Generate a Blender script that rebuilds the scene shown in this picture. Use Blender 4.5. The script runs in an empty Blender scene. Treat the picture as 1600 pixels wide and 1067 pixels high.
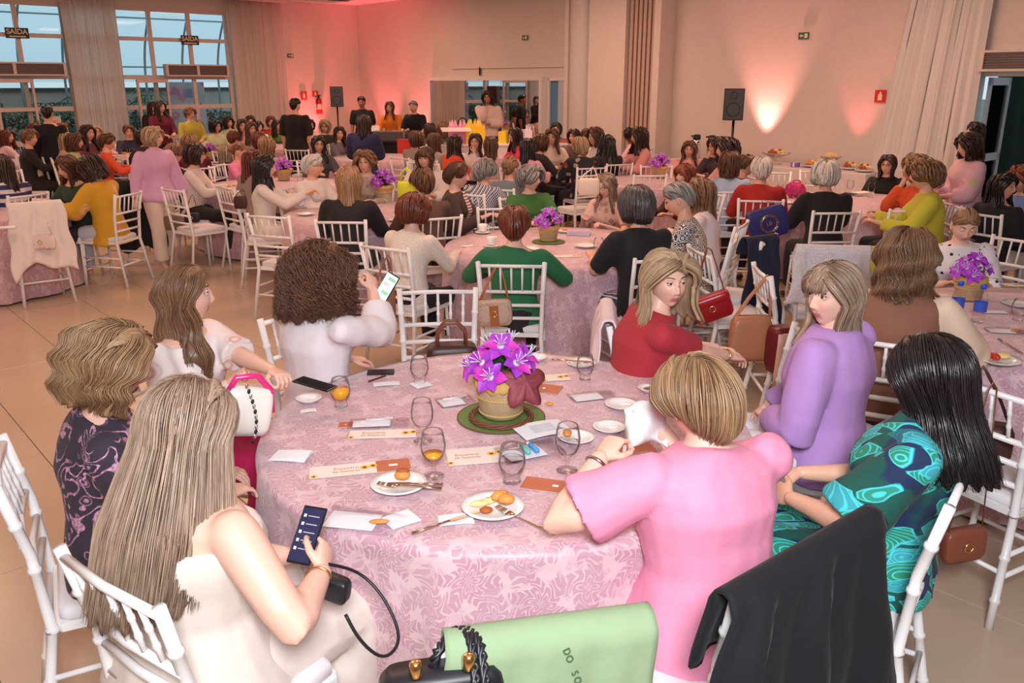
import bpy, math, random
import numpy as np
from mathutils import Vector, Matrix
random.seed(7); np.random.seed(7)
SC = bpy.context.scene
COL = SC.collection
R = math.radians
PI = math.pi
# ------------------------------------------------------------------ camera, world, lights, exposure
CAM_H = 1.98; FOC = 1318.0; PITCH = R(17.04)
cam_d = bpy.data.cameras.new('camera'); cam = bpy.data.objects.new('camera', cam_d); COL.objects.link(cam)
cam.location = (0, 0, CAM_H); cam.rotation_euler = (R(90) - PITCH, 0, 0)
cam_d.sensor_width = 36; cam_d.lens = FOC / 1600 * 36; cam_d.clip_end = 200
SC.camera = cam
SC.view_settings.view_transform = 'Standard'; SC.view_settings.look = 'None'
SC.view_settings.gamma = 1; SC.view_settings.use_curve_mapping = False
SC.view_settings.exposure = 0.0
SC.cycles.use_denoising = True
SC.cycles.max_bounces = 6; SC.cycles.diffuse_bounces = 3; SC.cycles.glossy_bounces = 3
SC.cycles.transmission_bounces = 6; SC.cycles.transparent_max_bounces = 12
SC.cycles.sample_clamp_indirect = 4.0
SC.cycles.caustics_reflective = False; SC.cycles.caustics_refractive = False

w = bpy.data.worlds.new('world'); SC.world = w; w.use_nodes = True
w.node_tree.nodes['Background'].inputs[0].default_value = (0.58, 0.72, 0.80, 1)
w.node_tree.nodes['Background'].inputs[1].default_value = 1.1

# the room frame: origin at the far corner, +X along the window wall, +Y along the back wall
C0 = Vector((-3.98, 23.1, 0)); VX = Vector((-.750, -.661, 0)).normalized(); UY = Vector((.661, -.750, 0)).normalized()
ROOM = Matrix(((VX.x, UY.x, 0, C0.x), (VX.y, UY.y, 0, C0.y), (0, 0, 1, 0), (0, 0, 0, 1)))
CEIL = 3.87; RX = 15.0; RY = 24.0
def rp(x, y, z=0): return ROOM @ Vector((x, y, z))
ROOM_RZ = math.atan2(VX.y, VX.x)

def area(name, loc, size, power, color, rot=(0, 0, 0), size_y=None, room=False):
    d = bpy.data.lights.new(name, 'AREA'); d.energy = power; d.color = color; d.size = size
    if size_y: d.shape = 'RECTANGLE'; d.size_y = size_y
    o = bpy.data.objects.new(name, d); COL.objects.link(o)
    o.location = rp(*loc) if room else loc; o.rotation_euler = rot
    return o
WARM = (1.0, .60, .42)
for i, (x, y) in enumerate([(3, 4), (3, 9.5), (3, 15), (7.5, 4), (7.5, 9.5), (7.5, 15), (12, 4), (12, 9.5), (11, 14.5)]):
    area('ceiling_light', (x, y, CEIL - .06), 1.6, (88 if x < 5 else 66), WARM, (0, 0, ROOM_RZ), room=True)
# the photographer's flash, just above the lens
area('camera_flash', (0.12, -0.35, 2.55), .60, 150, (.93, .95, 1.0), (R(90 - 13), 0, 0))
def spot(name, loc, aim, power, color, ang, blend=.8, size=.05):
    d = bpy.data.lights.new(name, 'SPOT'); d.energy = power; d.color = color; d.spot_size = R(ang); d.spot_blend = blend; d.shadow_soft_size = size
    o = bpy.data.objects.new(name, d); COL.objects.link(o); o.location = loc
    o.rotation_euler = (Vector(aim) - Vector(loc)).to_track_quat('-Z', 'Y').to_euler(); return o
PINK = (1.0, .13, .16)
for (x, y, pw, c) in [(.35, 1.35, 300, PINK), (.35, 2.75, 260, PINK), (1.5, .35, 240, PINK), (.35, .5, 70, PINK), (.24, 12.2, 230, (1, .34, .30)), (.24, 13.75, 40, PINK), (.35, 8.9, 22, PINK)]:
    if x < 1: spot('wall_uplight', rp(x, y, .25 if y < 8 else .92), rp(.0, y, 3.4), pw, c, 62)
    else: spot('wall_uplight', rp(x, y, .25), rp(x, 0, 3.4), pw, c, 62)

# ------------------------------------------------------------------ projection helpers (world points from the photograph)
CP, SP = math.cos(PITCH), math.sin(PITCH)
def at_z(px, py, z):
    dx, dy = (px - 800) / FOC, (py - 533.5) / FOC
    d = Vector((dx, CP - dy * SP, -SP - dy * CP))
    t = (z - CAM_H) / d.z
    return Vector((0, 0, CAM_H)) + d * t
def at_y(px, py, Y):
    dx, dy = (px - 800) / FOC, (py - 533.5) / FOC
    d = Vector((dx, CP - dy * SP, -SP - dy * CP))
    return Vector((0, 0, CAM_H)) + d * (Y / d.y)

# ------------------------------------------------------------------ materials
MATS = {}
class NT:
    """tiny helper: shader maths with operators"""
    def __init__(s, m): s.t = m.node_tree; s.n = s.t.nodes; s.l = s.t.links
    def new(s, typ, **kw):
        n = s.n.new(typ)
        for k, v in kw.items(): setattr(n, k, v)
        return n
    def put(s, sock, v):
        if hasattr(v, 'is_output') or isinstance(v, bpy.types.NodeSocket): s.l.new(v, sock)
        else:
            if isinstance(v, (tuple, list)) and len(v) == 3 and sock.type == 'RGBA': v = (*v, 1)
            sock.default_value = v
    def m(s, op, a, b=0.0, c=0.0, clamp=False):
        n = s.new('ShaderNodeMath', operation=op, use_clamp=clamp)
        s.put(n.inputs[0], a); s.put(n.inputs[1], b); s.put(n.inputs[2], c); return n.outputs[0]
    def vm(s, op, a, b=(0, 0, 0), scale=None):
        n = s.new('ShaderNodeVectorMath', operation=op); s.put(n.inputs[0], a); s.put(n.inputs[1], b)
        if scale is not None: s.put(n.inputs['Scale'], scale)
        return n.outputs['Value'] if op in ('LENGTH', 'DOT_PRODUCT', 'DISTANCE') else n.outputs[0]
    def coord(s, which='Object'): return s.new('ShaderNodeTexCoord').outputs[which]
    def map(s, v, scale=(1, 1, 1), loc=(0, 0, 0), rot=(0, 0, 0)):
        n = s.new('ShaderNodeMapping'); s.put(n.inputs[0], v); n.inputs['Scale'].default_value = scale
        n.inputs['Location'].default_value = loc; n.inputs['Rotation'].default_value = rot; return n.outputs[0]
    def noise(s, v, scale=5, detail=2, dist=0, col=False, rough=.5):
        n = s.new('ShaderNodeTexNoise'); s.put(n.inputs['Vector'], v); n.inputs['Scale'].default_value = scale
        n.inputs['Detail'].default_value = detail; n.inputs['Distortion'].default_value = dist; n.inputs['Roughness'].default_value = rough
        return n.outputs['Color' if col else 'Fac']
    def voro(s, v, scale=5, rand=1.0, out='Distance', feature='F1', dims='3D'):
        n = s.new('ShaderNodeTexVoronoi', feature=feature, voronoi_dimensions=dims); s.put(n.inputs['Vector'], v)
        n.inputs['Scale'].default_value = scale; n.inputs['Randomness'].default_value = rand
        return n.outputs[out]
    def step(s, v, a, b):
        n = s.new('ShaderNodeMapRange', interpolation_type='SMOOTHSTEP'); s.put(n.inputs[0], v)
        n.inputs[1].default_value = a; n.inputs[2].default_value = b; return n.outputs[0]
    def mix(s, f, a, b):
        n = s.new('ShaderNodeMix', data_type='RGBA'); s.put(n.inputs[0], f); s.put(n.inputs[6], a); s.put(n.inputs[7], b); return n.outputs[2]
    def bump(s, h, strength=.3, dist=.01):
        n = s.new('ShaderNodeBump'); s.put(n.inputs['Height'], h); n.inputs['Strength'].default_value = strength
        n.inputs['Distance'].default_value = dist; return n.outputs[0]
    def sep(s, v):
        n = s.new('ShaderNodeSeparateXYZ'); s.put(n.inputs[0], v); return n.outputs
    def comb(s, x, y, z=0.0):
        n = s.new('ShaderNodeCombineXYZ'); s.put(n.inputs[0], x); s.put(n.inputs[1], y); s.put(n.inputs[2], z); return n.outputs[0]
def base_mat(name, color=(.8, .8, .8), rough=.5, metal=0.0, **kw):
    m = bpy.data.materials.new(name); m.use_nodes = True
    p = m.node_tree.nodes['Principled BSDF']
    p.inputs['Base Color'].default_value = (*color[:3], 1); p.inputs['Roughness'].default_value = rough; p.inputs['Metallic'].default_value = metal
    for k, v in kw.items(): p.inputs[k].default_value = v
    return m, NT(m), p
def srgb(r, g, b):
    f = lambda c: (c / 255 / 12.92) if c / 255 <= .04045 else ((c / 255 + .055) / 1.055) ** 2.4
    return (f(r), f(g), f(b))
def plain(name, color, rough=.5, metal=0.0, **kw):
    """a plain surface with faint mottling in colour and relief"""
    key = ('plain', name)
    if key in MATS: return MATS[key]
    m, n, p = base_mat(name, color, rough, metal, **kw)
    c = n.coord('Object'); f = n.noise(c, 9, 3)
    n.put(p.inputs['Base Color'], n.mix(f, tuple(x * .93 for x in color), tuple(min(1, x * 1.05) for x in color)))
    MATS[key] = m; return m
def cloth(name, color, color2=None, kind='plain', rough=.85, scale=1.0, color3=None):
    key = ('cloth', name)
    if key in MATS: return MATS[key]
    color2 = color2 or color; color3 = color3 or color2
    m, n, p = base_mat(name, color, rough); p.inputs['Sheen Weight'].default_value = .04
    c = n.coord('Object'); nz = n.noise(c, 14, 2)
    col = n.mix(nz, tuple(x * .93 for x in color), tuple(min(1, x * 1.04) for x in color))
    def dist(amount, sc):   # domain warp
        d = n.vm('SUBTRACT', n.noise(c, sc, 2, col=True), (.5, .5, .5)); return n.vm('ADD', c, n.vm('SCALE', d, scale=amount))
    if kind == 'leaf':      # long curved leaves with light veins over a dark ground
        q0 = dist(.22, 2.2); layers = []; col = n.mix(n.step(n.noise(c, 5, 2), .48, .54), col, srgb(18, 84, 74))
        for rot, off, sc in (((.5, .7, .4), 0, 15), ((-.6, .3, 1.7), 3, 13)):
            q = n.map(q0, (1, .26, 1), rot=rot, loc=(off, off, 0)); d = n.voro(q, sc * scale, .9); e = n.voro(q, sc * scale, .9, feature='DISTANCE_TO_EDGE'); cc = n.sep(n.voro(q, sc * scale, .9, out='Color'))
            inside = n.m('MULTIPLY', n.step(e, .07, .10), n.step(cc[0], .42, .46)); green = n.mix(n.step(cc[1], .62, .70), color2, color3)
            vein = n.m('MAXIMUM', n.step(n.m('SINE', n.m('MULTIPLY', d, 70)), .55, .9), n.step(e, .13, .10)); layers.append((inside, n.mix(vein, n.mix(.35, green, color), tuple(min(1, x * 1.15) for x in color3))))
        for f_, c_ in layers: col = n.mix(f_, col, c_)
    elif kind == 'paisley':   # scrolling tendrils and feathery drops
        q = dist(.06, 7); nz1 = n.noise(q, 5.5 * scale, 1.5, dist=1.6); fr = n.m('FRACT', n.m('MULTIPLY', nz1, 9)); line = n.step(n.m('ABSOLUTE', n.m('SUBTRACT', fr, .5)), .16, .10)
        gate = n.step(n.noise(c, 7, 1), .40, .46); d = n.voro(q, 13, 1); drops = n.m('MULTIPLY', n.step(d, .30, .24), n.step(n.m('SINE', n.m('MULTIPLY', d, 75)), -.5, .2))
        fine = n.m('ADD', .45, n.m('MULTIPLY', n.step(n.noise(c, 110, 2), .42, .56), .55)); f = n.m('MULTIPLY', n.m('MAXIMUM', n.m('MULTIPLY', line, gate), n.m('MULTIPLY', drops, .8)), fine)
        col = n.mix(f, col, color2)
    elif kind == 'dots':
        d = n.voro(c, 21 * scale, .75); col = n.mix(n.step(d, .27, .22), col, color2)
    elif kind == 'rings':
        q = n.vm('MODULO', n.vm('ADD', n.vm('MULTIPLY', c, (24 * scale,) * 3), (50.5, 50.5, 50.5)), (1, 1, 1))
        d = n.voro(c, 26 * scale, .18); s_ = n.m('SINE', n.m('MULTIPLY', d, 24))
        big = n.step(n.noise(c, 4, 1), .46, .54)
        col = n.mix(n.step(s_, -.1, .25), n.mix(big, color2, color3), col)
    elif kind == 'stripes':
        x = n.sep(c)[2]; s_ = n.m('SINE', n.m('MULTIPLY', x, 250 * scale)); col = n.mix(n.step(s_, 0, .2), col, color2)
    elif kind == 'pinstripes':
        q = dist(.03, 3); x = n.sep(q)[0]; s_ = n.m('SINE', n.m('MULTIPLY', x, 300 * scale)); col = n.mix(n.step(s_, .45, .7), col, color2)
    elif kind == 'checks':
        o = n.sep(c); s1 = n.m('SINE', n.m('MULTIPLY', n.m('ADD', o[0], o[1]), 170 * scale)); s2 = n.m('SINE', n.m('MULTIPLY', n.m('ADD', o[2], n.m('MULTIPLY', o[0], .3)), 170 * scale))
        col = n.mix(n.step(n.m('MULTIPLY', s1, s2), -.05, .05), col, color2)
    elif kind == 'floral':
        q = dist(.05, 8); d = n.voro(q, 9 * scale, 1); cc = n.sep(n.voro(q, 9 * scale, 1, out='Color'))
        rg = n.m('ADD', .55, n.m('MULTIPLY', n.m('SINE', n.m('MULTIPLY', d, 34)), .45))
        col = n.mix(n.m('MULTIPLY', n.step(d, .42, .34), n.m('MULTIPLY', rg, n.step(cc[0], .3, .35))), col, n.mix(n.step(cc[1], .5, .55), color2, color3))
    elif kind == 'lace':
        d = n.voro(c, 95 * scale, .6, feature='DISTANCE_TO_EDGE'); col = n.mix(n.step(d, .1, .25), color2, col)
    wv = n.m('ADD', n.m('MULTIPLY', n.noise(c, 10, 2), 1.0), n.m('MULTIPLY', n.noise(c, 420, 1), .08))
    n.put(p.inputs['Normal'], n.bump(wv, .35, .02)); n.put(p.inputs['Base Color'], col)
    MATS[key] = m; return m

# ------------------------------------------------------------------ mesh building
class MB:
    def __init__(s): s.v = []; s.f = []; s.uv = None; s.mi = []; s.cur = 0; s.col = None
    def add(s, vs, fs):
        b = len(s.v); s.v.extend([tuple(p) for p in vs]); s.f.extend([tuple(i + b for i in f) for f in fs]); s.mi.extend([s.cur] * len(fs)); return s
    def grid(s, rows, closed=True, cap0=False, cap1=False):
        nr, nc = len(rows), len(rows[0]); b = len(s.v); fs = []
        for r in rows: s.v.extend([tuple(p) for p in r])
        for i in range(nr - 1):
            for j in range(nc if closed else nc - 1):
                k = (j + 1) % nc; fs.append((b + i * nc + j, b + i * nc + k, b + (i + 1) * nc + k, b + (i + 1) * nc + j))
        if cap0: fs.append(tuple(b + j for j in reversed(range(nc))))
        if cap1: fs.append(tuple(b + (nr - 1) * nc + j for j in range(nc)))
        s.f.extend(fs); s.mi.extend([s.cur] * len(fs)); return s
    def tube(s, pts, rad, n=8, squash=1.0, ref=None, round_=False):
        P = [Vector(p) for p in pts]; m = len(P); rad = [rad] * m if not hasattr(rad, '__len__') else list(rad)
        if round_:
            d0 = (P[0] - P[1]).normalized(); d1 = (P[-1] - P[-2]).normalized()
            P = [P[0] + d0 * rad[0] * .8, P[0] + d0 * rad[0] * .5] + P + [P[-1] + d1 * rad[-1] * .5, P[-1] + d1 * rad[-1] * .8]
            rad = [rad[0] * .4, rad[0] * .8] + rad + [rad[-1] * .8, rad[-1] * .4]; m += 4
        T = []
        for i in range(m):
            t = P[min(i + 1, m - 1)] - P[max(i - 1, 0)]; T.append(t.normalized() if t.length > 1e-9 else Vector((0, 0, 1)))
        up = Vector(ref) if ref else (Vector((0, 0, 1)) if abs(T[0].z) < .9 else Vector((0, 1, 0)))
        x = up.cross(T[0]).normalized(); rows = []
        for i in range(m):
            x = (x - T[i] * x.dot(T[i])); x = x.normalized() if x.length > 1e-6 else T[i].orthogonal().normalized()
            y = T[i].cross(x)
            rows.append([P[i] + x * (math.cos(a) * rad[i]) + y * (math.sin(a) * rad[i] * squash) for a in [2 * PI * j / n for j in range(n)]])
        return s.grid(rows, True, True, True)
    def lathe(s, prof, n=24, c=(0, 0, 0), caps=(True, True)):
        rows = [[(c[0] + r * math.cos(2 * PI * j / n), c[1] + r * math.sin(2 * PI * j / n), c[2] + z) for j in range(n)] for r, z in prof]
        return s.grid(rows, True, caps[0], caps[1])
    def box(s, c, h, rz=0, M=None):
        vs = [Vector((sx * h[0], sy * h[1], sz * h[2])) for sz in (-1, 1) for sy in (-1, 1) for sx in (-1, 1)]
        if rz: vs = [Matrix.Rotation(rz, 3, 'Z') @ v for v in vs]
        if M is not None: vs = [M @ v for v in vs]
        vs = [v + Vector(c) for v in vs]
        return s.add(vs, [(0, 2, 3, 1), (4, 5, 7, 6), (0, 1, 5, 4), (2, 6, 7, 3), (0, 4, 6, 2), (1, 3, 7, 5)])
    def bb(s, x0, x1, y0, y1, z0, z1): return s.box(((x0 + x1) / 2, (y0 + y1) / 2, (z0 + z1) / 2), (abs(x1 - x0) / 2, abs(y1 - y0) / 2, abs(z1 - z0) / 2))
    def ell(s, c, r, n=12, m=8, M=None):
        rows = []
        for i in range(m + 1):
            th = PI * i / m; th = min(max(th, .02), PI - .02)
            row = []
            for j in range(n):
                a = 2 * PI * j / n; p = Vector((r[0] * math.sin(th) * math.cos(a), r[1] * math.sin(th) * math.sin(a), -r[2] * math.cos(th)))
                row.append((M @ p if M is not None else p) + Vector(c))
            rows.append(row)
        return s.grid(rows, True, True, True)
    def poly(s, pts, z0, z1):
        n = len(pts); vs = [(x, y, z0) for x, y in pts] + [(x, y, z1) for x, y in pts]
        return s.add(vs, [tuple(reversed(range(n))), tuple(range(n, 2 * n))] + [(i, (i + 1) % n, n + (i + 1) % n, n + i) for i in range(n)])
    def xf(s, M, start=0):
        s.v[start:] = [tuple(M @ Vector(p)) for p in s.v[start:]]; return s
    def mesh(s, name, mats=(), smooth=True):
        me = bpy.data.meshes.new(name); me.from_pydata(s.v, [], s.f); 
        for m in mats: me.materials.append(m)
        if any(s.mi): me.polygons.foreach_set('material_index', s.mi)
        if smooth: me.polygons.foreach_set('use_smooth', [True] * len(me.polygons))
        me.update(); return me
def link(name, me, parent=None, loc=None, mats=None):
    o = bpy.data.objects.new(name, me); COL.objects.link(o)
    if parent is not None: o.parent = parent
    if loc is not None: o.location = loc
    return o
def obj(name, mb, mat=None, parent=None, smooth=True, loc=None, autos=None):
    mats = () if mat is None else (mat if isinstance(mat, (list, tuple)) else (mat,))
    me = mb.mesh(name, mats, smooth)
    if autos: me.set_sharp_from_angle(angle=R(autos))
    return link(name, me, parent, loc)
def empty(name, loc=(0, 0, 0), rz=0):
    o = bpy.data.objects.new(name, None); COL.objects.link(o); o.location = loc; o.rotation_euler = (0, 0, rz); o.empty_display_size = .1; return o
def tag(o, label=None, cat=None, group=None, kind=None):
    if label: o['label'] = label
    if cat: o['category'] = cat
    if group: o['group'] = group
    if kind: o['kind'] = kind
    return o
KIDS = {}
def dup(o, parent=None):
    c = o.copy(); COL.objects.link(c)
    if parent is not None: c.parent = parent; 
    for ch in o.children: dup(ch, c)
    return c
def setmat(o, mat):
    """material on the object, so alike meshes can be shared"""
    o.data.materials.clear() if False else None
    if len(o.data.materials) == 0: o.data.materials.append(mat)
    o.material_slots[0].link = 'OBJECT'; o.material_slots[0].material = mat
def remesh(mb, voxel, smooth=4, name='m', factor=.6):
    me = mb.mesh('tmp', smooth=False); o = bpy.data.objects.new('tmp', me); COL.objects.link(o)
    r = o.modifiers.new('r', 'REMESH'); r.mode = 'VOXEL'; r.voxel_size = voxel; r.adaptivity = 0
    if smooth:
        s = o.modifiers.new('s', 'SMOOTH'); s.iterations = smooth; s.factor = factor
    dg = bpy.context.evaluated_depsgraph_get(); ev = o.evaluated_get(dg)
    out = bpy.data.meshes.new_from_object(ev); out.name = name
    bpy.data.objects.remove(o); bpy.data.meshes.remove(me)
    n = len(out.polygons); out.polygons.foreach_set('use_smooth', [True] * n)
    return out
def co(me):
    a = np.empty(len(me.vertices) * 3, 'f'); me.vertices.foreach_get('co', a); return a.reshape(-1, 3)
def setco(me, a): me.vertices.foreach_set('co', a.astype('f').ravel()); me.update()
def faces_of(me):
    fs = []
    for p in me.polygons: fs.append(tuple(p.vertices))
    return fs
def wrinkle(me, amp, freq=9, seed=0, aniso=(1, 1, .35)):
    a = co(me); nrm = np.empty_like(a); me.vertices.foreach_get('normal', nrm.ravel()) if False else None
    nn = np.empty(len(me.vertices) * 3, 'f'); me.vertices.foreach_get('normal', nn); nn = nn.reshape(-1, 3)
    rs = np.random.RandomState(seed); f = np.zeros(len(a))
    q = a * np.array(aniso)
    for k in range(7):
        d = rs.randn(3); d /= np.linalg.norm(d); fr = freq * (1.5 ** (k % 4)) * (1 + .2 * rs.rand())
        w_ = rs.randn(3) * 3
        f += np.sin(q @ d * fr * 2 * PI * .5 + rs.rand() * 6 + 1.6 * np.sin(q @ w_ + rs.rand() * 6)) / (1.3 ** (k % 4))
    setco(me, a + nn * (f * amp / 3.2)[:, None])
# ================================================================== the room shell (built in the room frame)
def robj(name, mb, mat, parent=None, smooth=False, kind='structure', **kw):
    o = obj(name, mb, mat, parent, smooth, **kw)
    if parent is None: o.matrix_world = ROOM; 
    if parent is None and kind: o['kind'] = kind
    return o
WALL = plain('wall_paint', srgb(228, 214, 203), .7)
WHITE = plain('white_paint', srgb(236, 232, 228), .35)
CEILM = plain('ceiling_paint', srgb(232, 226, 220), .8)
BLACK = plain('black_plastic', (.012, .012, .014), .45)
DKGREY = plain('dark_grey', (.05, .05, .055), .5)
CHROME = plain('chrome', (.8, .8, .8), .12, 1.0)
GOLD = plain('gold_metal', (.85, .55, .22), .22, 1.0)
RED = plain('red_plastic', (.62, .03, .02), .4)
GREEN_SIGN = plain('green_sign', (.02, .16, .07), .5)
def tile_mat():
    m, n, p = base_mat('floor_tile', (.6, .5, .4), .22)
    c = n.new('ShaderNodeObjectInfo').outputs['Random']; pos = n.new('ShaderNodeNewGeometry').outputs['Position']
    f = n.noise(pos, 1.2, 4); f2 = n.noise(pos, 30, 3)
    a = n.mix(f, srgb(190, 168, 146), srgb(206, 184, 160)); a = n.mix(n.m('MULTIPLY', f2, .25), a, srgb(176, 152, 130))
    a = n.mix(n.m('MULTIPLY', c, .25), a, srgb(186, 164, 142))
    n.put(p.inputs['Base Color'], a); n.put(p.inputs['Roughness'], n.m('ADD', .16, n.m('MULTIPLY', f, .18))); return m
TILE = tile_mat()
GROUT = plain('grout', srgb(120, 100, 84), .9)
# floor: a bed and tiles of 60 x 120 cm with recessed joints
mb = MB(); mb.bb(-.1, RX, -.1, RY, -.12, -.012); floor = robj('floor', mb, GROUT)
TW, TL, J = .60, 1.20, .004
tm = MB(); a, b = TW / 2 - J / 2, TL / 2 - J / 2
tm.grid([[(x, y, z) for x, y in ((-a + e, -b + e), (a - e, -b + e), (a - e, b - e), (-a + e, b - e))] for z, e in ((-.012, 0), (-.0015, 0), (0, .0015))], True, False, True)
tme = tm.mesh('tile', [TILE], False)
cells = []
ix = 0
for i in range(int(RX / TW)):
    for j in range(-1, int(RY / TL) + 1):
        x = TW * (i + .5); y = TL * (j + .5) + (TL / 2 if i % 2 else 0)
        if y > RY - .3 or y < .3 or x > RX - .3: continue
        wpt = rp(x, y, 0); dz = wpt.y
        vis = dz > 1.0 and abs(wpt.x) < dz * .62 + .9
        cells.append((0 if vis else 1, wpt.length, x, y))
cells.sort(); far = MB()
for k, (h, d_, x, y) in enumerate(cells):
    if h == 0 and k < 295:
        o = link('tile', tme, floor, (x, y, 0))
    else:
        b0 = len(far.v); far.v.extend([(vx + x, vy + y, vz) for vx, vy, vz in tm.v]); far.f.extend([tuple(i_ + b0 for i_ in f) for f in tm.f]); far.mi.extend([0] * len(tm.f))
o = obj('far_tiles', far, TILE, floor, False); o['kind'] = 'stuff'
# green court line painted across the tiles
GL = plain('green_paint', srgb(40, 130, 70), .6)
L0, L1 = at_z(1140, 443, 0), at_z(1262, 474, 0); dirl = (L1 - L0); L1 = L1 + dirl * .9; L0 = L0 - dirl * .35
li = MB(); nrm_ = Vector((-dirl.y, dirl.x, 0)).normalized() * .02
li.add([L0 - nrm_, L0 + nrm_, L1 + nrm_, L1 - nrm_] + [p + Vector((0, 0, .0015)) for p in (L0 - nrm_, L0 + nrm_, L1 + nrm_, L1 - nrm_)], [(4, 5, 6, 7), (0, 1, 5, 4), (1, 2, 6, 5), (2, 3, 7, 6), (3, 0, 4, 7)])
o = obj('floor_line', li, GL, None, False); tag(o, 'thin green line painted across the floor tiles behind the handbags', 'line')

mb = MB(); mb.bb(-.2, RX + .1, -.2, RY + .1, CEIL, CEIL + .15); robj('ceiling', mb, CEILM)
mb = MB(); mb.bb(-.15, 0, -.15, 15.25, -.05, CEIL); mb.bb(-.15, 0, 17.0, RY, -.05, CEIL); mb.bb(-.15, 0, 15.25, 17.0, 2.12, CEIL); robj('wall_back', mb, WALL)
mb = MB(); mb.bb(RX, RX + .15, -.15, RY, -.05, CEIL); robj('wall_front', mb, WALL)
mb = MB(); mb.bb(-.15, RX + .15, RY, RY + .15, -.05, CEIL); robj('wall_right', mb, WALL)
# window wall: solid to 3.3, then glazing, header above
mb = MB(); mb.bb(0, 3.42, -.15, 0, -.05, CEIL); mb.bb(3.42, RX, -.15, 0, 3.56, CEIL); robj('wall_left', mb, WALL)
FRAME = plain('window_frame', srgb(222, 205, 196), .4)
gm, gn, gp = base_mat('pane_glass', (.9, .95, 1), .03); gp.inputs['Transmission Weight'].default_value = 0
gm.node_tree.nodes.remove(gp)
tr = gn.new('ShaderNodeBsdfTransparent'); tr.inputs[0].default_value = (.93, .96, .96, 1); gl = gn.new('ShaderNodeBsdfGlossy'); gl.inputs['Roughness'].default_value = .03
mx = gn.new('ShaderNodeMixShader'); fr_ = gn.new('ShaderNodeFresnel'); fr_.inputs[0].default_value = 1.3
gn.l.new(fr_.outputs[0], mx.inputs[0]); gn.l.new(tr.outputs[0], mx.inputs[1]); gn.l.new(gl.outputs[0], mx.inputs[2])
gn.l.new(mx.outputs[0], gm.node_tree.nodes['Material Output'].inputs[0]); PANE = gm
MUL = [3.50, 4.37, 5.24, 6.11, 6.98, 7.85, 8.72, 9.6, 10.5, 11.4, 12.3, 13.2, 14.1, 15.0]
for wi, (i0, i1) in enumerate([(0, 4), (4, 8), (8, 13)]):
    fm = MB()
    for x in MUL[i0:i1 + 1]: fm.bb(x - .04, x + .04, -.10, -.02, 0, 3.56)
    for z, h in ((3.52, .05), (2.90, .04), (2.10, .045), (1.46, .045), (.80, .045), (.06, .06)): fm.bb(MUL[i0], MUL[i1], -.095, -.025, z - h, z + h)
    wf = robj('window_%d' % (wi + 1), fm, FRAME)
    for i in range(i0, i1):
        for z0, z1 in ((2.94, 3.47), (2.14, 2.86), (1.5, 2.06), (.84, 1.42), (.12, .76)):
            pm = MB(); pm.bb(MUL[i] + .04, MUL[i + 1] - .04, -.064, -.058, z0, z1); obj('pane', pm, PANE, wf, False)
# open door leaves standing in the window wall
for dn, (x, a_) in enumerate(((5.0, 18), (7.72, 16))):
    r_ = empty('door_%d' % (dn + 1)); r_.matrix_world = ROOM @ Matrix.Translation((x, .02, 0)) @ Matrix.Rotation(R(a_), 4, 'Z'); r_['kind'] = 'structure'
    dm = MB(); dm.bb(0, .05, -.02, .02, .03, 2.05); dm.bb(.75, .80, -.02, .02, .03, 2.05)
    for z in (.08, .8, 1.46, 2.02): dm.bb(0, .8, -.019, .019, z - .035, z + .035)
    obj('door_frame', dm, FRAME, r_, False)
    pm = MB(); pm.bb(.05, .75, -.003, .003, .1, 2.0); obj('pane', pm, PANE, r_, False)
    hm = MB(); hm.tube([(.05, .05, .95), (.05, .05, 1.25)], .012, 8); obj('door_handle', hm, CHROME, r_)
# air curtains over the doors
GRILLE = plain('dark_grille', srgb(120, 88, 74), .6)
def air_curtain(x0, x1, label, wall='w'):
    r_ = empty('air_curtain')
    r_.matrix_world = ROOM if wall == 'w' else ROOM @ Matrix(((0, 1, 0, 0), (1, 0, 0, 0), (0, 0, 1, 0), (0, 0, 0, 1)))
    if wall == 'b': r_.matrix_world = ROOM
    tag(r_, label, 'air curtain')
    def B(m, a0, a1, d0, d1, z0, z1): (m.bb(a0, a1, d0, d1, z0, z1) if wall == 'w' else m.bb(d0, d1, a0, a1, z0, z1))
    m = MB(); xm = (x0 + x1) / 2
    B(m, x0, x1, 0, .2, 2.12, 2.15); B(m, x0, x1, 0, .2, 2.35, 2.38); B(m, x0, x0 + .05, 0, .2, 2.15, 2.35); B(m, x1 - .05, x1, 0, .2, 2.15, 2.35); B(m, xm - .03, xm + .03, 0, .2, 2.15, 2.35); B(m, x0, x1, 0, .12, 2.14, 2.36)
    obj('case', m, FRAME, r_, False)
    for q in range(6):
        g = MB(); z = 2.165 + q * .032; B(g, x0 + .05, x1 - .05, .12, .185, z, z + .012); obj('slat', g, GRILLE, r_, False)
air_curtain(3.62, 5.06, 'white air curtain unit above the glass door nearer the pink corner')
air_curtain(7.1, 9.0, 'white air curtain unit above the glass door at the far left edge')
air_curtain(15.35, 16.9, 'white air curtain unit above the open doorway on the right', 'b')

def text_mesh(body, size, mat, parent, M, extrude=.001, name='lettering', bold=0.0):
    c = bpy.data.curves.new(name, 'FONT'); c.body = body; c.size = size; c.extrude = extrude; c.align_x = 'CENTER'; c.align_y = 'CENTER'; c.offset = bold
    o = bpy.data.objects.new(name, c); COL.objects.link(o)
    dg = bpy.context.evaluated_depsgraph_get(); me = bpy.data.meshes.new_from_object(o.evaluated_get(dg)); me.materials.clear(); me.materials.append(mat)
    bpy.data.objects.remove(o); t = link(name, me, parent); t.matrix_local = M; return t
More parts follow.
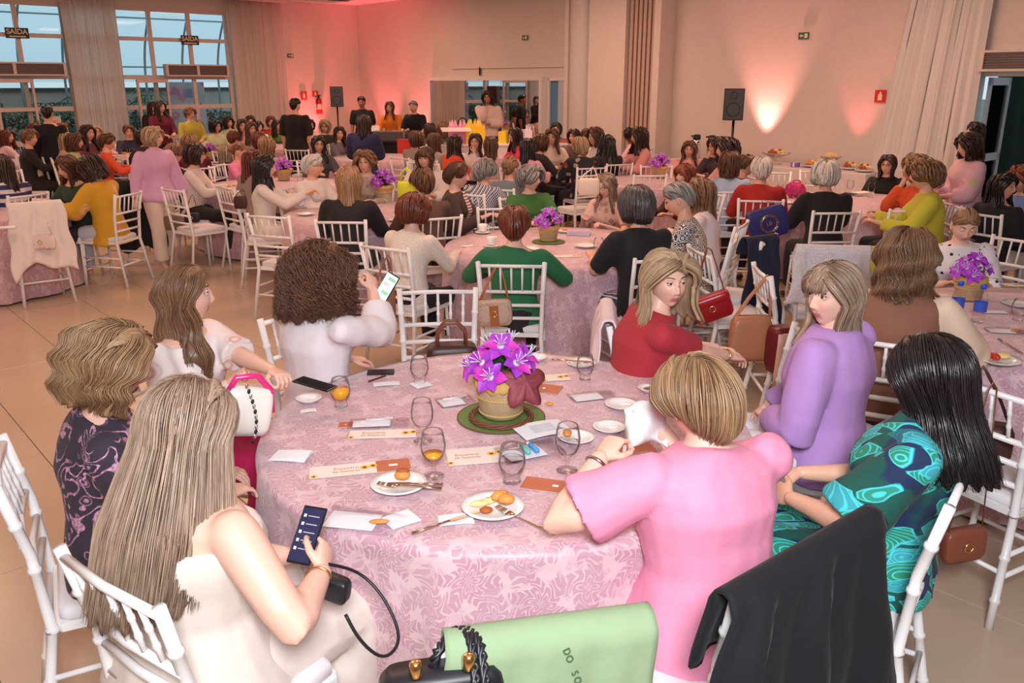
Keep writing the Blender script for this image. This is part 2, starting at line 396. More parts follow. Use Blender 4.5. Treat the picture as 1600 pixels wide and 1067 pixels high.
# a frame on the window wall: local X runs along -X of the room (left to right as seen), Y up, Z into the room
def wall_frame(which, along, z, off=.02):
    if which == 'w': return ROOM @ Matrix(((-1, 0, 0, along), (0, 0, 1, off), (0, 1, 0, z), (0, 0, 0, 1)))
    return ROOM @ Matrix(((0, 0, 1, off), (1, 0, 0, along), (0, 1, 0, z), (0, 0, 0, 1)))
LETTER = plain('sign_letter', srgb(235, 225, 190), .5)
def plate_sign(name, which, along, z, w_, h_, base, label, text=None, tsize=.1, sub=False, off=.03, arrow=None):
    r_ = empty(name); r_.matrix_world = wall_frame(which, along, z, off); tag(r_, label, 'sign')
    m = MB(); m.box((0, 0, 0), (w_ / 2, h_ / 2, .008)); obj('board', m, base, r_, False)
    if text: text_mesh(text, tsize, LETTER, r_, Matrix.Translation((0, h_ * .12 if sub else 0, .010)), bold=.003)
    if sub:
        m = MB(); m.box((0, -h_ * .32, .0095), (w_ * .36, h_ * .06, .0015)); obj('arrow_bar', m, LETTER, r_, False)
    if arrow == 'exit':
        m = MB(); m.box((w_ * .25, 0, .0095), (w_ * .15, h_ * .32, .0012)); obj('door_mark', m, LETTER, r_, False)
        m = MB(); m.poly([(-w_ * .38, 0), (-w_ * .2, h_ * .28), (-w_ * .2, h_ * .1), (0, h_ * .1), (0, -h_ * .1), (-w_ * .2, -h_ * .1), (-w_ * .2, -h_ * .28)][::-1], .008, .0105); obj('arrow_mark', m, LETTER, r_, False)
    if arrow == 'ext':
        m = MB(); m.poly([(-.03, -h_ * .34), (.03, -h_ * .34), (.03, h_ * .12), (.012, h_ * .2), (.012, h_ * .34), (-.012, h_ * .34), (-.012, h_ * .2), (-.03, h_ * .12)], .008, .0105); obj('extinguisher_mark', m, LETTER, r_, False)
    return r_
plate_sign('exit_sign', 'w', 7.87, 2.93, .42, .20, BLACK, 'black exit sign lettered SAIDA on the far left window', 'SAÍDA', .135, True)
plate_sign('exit_sign', 'w', 4.40, 2.90, .40, .20, BLACK, 'black exit sign lettered SAIDA on the window right of the first curtain', 'SAÍDA', .13, True)
plate_sign('exit_sign', 'w', 1.95, 2.62, .16, .09, GREEN_SIGN, 'small green exit arrow sign on the pink side wall', arrow='exit')
plate_sign('exit_sign', 'b', 6.45, 2.86, .16, .09, GREEN_SIGN, 'small green exit arrow sign on the wall above the mirror', arrow='exit')
plate_sign('exit_sign', 'b', 12.72, 2.66, .17, .10, GREEN_SIGN, 'small green exit arrow sign high above the buffet table', arrow='exit')
plate_sign('extinguisher_sign', 'w', 1.66, 1.68, .16, .20, RED, 'red fire extinguisher sign on the pink side wall, left one', arrow='ext')
plate_sign('extinguisher_sign', 'w', 1.34, 1.72, .16, .14, RED, 'red fire extinguisher sign right above the wall extinguisher', arrow='ext')
plate_sign('extinguisher_sign', 'b', 14.02, 1.80, .16, .17, RED, 'square red fire extinguisher sign on the wall beside the long curtain', arrow='ext')
# fire extinguisher
r_ = empty('fire_extinguisher'); r_.matrix_world = ROOM @ Matrix.Translation((1.30, .11, 1.22)); tag(r_, 'red fire extinguisher hung on the pink side wall', 'fire extinguisher')
m = MB(); m.lathe([(.03, 0), (.075, .012), (.078, .05), (.078, .32), (.06, .38), (.025, .40)], 14); obj('cylinder', m, RED, r_)
m = MB(); m.lathe([(.025, .395), (.03, .41), (.022, .45)], 10); m.box((0, .04, .46), (.012, .06, .012)); obj('valve', m, BLACK, r_, False)
m = MB(); m.tube([(0, .05, .43), (.09, .08, .36), (.10, .06, .15)], .012, 6); obj('hose', m, BLACK, r_)
m = MB(); m.lathe([(.079, .12), (.0795, .25)], 14, caps=(False, False)); obj('paper_label', m, LETTER, r_)

# curtains (pleated cloth hung from the ceiling line)
def curtain_mat(nm, c, tr_=.25):
    m, n, p = base_mat(nm, c, .9); p.inputs['Transmission Weight'].default_value = 0
    t = n.new('ShaderNodeBsdfTranslucent'); t.inputs[0].default_value = (*c, 1); x = n.new('ShaderNodeMixShader'); x.inputs[0].default_value = tr_
    n.l.new(p.outputs[0], x.inputs[1]); n.l.new(t.outputs[0], x.inputs[2]); n.l.new(x.outputs[0], m.node_tree.nodes['Material Output'].inputs[0]); return m
SHEER = curtain_mat('sheer_curtain', srgb(252, 246, 240), .6); HEAVY = curtain_mat('white_curtain', srgb(244, 238, 234), .15)
def curtain(which, a0, a1, ztop, label, mat, pleats, amp, off, lean=0.0):
    m = MB(); nx, nz = pleats * 8, 14; rows = []
    for iz in range(nz + 1):
        z = ztop * (1 - iz / nz) + .02; t = iz / nz; row = []
        for k in range(nx + 1):
            u = k / nx; ph = u * pleats * 2 * PI + .9 * math.sin(u * 9 + t * 1.4) * t
            d = off + amp * (math.sin(ph) + .3 * math.sin(2.3 * ph + 1)) * (.75 + .35 * math.sin(u * 31 + 2))
            a = a0 + (a1 - a0) * (u * (1 - .04 * math.sin(t * 3)) + .0) + lean * t * (1 - u) + .012 * math.sin(ph * 2)
            row.append((a, d, z) if which == 'w' else (d, a, z))
        rows.append(row)
    m.grid(rows, False); o = obj('curtain', m, mat); o.matrix_world = ROOM; tag(o, label, 'curtain')
    s_ = o.modifiers.new('thick', 'SOLIDIFY'); s_.thickness = .004; return o
curtain('w', 5.97, 7.05, 3.80, 'tall sheer white curtain between the two glazed bays', SHEER, 9, .028, .14)
curtain('w', 2.15, 3.52, 3.80, 'tall sheer white curtain beside the pink side wall', SHEER, 10, .028, .14)
curtain('b', 14.45, 15.42, 3.84, 'long white pleated curtain beside the doorway on the right', HEAVY, 9, .045, .17, -.45)
m = MB(); m.bb(2.0, 15, .05, .22, 3.80, 3.87); robj('trim_1', m, WALL)

# column, pier and folded partition on the back wall
m = MB(); m.lathe([(.26, 0), (.26, CEIL)], 28, caps=(False, False)); c_ = obj('column', m, plain('column_paint', srgb(214, 205, 198), .5)); c_.matrix_world = ROOM @ Matrix.Translation((.22, 8.30, 0)); tag(c_, kind='structure')
c_.name = 'trim_2'
m = MB(); m.bb(0, .36, 7.93, 8.03, 0, CEIL); robj('trim_3', m, WALL)
m = MB(); m.bb(0, .42, 8.62, 9.50, 0, CEIL); robj('trim_4', m, WALL)
m = MB(); m.bb(0, .40, 10.12, 10.26, 0, CEIL); robj('trim_5', m, WALL)
pr = empty('folding_partition'); pr.matrix_world = ROOM; tag(pr, 'folded accordion partition of beige panels stacked beside the pier', 'partition')
PARTM = plain('partition_panel', srgb(196, 168, 150), .6); PARTD = plain('partition_seal', srgb(104, 72, 56), .7)
for k in range(6):
    y = 9.53 + k * .10
    m = MB(); m.bb(.02, .34, y, y + .065, .02, CEIL - .02); obj('panel', m, PARTM, pr, False)
    m = MB(); m.bb(.02, .30, y + .065, y + .10, .02, CEIL - .02); obj('seal_strip', m, PARTD, pr, False)
# beam line above mirror and the door strip
m = MB(); m.bb(0, .035, 4.0, 7.92, 2.28, 2.30); robj('trim_6', m, WALL)
m = MB(); m.bb(0, .02, 0, 14.4, 0, .09); robj('baseboard_back', m, WHITE)
m = MB(); m.bb(0, 3.4, 0, .02, 0, .09); robj('baseboard_left', m, WHITE)
# mirror in its white frame
mr = empty('mirror'); mr.matrix_world = ROOM; tag(mr, 'wide wall mirror in a white frame behind the speaker', 'mirror')
MIRM = plain('mirror_glass', (.78, .8, .8), .02, 1.0)
m = MB(); m.bb(0, .10, 3.15, 3.23, .1, 2.10); m.bb(0, .10, 6.95, 7.03, .1, 2.10); m.bb(0, .10, 3.23, 6.95, 2.03, 2.10); m.bb(0, .10, 3.23, 6.95, .1, .18); obj('frame', m, WHITE, mr, False)
for k in range(3):
    m = MB(); y = 3.24 + k * 1.235; m.bb(.02, .04, y, y + 1.225, .18, 2.03); obj('mirror_panel', m, MIRM, mr, False)
m = MB(); m.ell((.04, 5.0, 2.22), (.02, .03, .10), 8, 6); o = obj('wall_ornament', m, BLACK); o.matrix_world = ROOM; tag(o, 'small black hanging ornament above the wall mirror', 'ornament')
# inner door on the back wall
dr = empty('door_3'); dr.matrix_world = ROOM; dr['kind'] = 'structure'
m = MB(); m.bb(0, .05, 7.16, 7.20, 0, 2.08); m.bb(0, .05, 7.86, 7.92, 0, 2.08); m.bb(0, .05, 7.16, 7.92, 2.02, 2.08); obj('door_frame', m, WHITE, dr, False)
m = MB(); m.bb(.0, .03, 7.44, 7.86, 0, 2.02); obj('door_leaf', m, plain('door_leaf', srgb(190, 200, 210), .5), dr, False)
m = MB(); m.bb(0, .006, 7.20, 7.44, 0, 2.02); obj('doorway_wall', m, plain('blue_room_wall', srgb(96, 140, 178), .7), dr, False)
m = MB(); m.tube([(.05, 7.49, .85), (.05, 7.49, 1.2)], .015, 8); obj('door_handle', m, CHROME, dr)
# doorway on the right with an open white leaf and a dark green screen outside
dr = empty('door_4'); dr.matrix_world = ROOM; dr['kind'] = 'structure'
LEAF = plain('aluminium_leaf', srgb(206, 210, 218), .35)
m = MB(); m.bb(-.15, .03, 15.25, 15.33, 0, 2.12); m.bb(-.15, .03, 15.25, 17.0, 2.06, 2.12); obj('door_frame', m, LEAF, dr, False)
m = MB()
for a_, b_ in ((-.9, -.84), (-.24, -.18)): m.bb(a_, b_, 15.36, 15.40, .02, 2.05)
for z in (.06, 1.0, 2.0): m.bb(-.9, -.18, 15.36, 15.40, z - .05, z + .05)
obj('door_leaf', m, LEAF, dr, False)
m = MB(); m.bb(-.85, -.23, 15.375, 15.385, .1, 1.96); obj('pane', m, PANE, dr, False)
m = MB(); m.bb(-.05, .0, 16.55, 16.66, 0, 2.06); m.bb(-.05, 0, 16.66, 17, 1.2, 1.28); m.bb(-.05, 0, 16.94, 17, 0, 2.06); m.bb(-.05, 0, 16.55, 17, 0, .1); obj('side_light_frame', m, LEAF, dr, False)
m = MB(); m.bb(-.03, -.02, 16.66, 16.94, .1, 2.06); obj('pane', m, PANE, dr, False)
m = MB(); nx = 40
m.grid([[(-1.35 + .04 * math.sin(k * 1.3), 15.05 + k * .07, z) for k in range(nx)] for z in (0.35, 1.5, 2.9)], False); o = obj('outdoor_screen', m, plain('dark_green_cloth', srgb(14, 40, 36), .9)); o.matrix_world = ROOM; tag(o, 'dark green cloth screen hanging outside the right doorway', 'screen')
m = MB(); m.bb(-4.3, -4.2, 13, 20, 0, 1.7); o = obj('garden_fence', m, plain('green_panel', srgb(150, 186, 172), .7), smooth=False); o.matrix_world = ROOM; tag(o, 'pale green garden fence seen through the right doorway', 'fence')
m = MB(); m.bb(-12, -.15, 12.8, 22, -.1, -.02); robj('ground_right', m, plain('paving', srgb(190, 160, 130), .9))

# ceiling cassette air conditioner near the corner
ac = empty('air_conditioner'); p_ = Vector((2.3, 2.3, CEIL)); ac.matrix_world = ROOM @ Matrix.Translation(p_) @ Matrix.Rotation(R(0), 4, 'Z'); tag(ac, 'white ceiling air conditioner with dark slots near the corner', 'air conditioner')
m = MB(); m.bb(-.55, .55, -.45, .45, -.16, 0); obj('case', m, WHITE, ac, False)
for x in (-.27, .27):
    for q in range(3):
        m = MB(); m.bb(x - .23, x + .23, .20 + q * .07, .24 + q * .07, -.172, -.16); obj('slot', m, DKGREY, ac, False)
# ceiling light fittings (the lamps themselves are area lights just below)
LAMP, n_, p_ = base_mat('lamp_panel', (1, .9, .8), .5); p_.inputs['Emission Color'].default_value = (1, .8, .62, 1); p_.inputs['Emission Strength'].default_value = 3

# ---------------- outside the windows: canopy ribs and skin, garden wall, palms, banner
m = MB(); m.bb(-2, 18, -9, -.15, -.15, -.05); robj('ground', m, plain('outdoor_paving', srgb(150, 140, 128), .9))
OUTW = plain('garden_wall', srgb(190, 190, 182), .9)
m = MB(); m.bb(-2, 18, -4.7, -4.5, -.1, 1.78); robj('wall_garden', m, OUTW)
m = MB(); m.bb(-2, 18, -4.75, -4.42, 1.78, 1.86); robj('trim_7', m, plain('wall_cap', srgb(70, 80, 84), .7))
cm, cn, cp_ = base_mat('canopy_skin', (.6, .75, .8), .4); t = cn.new('ShaderNodeBsdfTranslucent'); t.inputs[0].default_value = (.60, .80, .86, 1)
t2 = cn.new('ShaderNodeBsdfTransparent'); t2.inputs[0].default_value = (.86, .95, 1, 1); x = cn.new('ShaderNodeMixShader'); x.inputs[0].default_value = .62
cn.l.new(t.outputs[0], x.inputs[1]); cn.l.new(t2.outputs[0], x.inputs[2]); cn.l.new(x.outputs[0], cm.node_tree.nodes['Material Output'].inputs[0])
def arc(t): a_ = t * PI / 2; return (-.2 - 4.1 * math.sin(a_) * 1.0, 2.0 + 2.9 * math.cos(a_))
can = empty('canopy'); can.matrix_world = ROOM; tag(can, 'curved translucent canopy on grey ribs outside the windows', 'canopy')
m = MB(); m.grid([[(x, *arc(t_ / 16)) for t_ in range(17)] for x in np.linspace(0, 15, 16)], False); obj('canopy_skin', m, cm, can)
RIB = plain('rib_steel', srgb(150, 165, 172), .5)
for k in range(15):
    x = 1.0 + k * 1.0; m = MB(); m.tube([(x, arc(t_ / 14)[0] + .02, arc(t_ / 14)[1] - .05) for t_ in range(15)] + [(x, -4.3, .0)], .032, 6); obj('rib', m, RIB, can)
for t_ in (.32, .62, .9):
    y, z = arc(t_); m = MB(); m.tube([(.5, y + .03, z - .07), (14.8, y + .03, z - .07)], .022, 6); obj('purlin', m, RIB, can)
TUBEL, n_, p_ = base_mat('tube_lamp', (1, 1, 1), .5); p_.inputs['Emission Color'].default_value = (1, .97, .93, 1); p_.inputs['Emission Strength'].default_value = 4
for k, x in enumerate((4.1, 5.7, 7.9, 9.2)):
    r_ = empty('tube_lamp'); r_.matrix_world = ROOM @ Matrix.Translation((x, -.75, 3.72)); tag(r_, ['white tube lamp seen through the top of the window near the right curtain', 'white tube lamp behind the top pane beside the wide curtain', 'short white tube lamp above the far left exit sign', 'white tube lamp at the far left edge of the glazing'][k], 'lamp')
    m = MB(); m.tube([(-.6, 0, 0), (.6, 0, 0)], .03, 8); obj('tube', m, TUBEL, r_)
    m = MB(); m.bb(-.62, .62, -.04, .04, .035, .07); obj('fitting', m, WHITE, r_, False)
# palms and hedge
LEAFG = [plain('palm_green_%d' % k, c, .5) for k, c in enumerate([(.035, .10, .035), (.06, .15, .05), (.02, .07, .03)])]
def palm(x, y, s, label, grp, seed):
    rs = random.Random(seed); r_ = empty('palm'); r_.matrix_world = ROOM @ Matrix.Translation((x, y, 0)); tag(r_, label, 'palm', grp)
    m = MB(); m.tube([(0, 0, 0), (.02, 0, .5 * s), (0, 0, 1.1 * s)], [.04, .03, .025], 6); obj('stem', m, plain('palm_stem', (.10, .07, .04), .9), r_)
    for k in range(16):
        a = k * 2.4; h = (1.1 - .7 * rs.random()) * s; l = (.5 + .2 * rs.random()) * s; m = MB()
        cx, cy, cz = math.cos(a) * l * .6, math.sin(a) * l * .6, h + .3 * s * (1 - k / 16)
        m.tube([(0, 0, h), (cx * .5, cy * .5, (h + cz) / 2 + .05), (cx, cy, cz)], .006, 4)
        for q in range(9):
            b_ = a + (q - 4) * .36; L = l * .62
            tx, ty = math.cos(b_), math.sin(b_); px_, py_ = -ty * .022 * s, tx * .022 * s
            m.add([(cx, cy, cz), (cx + tx * L * .5 + px_, cy + ty * L * .5 + py_, cz + .03), (cx + tx * L, cy + ty * L, cz - .10 * s), (cx + tx * L * .5 - px_, cy + ty * L * .5 - py_, cz + .03), (cx + tx * L * .5, cy + ty * L * .5, cz + .015)], [(0, 1, 4), (1, 2, 4), (2, 3, 4), (3, 0, 4)])
        obj('frond', m, LEAFG[k % 3], r_, False)
for k in range(11):
    x = 3.3 + k * .92; palm(x, -1.9 - (k % 2) * .35, 1.15 + .25 * ((k * 7) % 4) / 3, 'dark green fan palm in the bed outside the windows', 'fan palms outside the windows', k)
m = MB(); rs = random.Random(3)
for k in range(5200):
    x, y, z = rs.uniform(1.5, 14), rs.uniform(-3.9, -3.2), rs.uniform(.0, 1.25) ; a, b, s = rs.random() * 6.3, rs.uniform(-.6, .9), rs.uniform(.05, .10)
    d = Vector((math.cos(a) * math.cos(b), math.sin(a) * math.cos(b), math.sin(b))); sd = d.orthogonal().normalized() * s * .35; c = Vector((x, y, z))
    m.add([c, c + d * s + sd, c + d * 2 * s, c + d * s - sd], [(0, 1, 2, 3)])
o = obj('hedge', m, LEAFG[0], None, False); o.matrix_world = ROOM; tag(o, 'dense dark green hedge growing along the garden wall', 'hedge', kind='stuff')
# printed banner behind the right door
def banner_mat():
    m, n, p = base_mat('banner_print', (.7, .8, .9), .5); c = n.coord('Object'); o_ = n.sep(c); f = n.noise(c, 2.2, 2)
    col = n.mix(n.step(f, .52, .56), srgb(196, 212, 230), srgb(206, 150, 190)); n.put(p.inputs['Base Color'], col); return m
r_ = empty('banner'); r_.matrix_world = ROOM @ Matrix(((-1, 0, 0, 4.15), (0, 0, 1, -1.1), (0, 1, 0, 0), (0, 0, 0, 1))); tag(r_, 'tall pale blue and pink printed banner standing outside the glass door', 'banner')
m = MB(); m.bb(-.42, .42, .12, 2.0, -.01, .01); obj('banner_sheet', m, banner_mat(), r_, False)
DB = plain('dark_blue_ink', srgb(60, 70, 110), .6)
for k, (dx, w_) in enumerate(((-.26, .03), (-.13, .04), (0, .04), (.13, .03), (.3, .035))): m = MB(); m.ell((dx, 1.45, .012), (w_, .06 if k == 4 else .03, .003), 10, 5); obj('printed_mark', m, DB, r_)
m = MB(); m.box((0, 1.75, .012), (.13, .10, .001)); obj('printed_mark', m, plain('pale_blue_ink', srgb(150, 170, 210), .6), r_, False)
m = MB(); m.bb(-.44, .44, .06, .12, -.05, .05); obj('foot_bar', m, BLACK, r_, False)
m = MB(); m.bb(-.16, .16, -.11, .11, 0, .004); o = obj('paper_notice', m, LETTER, None, False); o.matrix_world = wall_frame('w', 7.45 + .0, 1.2, -.05); tag(o, 'white paper notice with red print taped to the far left window', 'notice')
t_ = text_mesh('AVISO', .07, RED, o, Matrix.Translation((0, 0, .006)))
# ================================================================== people: bodies, clothes, hair
def paint_layer(me, cols):
    a = me.color_attributes.new('paint', 'FLOAT_COLOR', 'POINT'); a.data.foreach_set('color', np.asarray(cols, 'f').ravel())
def skin_mat(name, c):
    key = ('skin', name)
    if key in MATS: return MATS[key]
    m, n, p = base_mat(name, c, .42); p.inputs['Specular IOR Level'].default_value = .35
    at = n.new('ShaderNodeAttribute'); at.attribute_name = 'paint'; co_ = n.coord('Object'); f = n.noise(co_, 22, 3)
    sk = n.mix(f, tuple(x * .93 for x in c), (min(1, c[0] * 1.05), c[1] * 1.0, c[2] * .98))
    n.put(p.inputs['Base Color'], n.mix(at.outputs['Alpha'], sk, at.outputs['Color'])); MATS[key] = m; return m
SKIN = {'fair': skin_mat('skin_fair', srgb(236, 192, 172)), 'mid': skin_mat('skin_medium', srgb(230, 180, 154)), 'tan': skin_mat('skin_tan', srgb(186, 130, 102)), 'dark': skin_mat('skin_dark', srgb(126, 82, 62))}
def hair_mat(name, c1, c2, rough=.38):
    key = ('hair', name)
    if key in MATS: return MATS[key]
    m, n, p = base_mat(name, c1, rough); p.inputs['Specular IOR Level'].default_value = .55
    at = n.new('ShaderNodeAttribute'); at.attribute_name = 'paint'; o_ = n.sep(at.outputs['Color'])
    # paint: R = across the hair, G = along the strand, B = lock tint
    v = n.comb(n.m('MULTIPLY', o_[0], 60), n.m('MULTIPLY', o_[1], 1.6), 0.0); f = n.noise(v, 2.2, 3)
    t = n.m('ADD', n.m('MULTIPLY', n.step(f, .3, .7), .55), n.m('MULTIPLY', o_[2], .45), clamp=True)
    n.put(p.inputs['Base Color'], n.mix(t, c1, c2))
    v2 = n.comb(n.m('MULTIPLY', o_[0], 260), n.m('MULTIPLY', o_[1], 2.5), 0.0); n.put(p.inputs['Normal'], n.bump(n.noise(v2, 2.0, 2), .3, .004))
    MATS[key] = m; return m
HAIR = {k: hair_mat('hair_' + k, srgb(*a), srgb(*b), r_) for k, (a, b, r_) in {
    'black': ((16, 13, 16), (44, 36, 38), .3), 'dark': ((34, 22, 18), (74, 50, 40), .36), 'brown': ((62, 38, 26), (118, 80, 56), .4),
    'auburn': ((70, 28, 18), (128, 62, 42), .36), 'red': ((104, 46, 26), (160, 86, 56), .4), 'ltbrown': ((88, 60, 42), (160, 120, 88), .4),
    'blonde': ((142, 112, 84), (214, 186, 150), .42), 'ash': ((98, 76, 62), (194, 166, 142), .4), 'honey': ((112, 80, 54), (184, 146, 108), .42),
    'grey': ((96, 92, 90), (178, 174, 170), .42), 'white': ((190, 184, 176), (238, 234, 226), .45), 'darkgrey': ((40, 38, 40), (96, 92, 94), .36), 'curly': ((58, 34, 24), (122, 78, 54), .5)}.items()}
BROW = (.05, .03, .02)

def head_part(lod=1, brow=BROW, lips=(.55, .16, .16), open_eyes=True, smile=.3):
    """verts, faces, colours of a head; origin at its centre, +Y is forward"""
    NR, NS = (40, 56) if lod == 0 else ((20, 26) if lod == 1 else (12, 16))
    th = PI * (np.linspace(0.012, 1, NR) ** 1.25); ph = np.linspace(0, 2 * PI, NS, endpoint=False)
    T, A = np.meshgrid(th, ph, indexing='ij')
    d = np.stack([np.sin(T) * np.cos(A), np.cos(T), np.sin(T) * np.sin(A)], -1)
    x, y, z = d[..., 0] * .0755, d[..., 1] * .094, d[..., 2] * .112
    t = np.clip(-z / .116, 0, 1); x = x * (1 - .24 * t ** 1.7); y = np.where(y > 0, y * (1 - .04 * t), y * (1 - .50 * t ** 1.2))
    z = np.where(z > 0, z * .97, z)
    fr = np.clip(y / .05, 0, 1)
    y = y - .004 * fr * np.exp(-(x / .05) ** 2 - ((z + .01) / .05) ** 2)      # a flatter face
    ax = np.abs(x); g = lambda v, s: np.exp(-(v / s) ** 2)
    ramp = np.clip((.032 - z) / .062, 0, 1) * (z > -.043) ; low = np.clip((z + .043) / .010, 0, 1)
    y = y + fr * .0225 * g(x, .0068 + .0048 * ramp) * ramp ** 1.25 * np.where(z < -.033, low, 1)
    y = y + fr * .007 * g(ax - .012, .007) * g(z + .036, .008)                # nostril wings
    y = y - fr * .012 * g(ax - .031, .017) * g(z - .010, .013)                # sockets
    y = y + fr * .005 * g(ax - .030, .022) * g(z - .031, .009)                # brow ridge
    y = y + fr * .006 * g(ax - .040, .018) * g(z + .028, .018)                # cheeks
    mz = z - smile * .10 * (ax ** 1.0) * .5
    y = y + fr * (.0065 * g(x, .020) * g(mz + .057, .0045) + .0075 * g(x, .017) * g(mz + .067, .0052) - .003 * g(x, .022) * g(mz + .0615, .0022))
    y = y - fr * .004 * g(x, .02) * g(z + .078, .006) + fr * .008 * g(x, .022) * g(z + .097, .013)
    V = np.stack([x, y, z], -1).reshape(-1, 3); col = np.zeros((len(V), 4))
    X, Z, Fr = x.ravel(), z.ravel(), fr.ravel(); mzf = mz.ravel(); cw = (.24 if lod == 0 else .3)
    lipm = Fr * np.clip(1.35 - (X / .0235) ** 2 * 1.3, 0, 1) * (np.exp(-((mzf + .0575) / .0048) ** 4) + np.exp(-((mzf + .0668) / .0056) ** 4)); lipm = np.clip(lipm * 1.3, 0, 1)
    blush = Fr * .28 * np.exp(-((np.abs(X) - .045) / .016) ** 2 - ((Z + .028) / .018) ** 2)
    col[:, :3] = np.where((lipm > .12)[:, None], np.array(lips), np.array([.72, .30, .26])); col[:, 3] = np.maximum(lipm * .85, blush)
    verts = [tuple(p) for p in V]; faces = []
    for i in range(NR - 1):
        for j in range(NS): faces.append((i * NS + j, i * NS + (j + 1) % NS, (i + 1) * NS + (j + 1) % NS, (i + 1) * NS + j))
    faces.append(tuple(range(NS)))
    mb = MB(); mb.add(verts, faces); cols = [tuple(c) for c in col]
    def piece(fn, c):
        n0 = len(mb.v); fn(); cols.extend([(*c, 1.0) if c else (0, 0, 0, 0)] * (len(mb.v) - n0))
    ns = 10 if lod == 0 else 6
    for s in (-1, 1):
        ex, ey, ez = s * .0300, .0735, .0095
        if lod == 0:
            yaw = s * .14
            def ball(r, cut, c, off=0.0, n=18):   # a cap about the gaze direction
                def f():
                    rows = []
                    for i in range(6):
                        a = cut * (i + .001) / 5; rows.append([(ex + r * math.sin(a) * math.cos(b), ey + off + r * math.cos(a), ez + r * math.sin(a) * math.sin(b)) for b in [2 * PI * j / n for j in range(n)]])
                    mb.grid(rows, True, True)
                piece(f, c)
            ball(.0125, 1.7, (.62, .58, .56)); ball(.0126, .50, (.10, .055, .03), .0001); ball(.0127, .24, (.005, .005, .005), .0001)
            def lid(z0, z1, c, r=.0134):
                def f():
                    rows = []
                    for i in range(5):
                        e = z0 + (z1 - z0) * i / 4; row = []
                        for j in range(13):
                            a = -1.35 + 2.7 * j / 12; k = 1 - (a / 1.45) ** 2; ee = e * (k if abs(z0) < .9 and i == 0 else 1) if i == 0 else e
                            row.append((ex + r * math.sin(a) * math.cos(ee), ey + r * math.cos(a) * math.cos(ee), ez + r * math.sin(ee)))
                        rows.append(row)
                    mb.grid(rows, False)
                piece(f, c)
            if open_eyes: lid(.36, 1.35, None); lid(.30, .40, (.03, .02, .02), .0140); lid(-.32, -1.35, None)
            else: lid(-.30, 1.35, None); lid(-.42, -.26, (.03, .02, .02), .0142); lid(-.40, -1.35, None)
        else:
            piece(lambda: mb.ell((ex, .0795, ez), (.012, .007, .0052), 8, 5), (.035, .022, .02))
        def brow_():
            pts = [(s * (.013 + .034 * q / 4), .0905 - .017 * (q / 4) ** 1.6 , .0305 + .006 * math.sin(q / 4 * 2.6)) for q in range(5)]
            mb.tube(pts, [.0018, .0030, .0030, .0024, .001], 6, .7)
        piece(brow_, brow)
        def ear_():
            M = Matrix.Rotation(s * R(18), 3, 'Z') @ Matrix.Rotation(R(-8), 3, 'X')
            mb.ell((s * .073, -.008, -.006), (.007, .018, .031), 10 if lod == 0 else 6, 8 if lod == 0 else 5, M); 
            if lod == 0:
                pts = [Vector((s * .080, -.008 + .016 * math.cos(a), -.002 + .025 * math.sin(a))) for a in [(-.2 + k * .42) * PI / 2 + .3 for k in range(9)]]
                mb.tube(pts, .0042, 6); mb.ell((s * .077, .002, -.030), (.005, .007, .008), 8, 6)
        piece(ear_, None)
    return mb, cols

HANDS = {}
def hand_part(curl='relaxed', lod=1):
    """right hand, wrist at the origin, fingers along +Y, palm facing -Z, thumb on -X"""
    key = (curl, lod)
    if key in HANDS: return HANDS[key]
    mb = MB()
    rows = []
    for y, w_, h_, x in ((-.02, .024, .018, 0), (.0, .026, .019, 0), (.03, .036, .017, 0), (.06, .040, .0145, 0), (.085, .039, .0125, 0), (.094, .034, .009, 0)):
        rows.append([(x + w_ * math.cos(a), y, h_ * math.sin(a) - .002) for a in [2 * PI * j / 12 for j in range(12)]])
    mb.grid(rows, True, True, True)
    cu = {'relaxed': (22, 28, 18), 'flat': (4, 6, 5), 'grip': (42, 58, 36), 'fist': (72, 85, 55), 'point': (60, 80, 50)}[curl]
    for k, (x, l, r_) in enumerate(((-.030, .072, .0088), (-.010, .080, .0090), (.011, .074, .0086), (.030, .058, .0076))):
        p = Vector((x, .082, -.001)); a = 0; pts = [Vector((x * .92, .05, -.001)), p.copy()]; c3 = cu if not (curl == 'point' and k == 0) else (8, 8, 5)
        sp = x * (2.2 if curl in ('flat', 'relaxed') else .5)
        for q, f in enumerate((.45, .31, .24)):
            a += R(c3[q] * (1 + .08 * k)); dv = Vector((sp, math.cos(a), -math.sin(a))).normalized(); p = p + dv * l * f; pts.append(p.copy())
        mb.tube(pts, [r_ * .9, r_, r_ * .94, r_ * .84, r_ * .68], 8, round_=True)
    tc = {'relaxed': .5, 'flat': .2, 'grip': 1.0, 'fist': 1.0, 'point': .9}[curl]
    t0 = Vector((-.020, .018, -.006)); t1 = Vector((-.045, .045, -.012 - .012 * tc)); t2 = t1 + Vector((-.018 + .012 * tc, .030, -.012 * tc)); t3 = t2 + Vector((-.006 + .014 * tc, .024, -.010 * tc))
    mb.tube([t0, t1, t2, t3], [.0125, .0118, .0098, .0076], 8, round_=True)
    me = remesh(mb, .0042 if lod == 0 else .0085, 3 if lod == 0 else 1, factor=.4)
    v = co(me).copy(); f = faces_of(me); bpy.data.meshes.remove(me)
    out = MB(); out.add([tuple(p) for p in v], f); out.nails = None
    HANDS[key] = out; return out

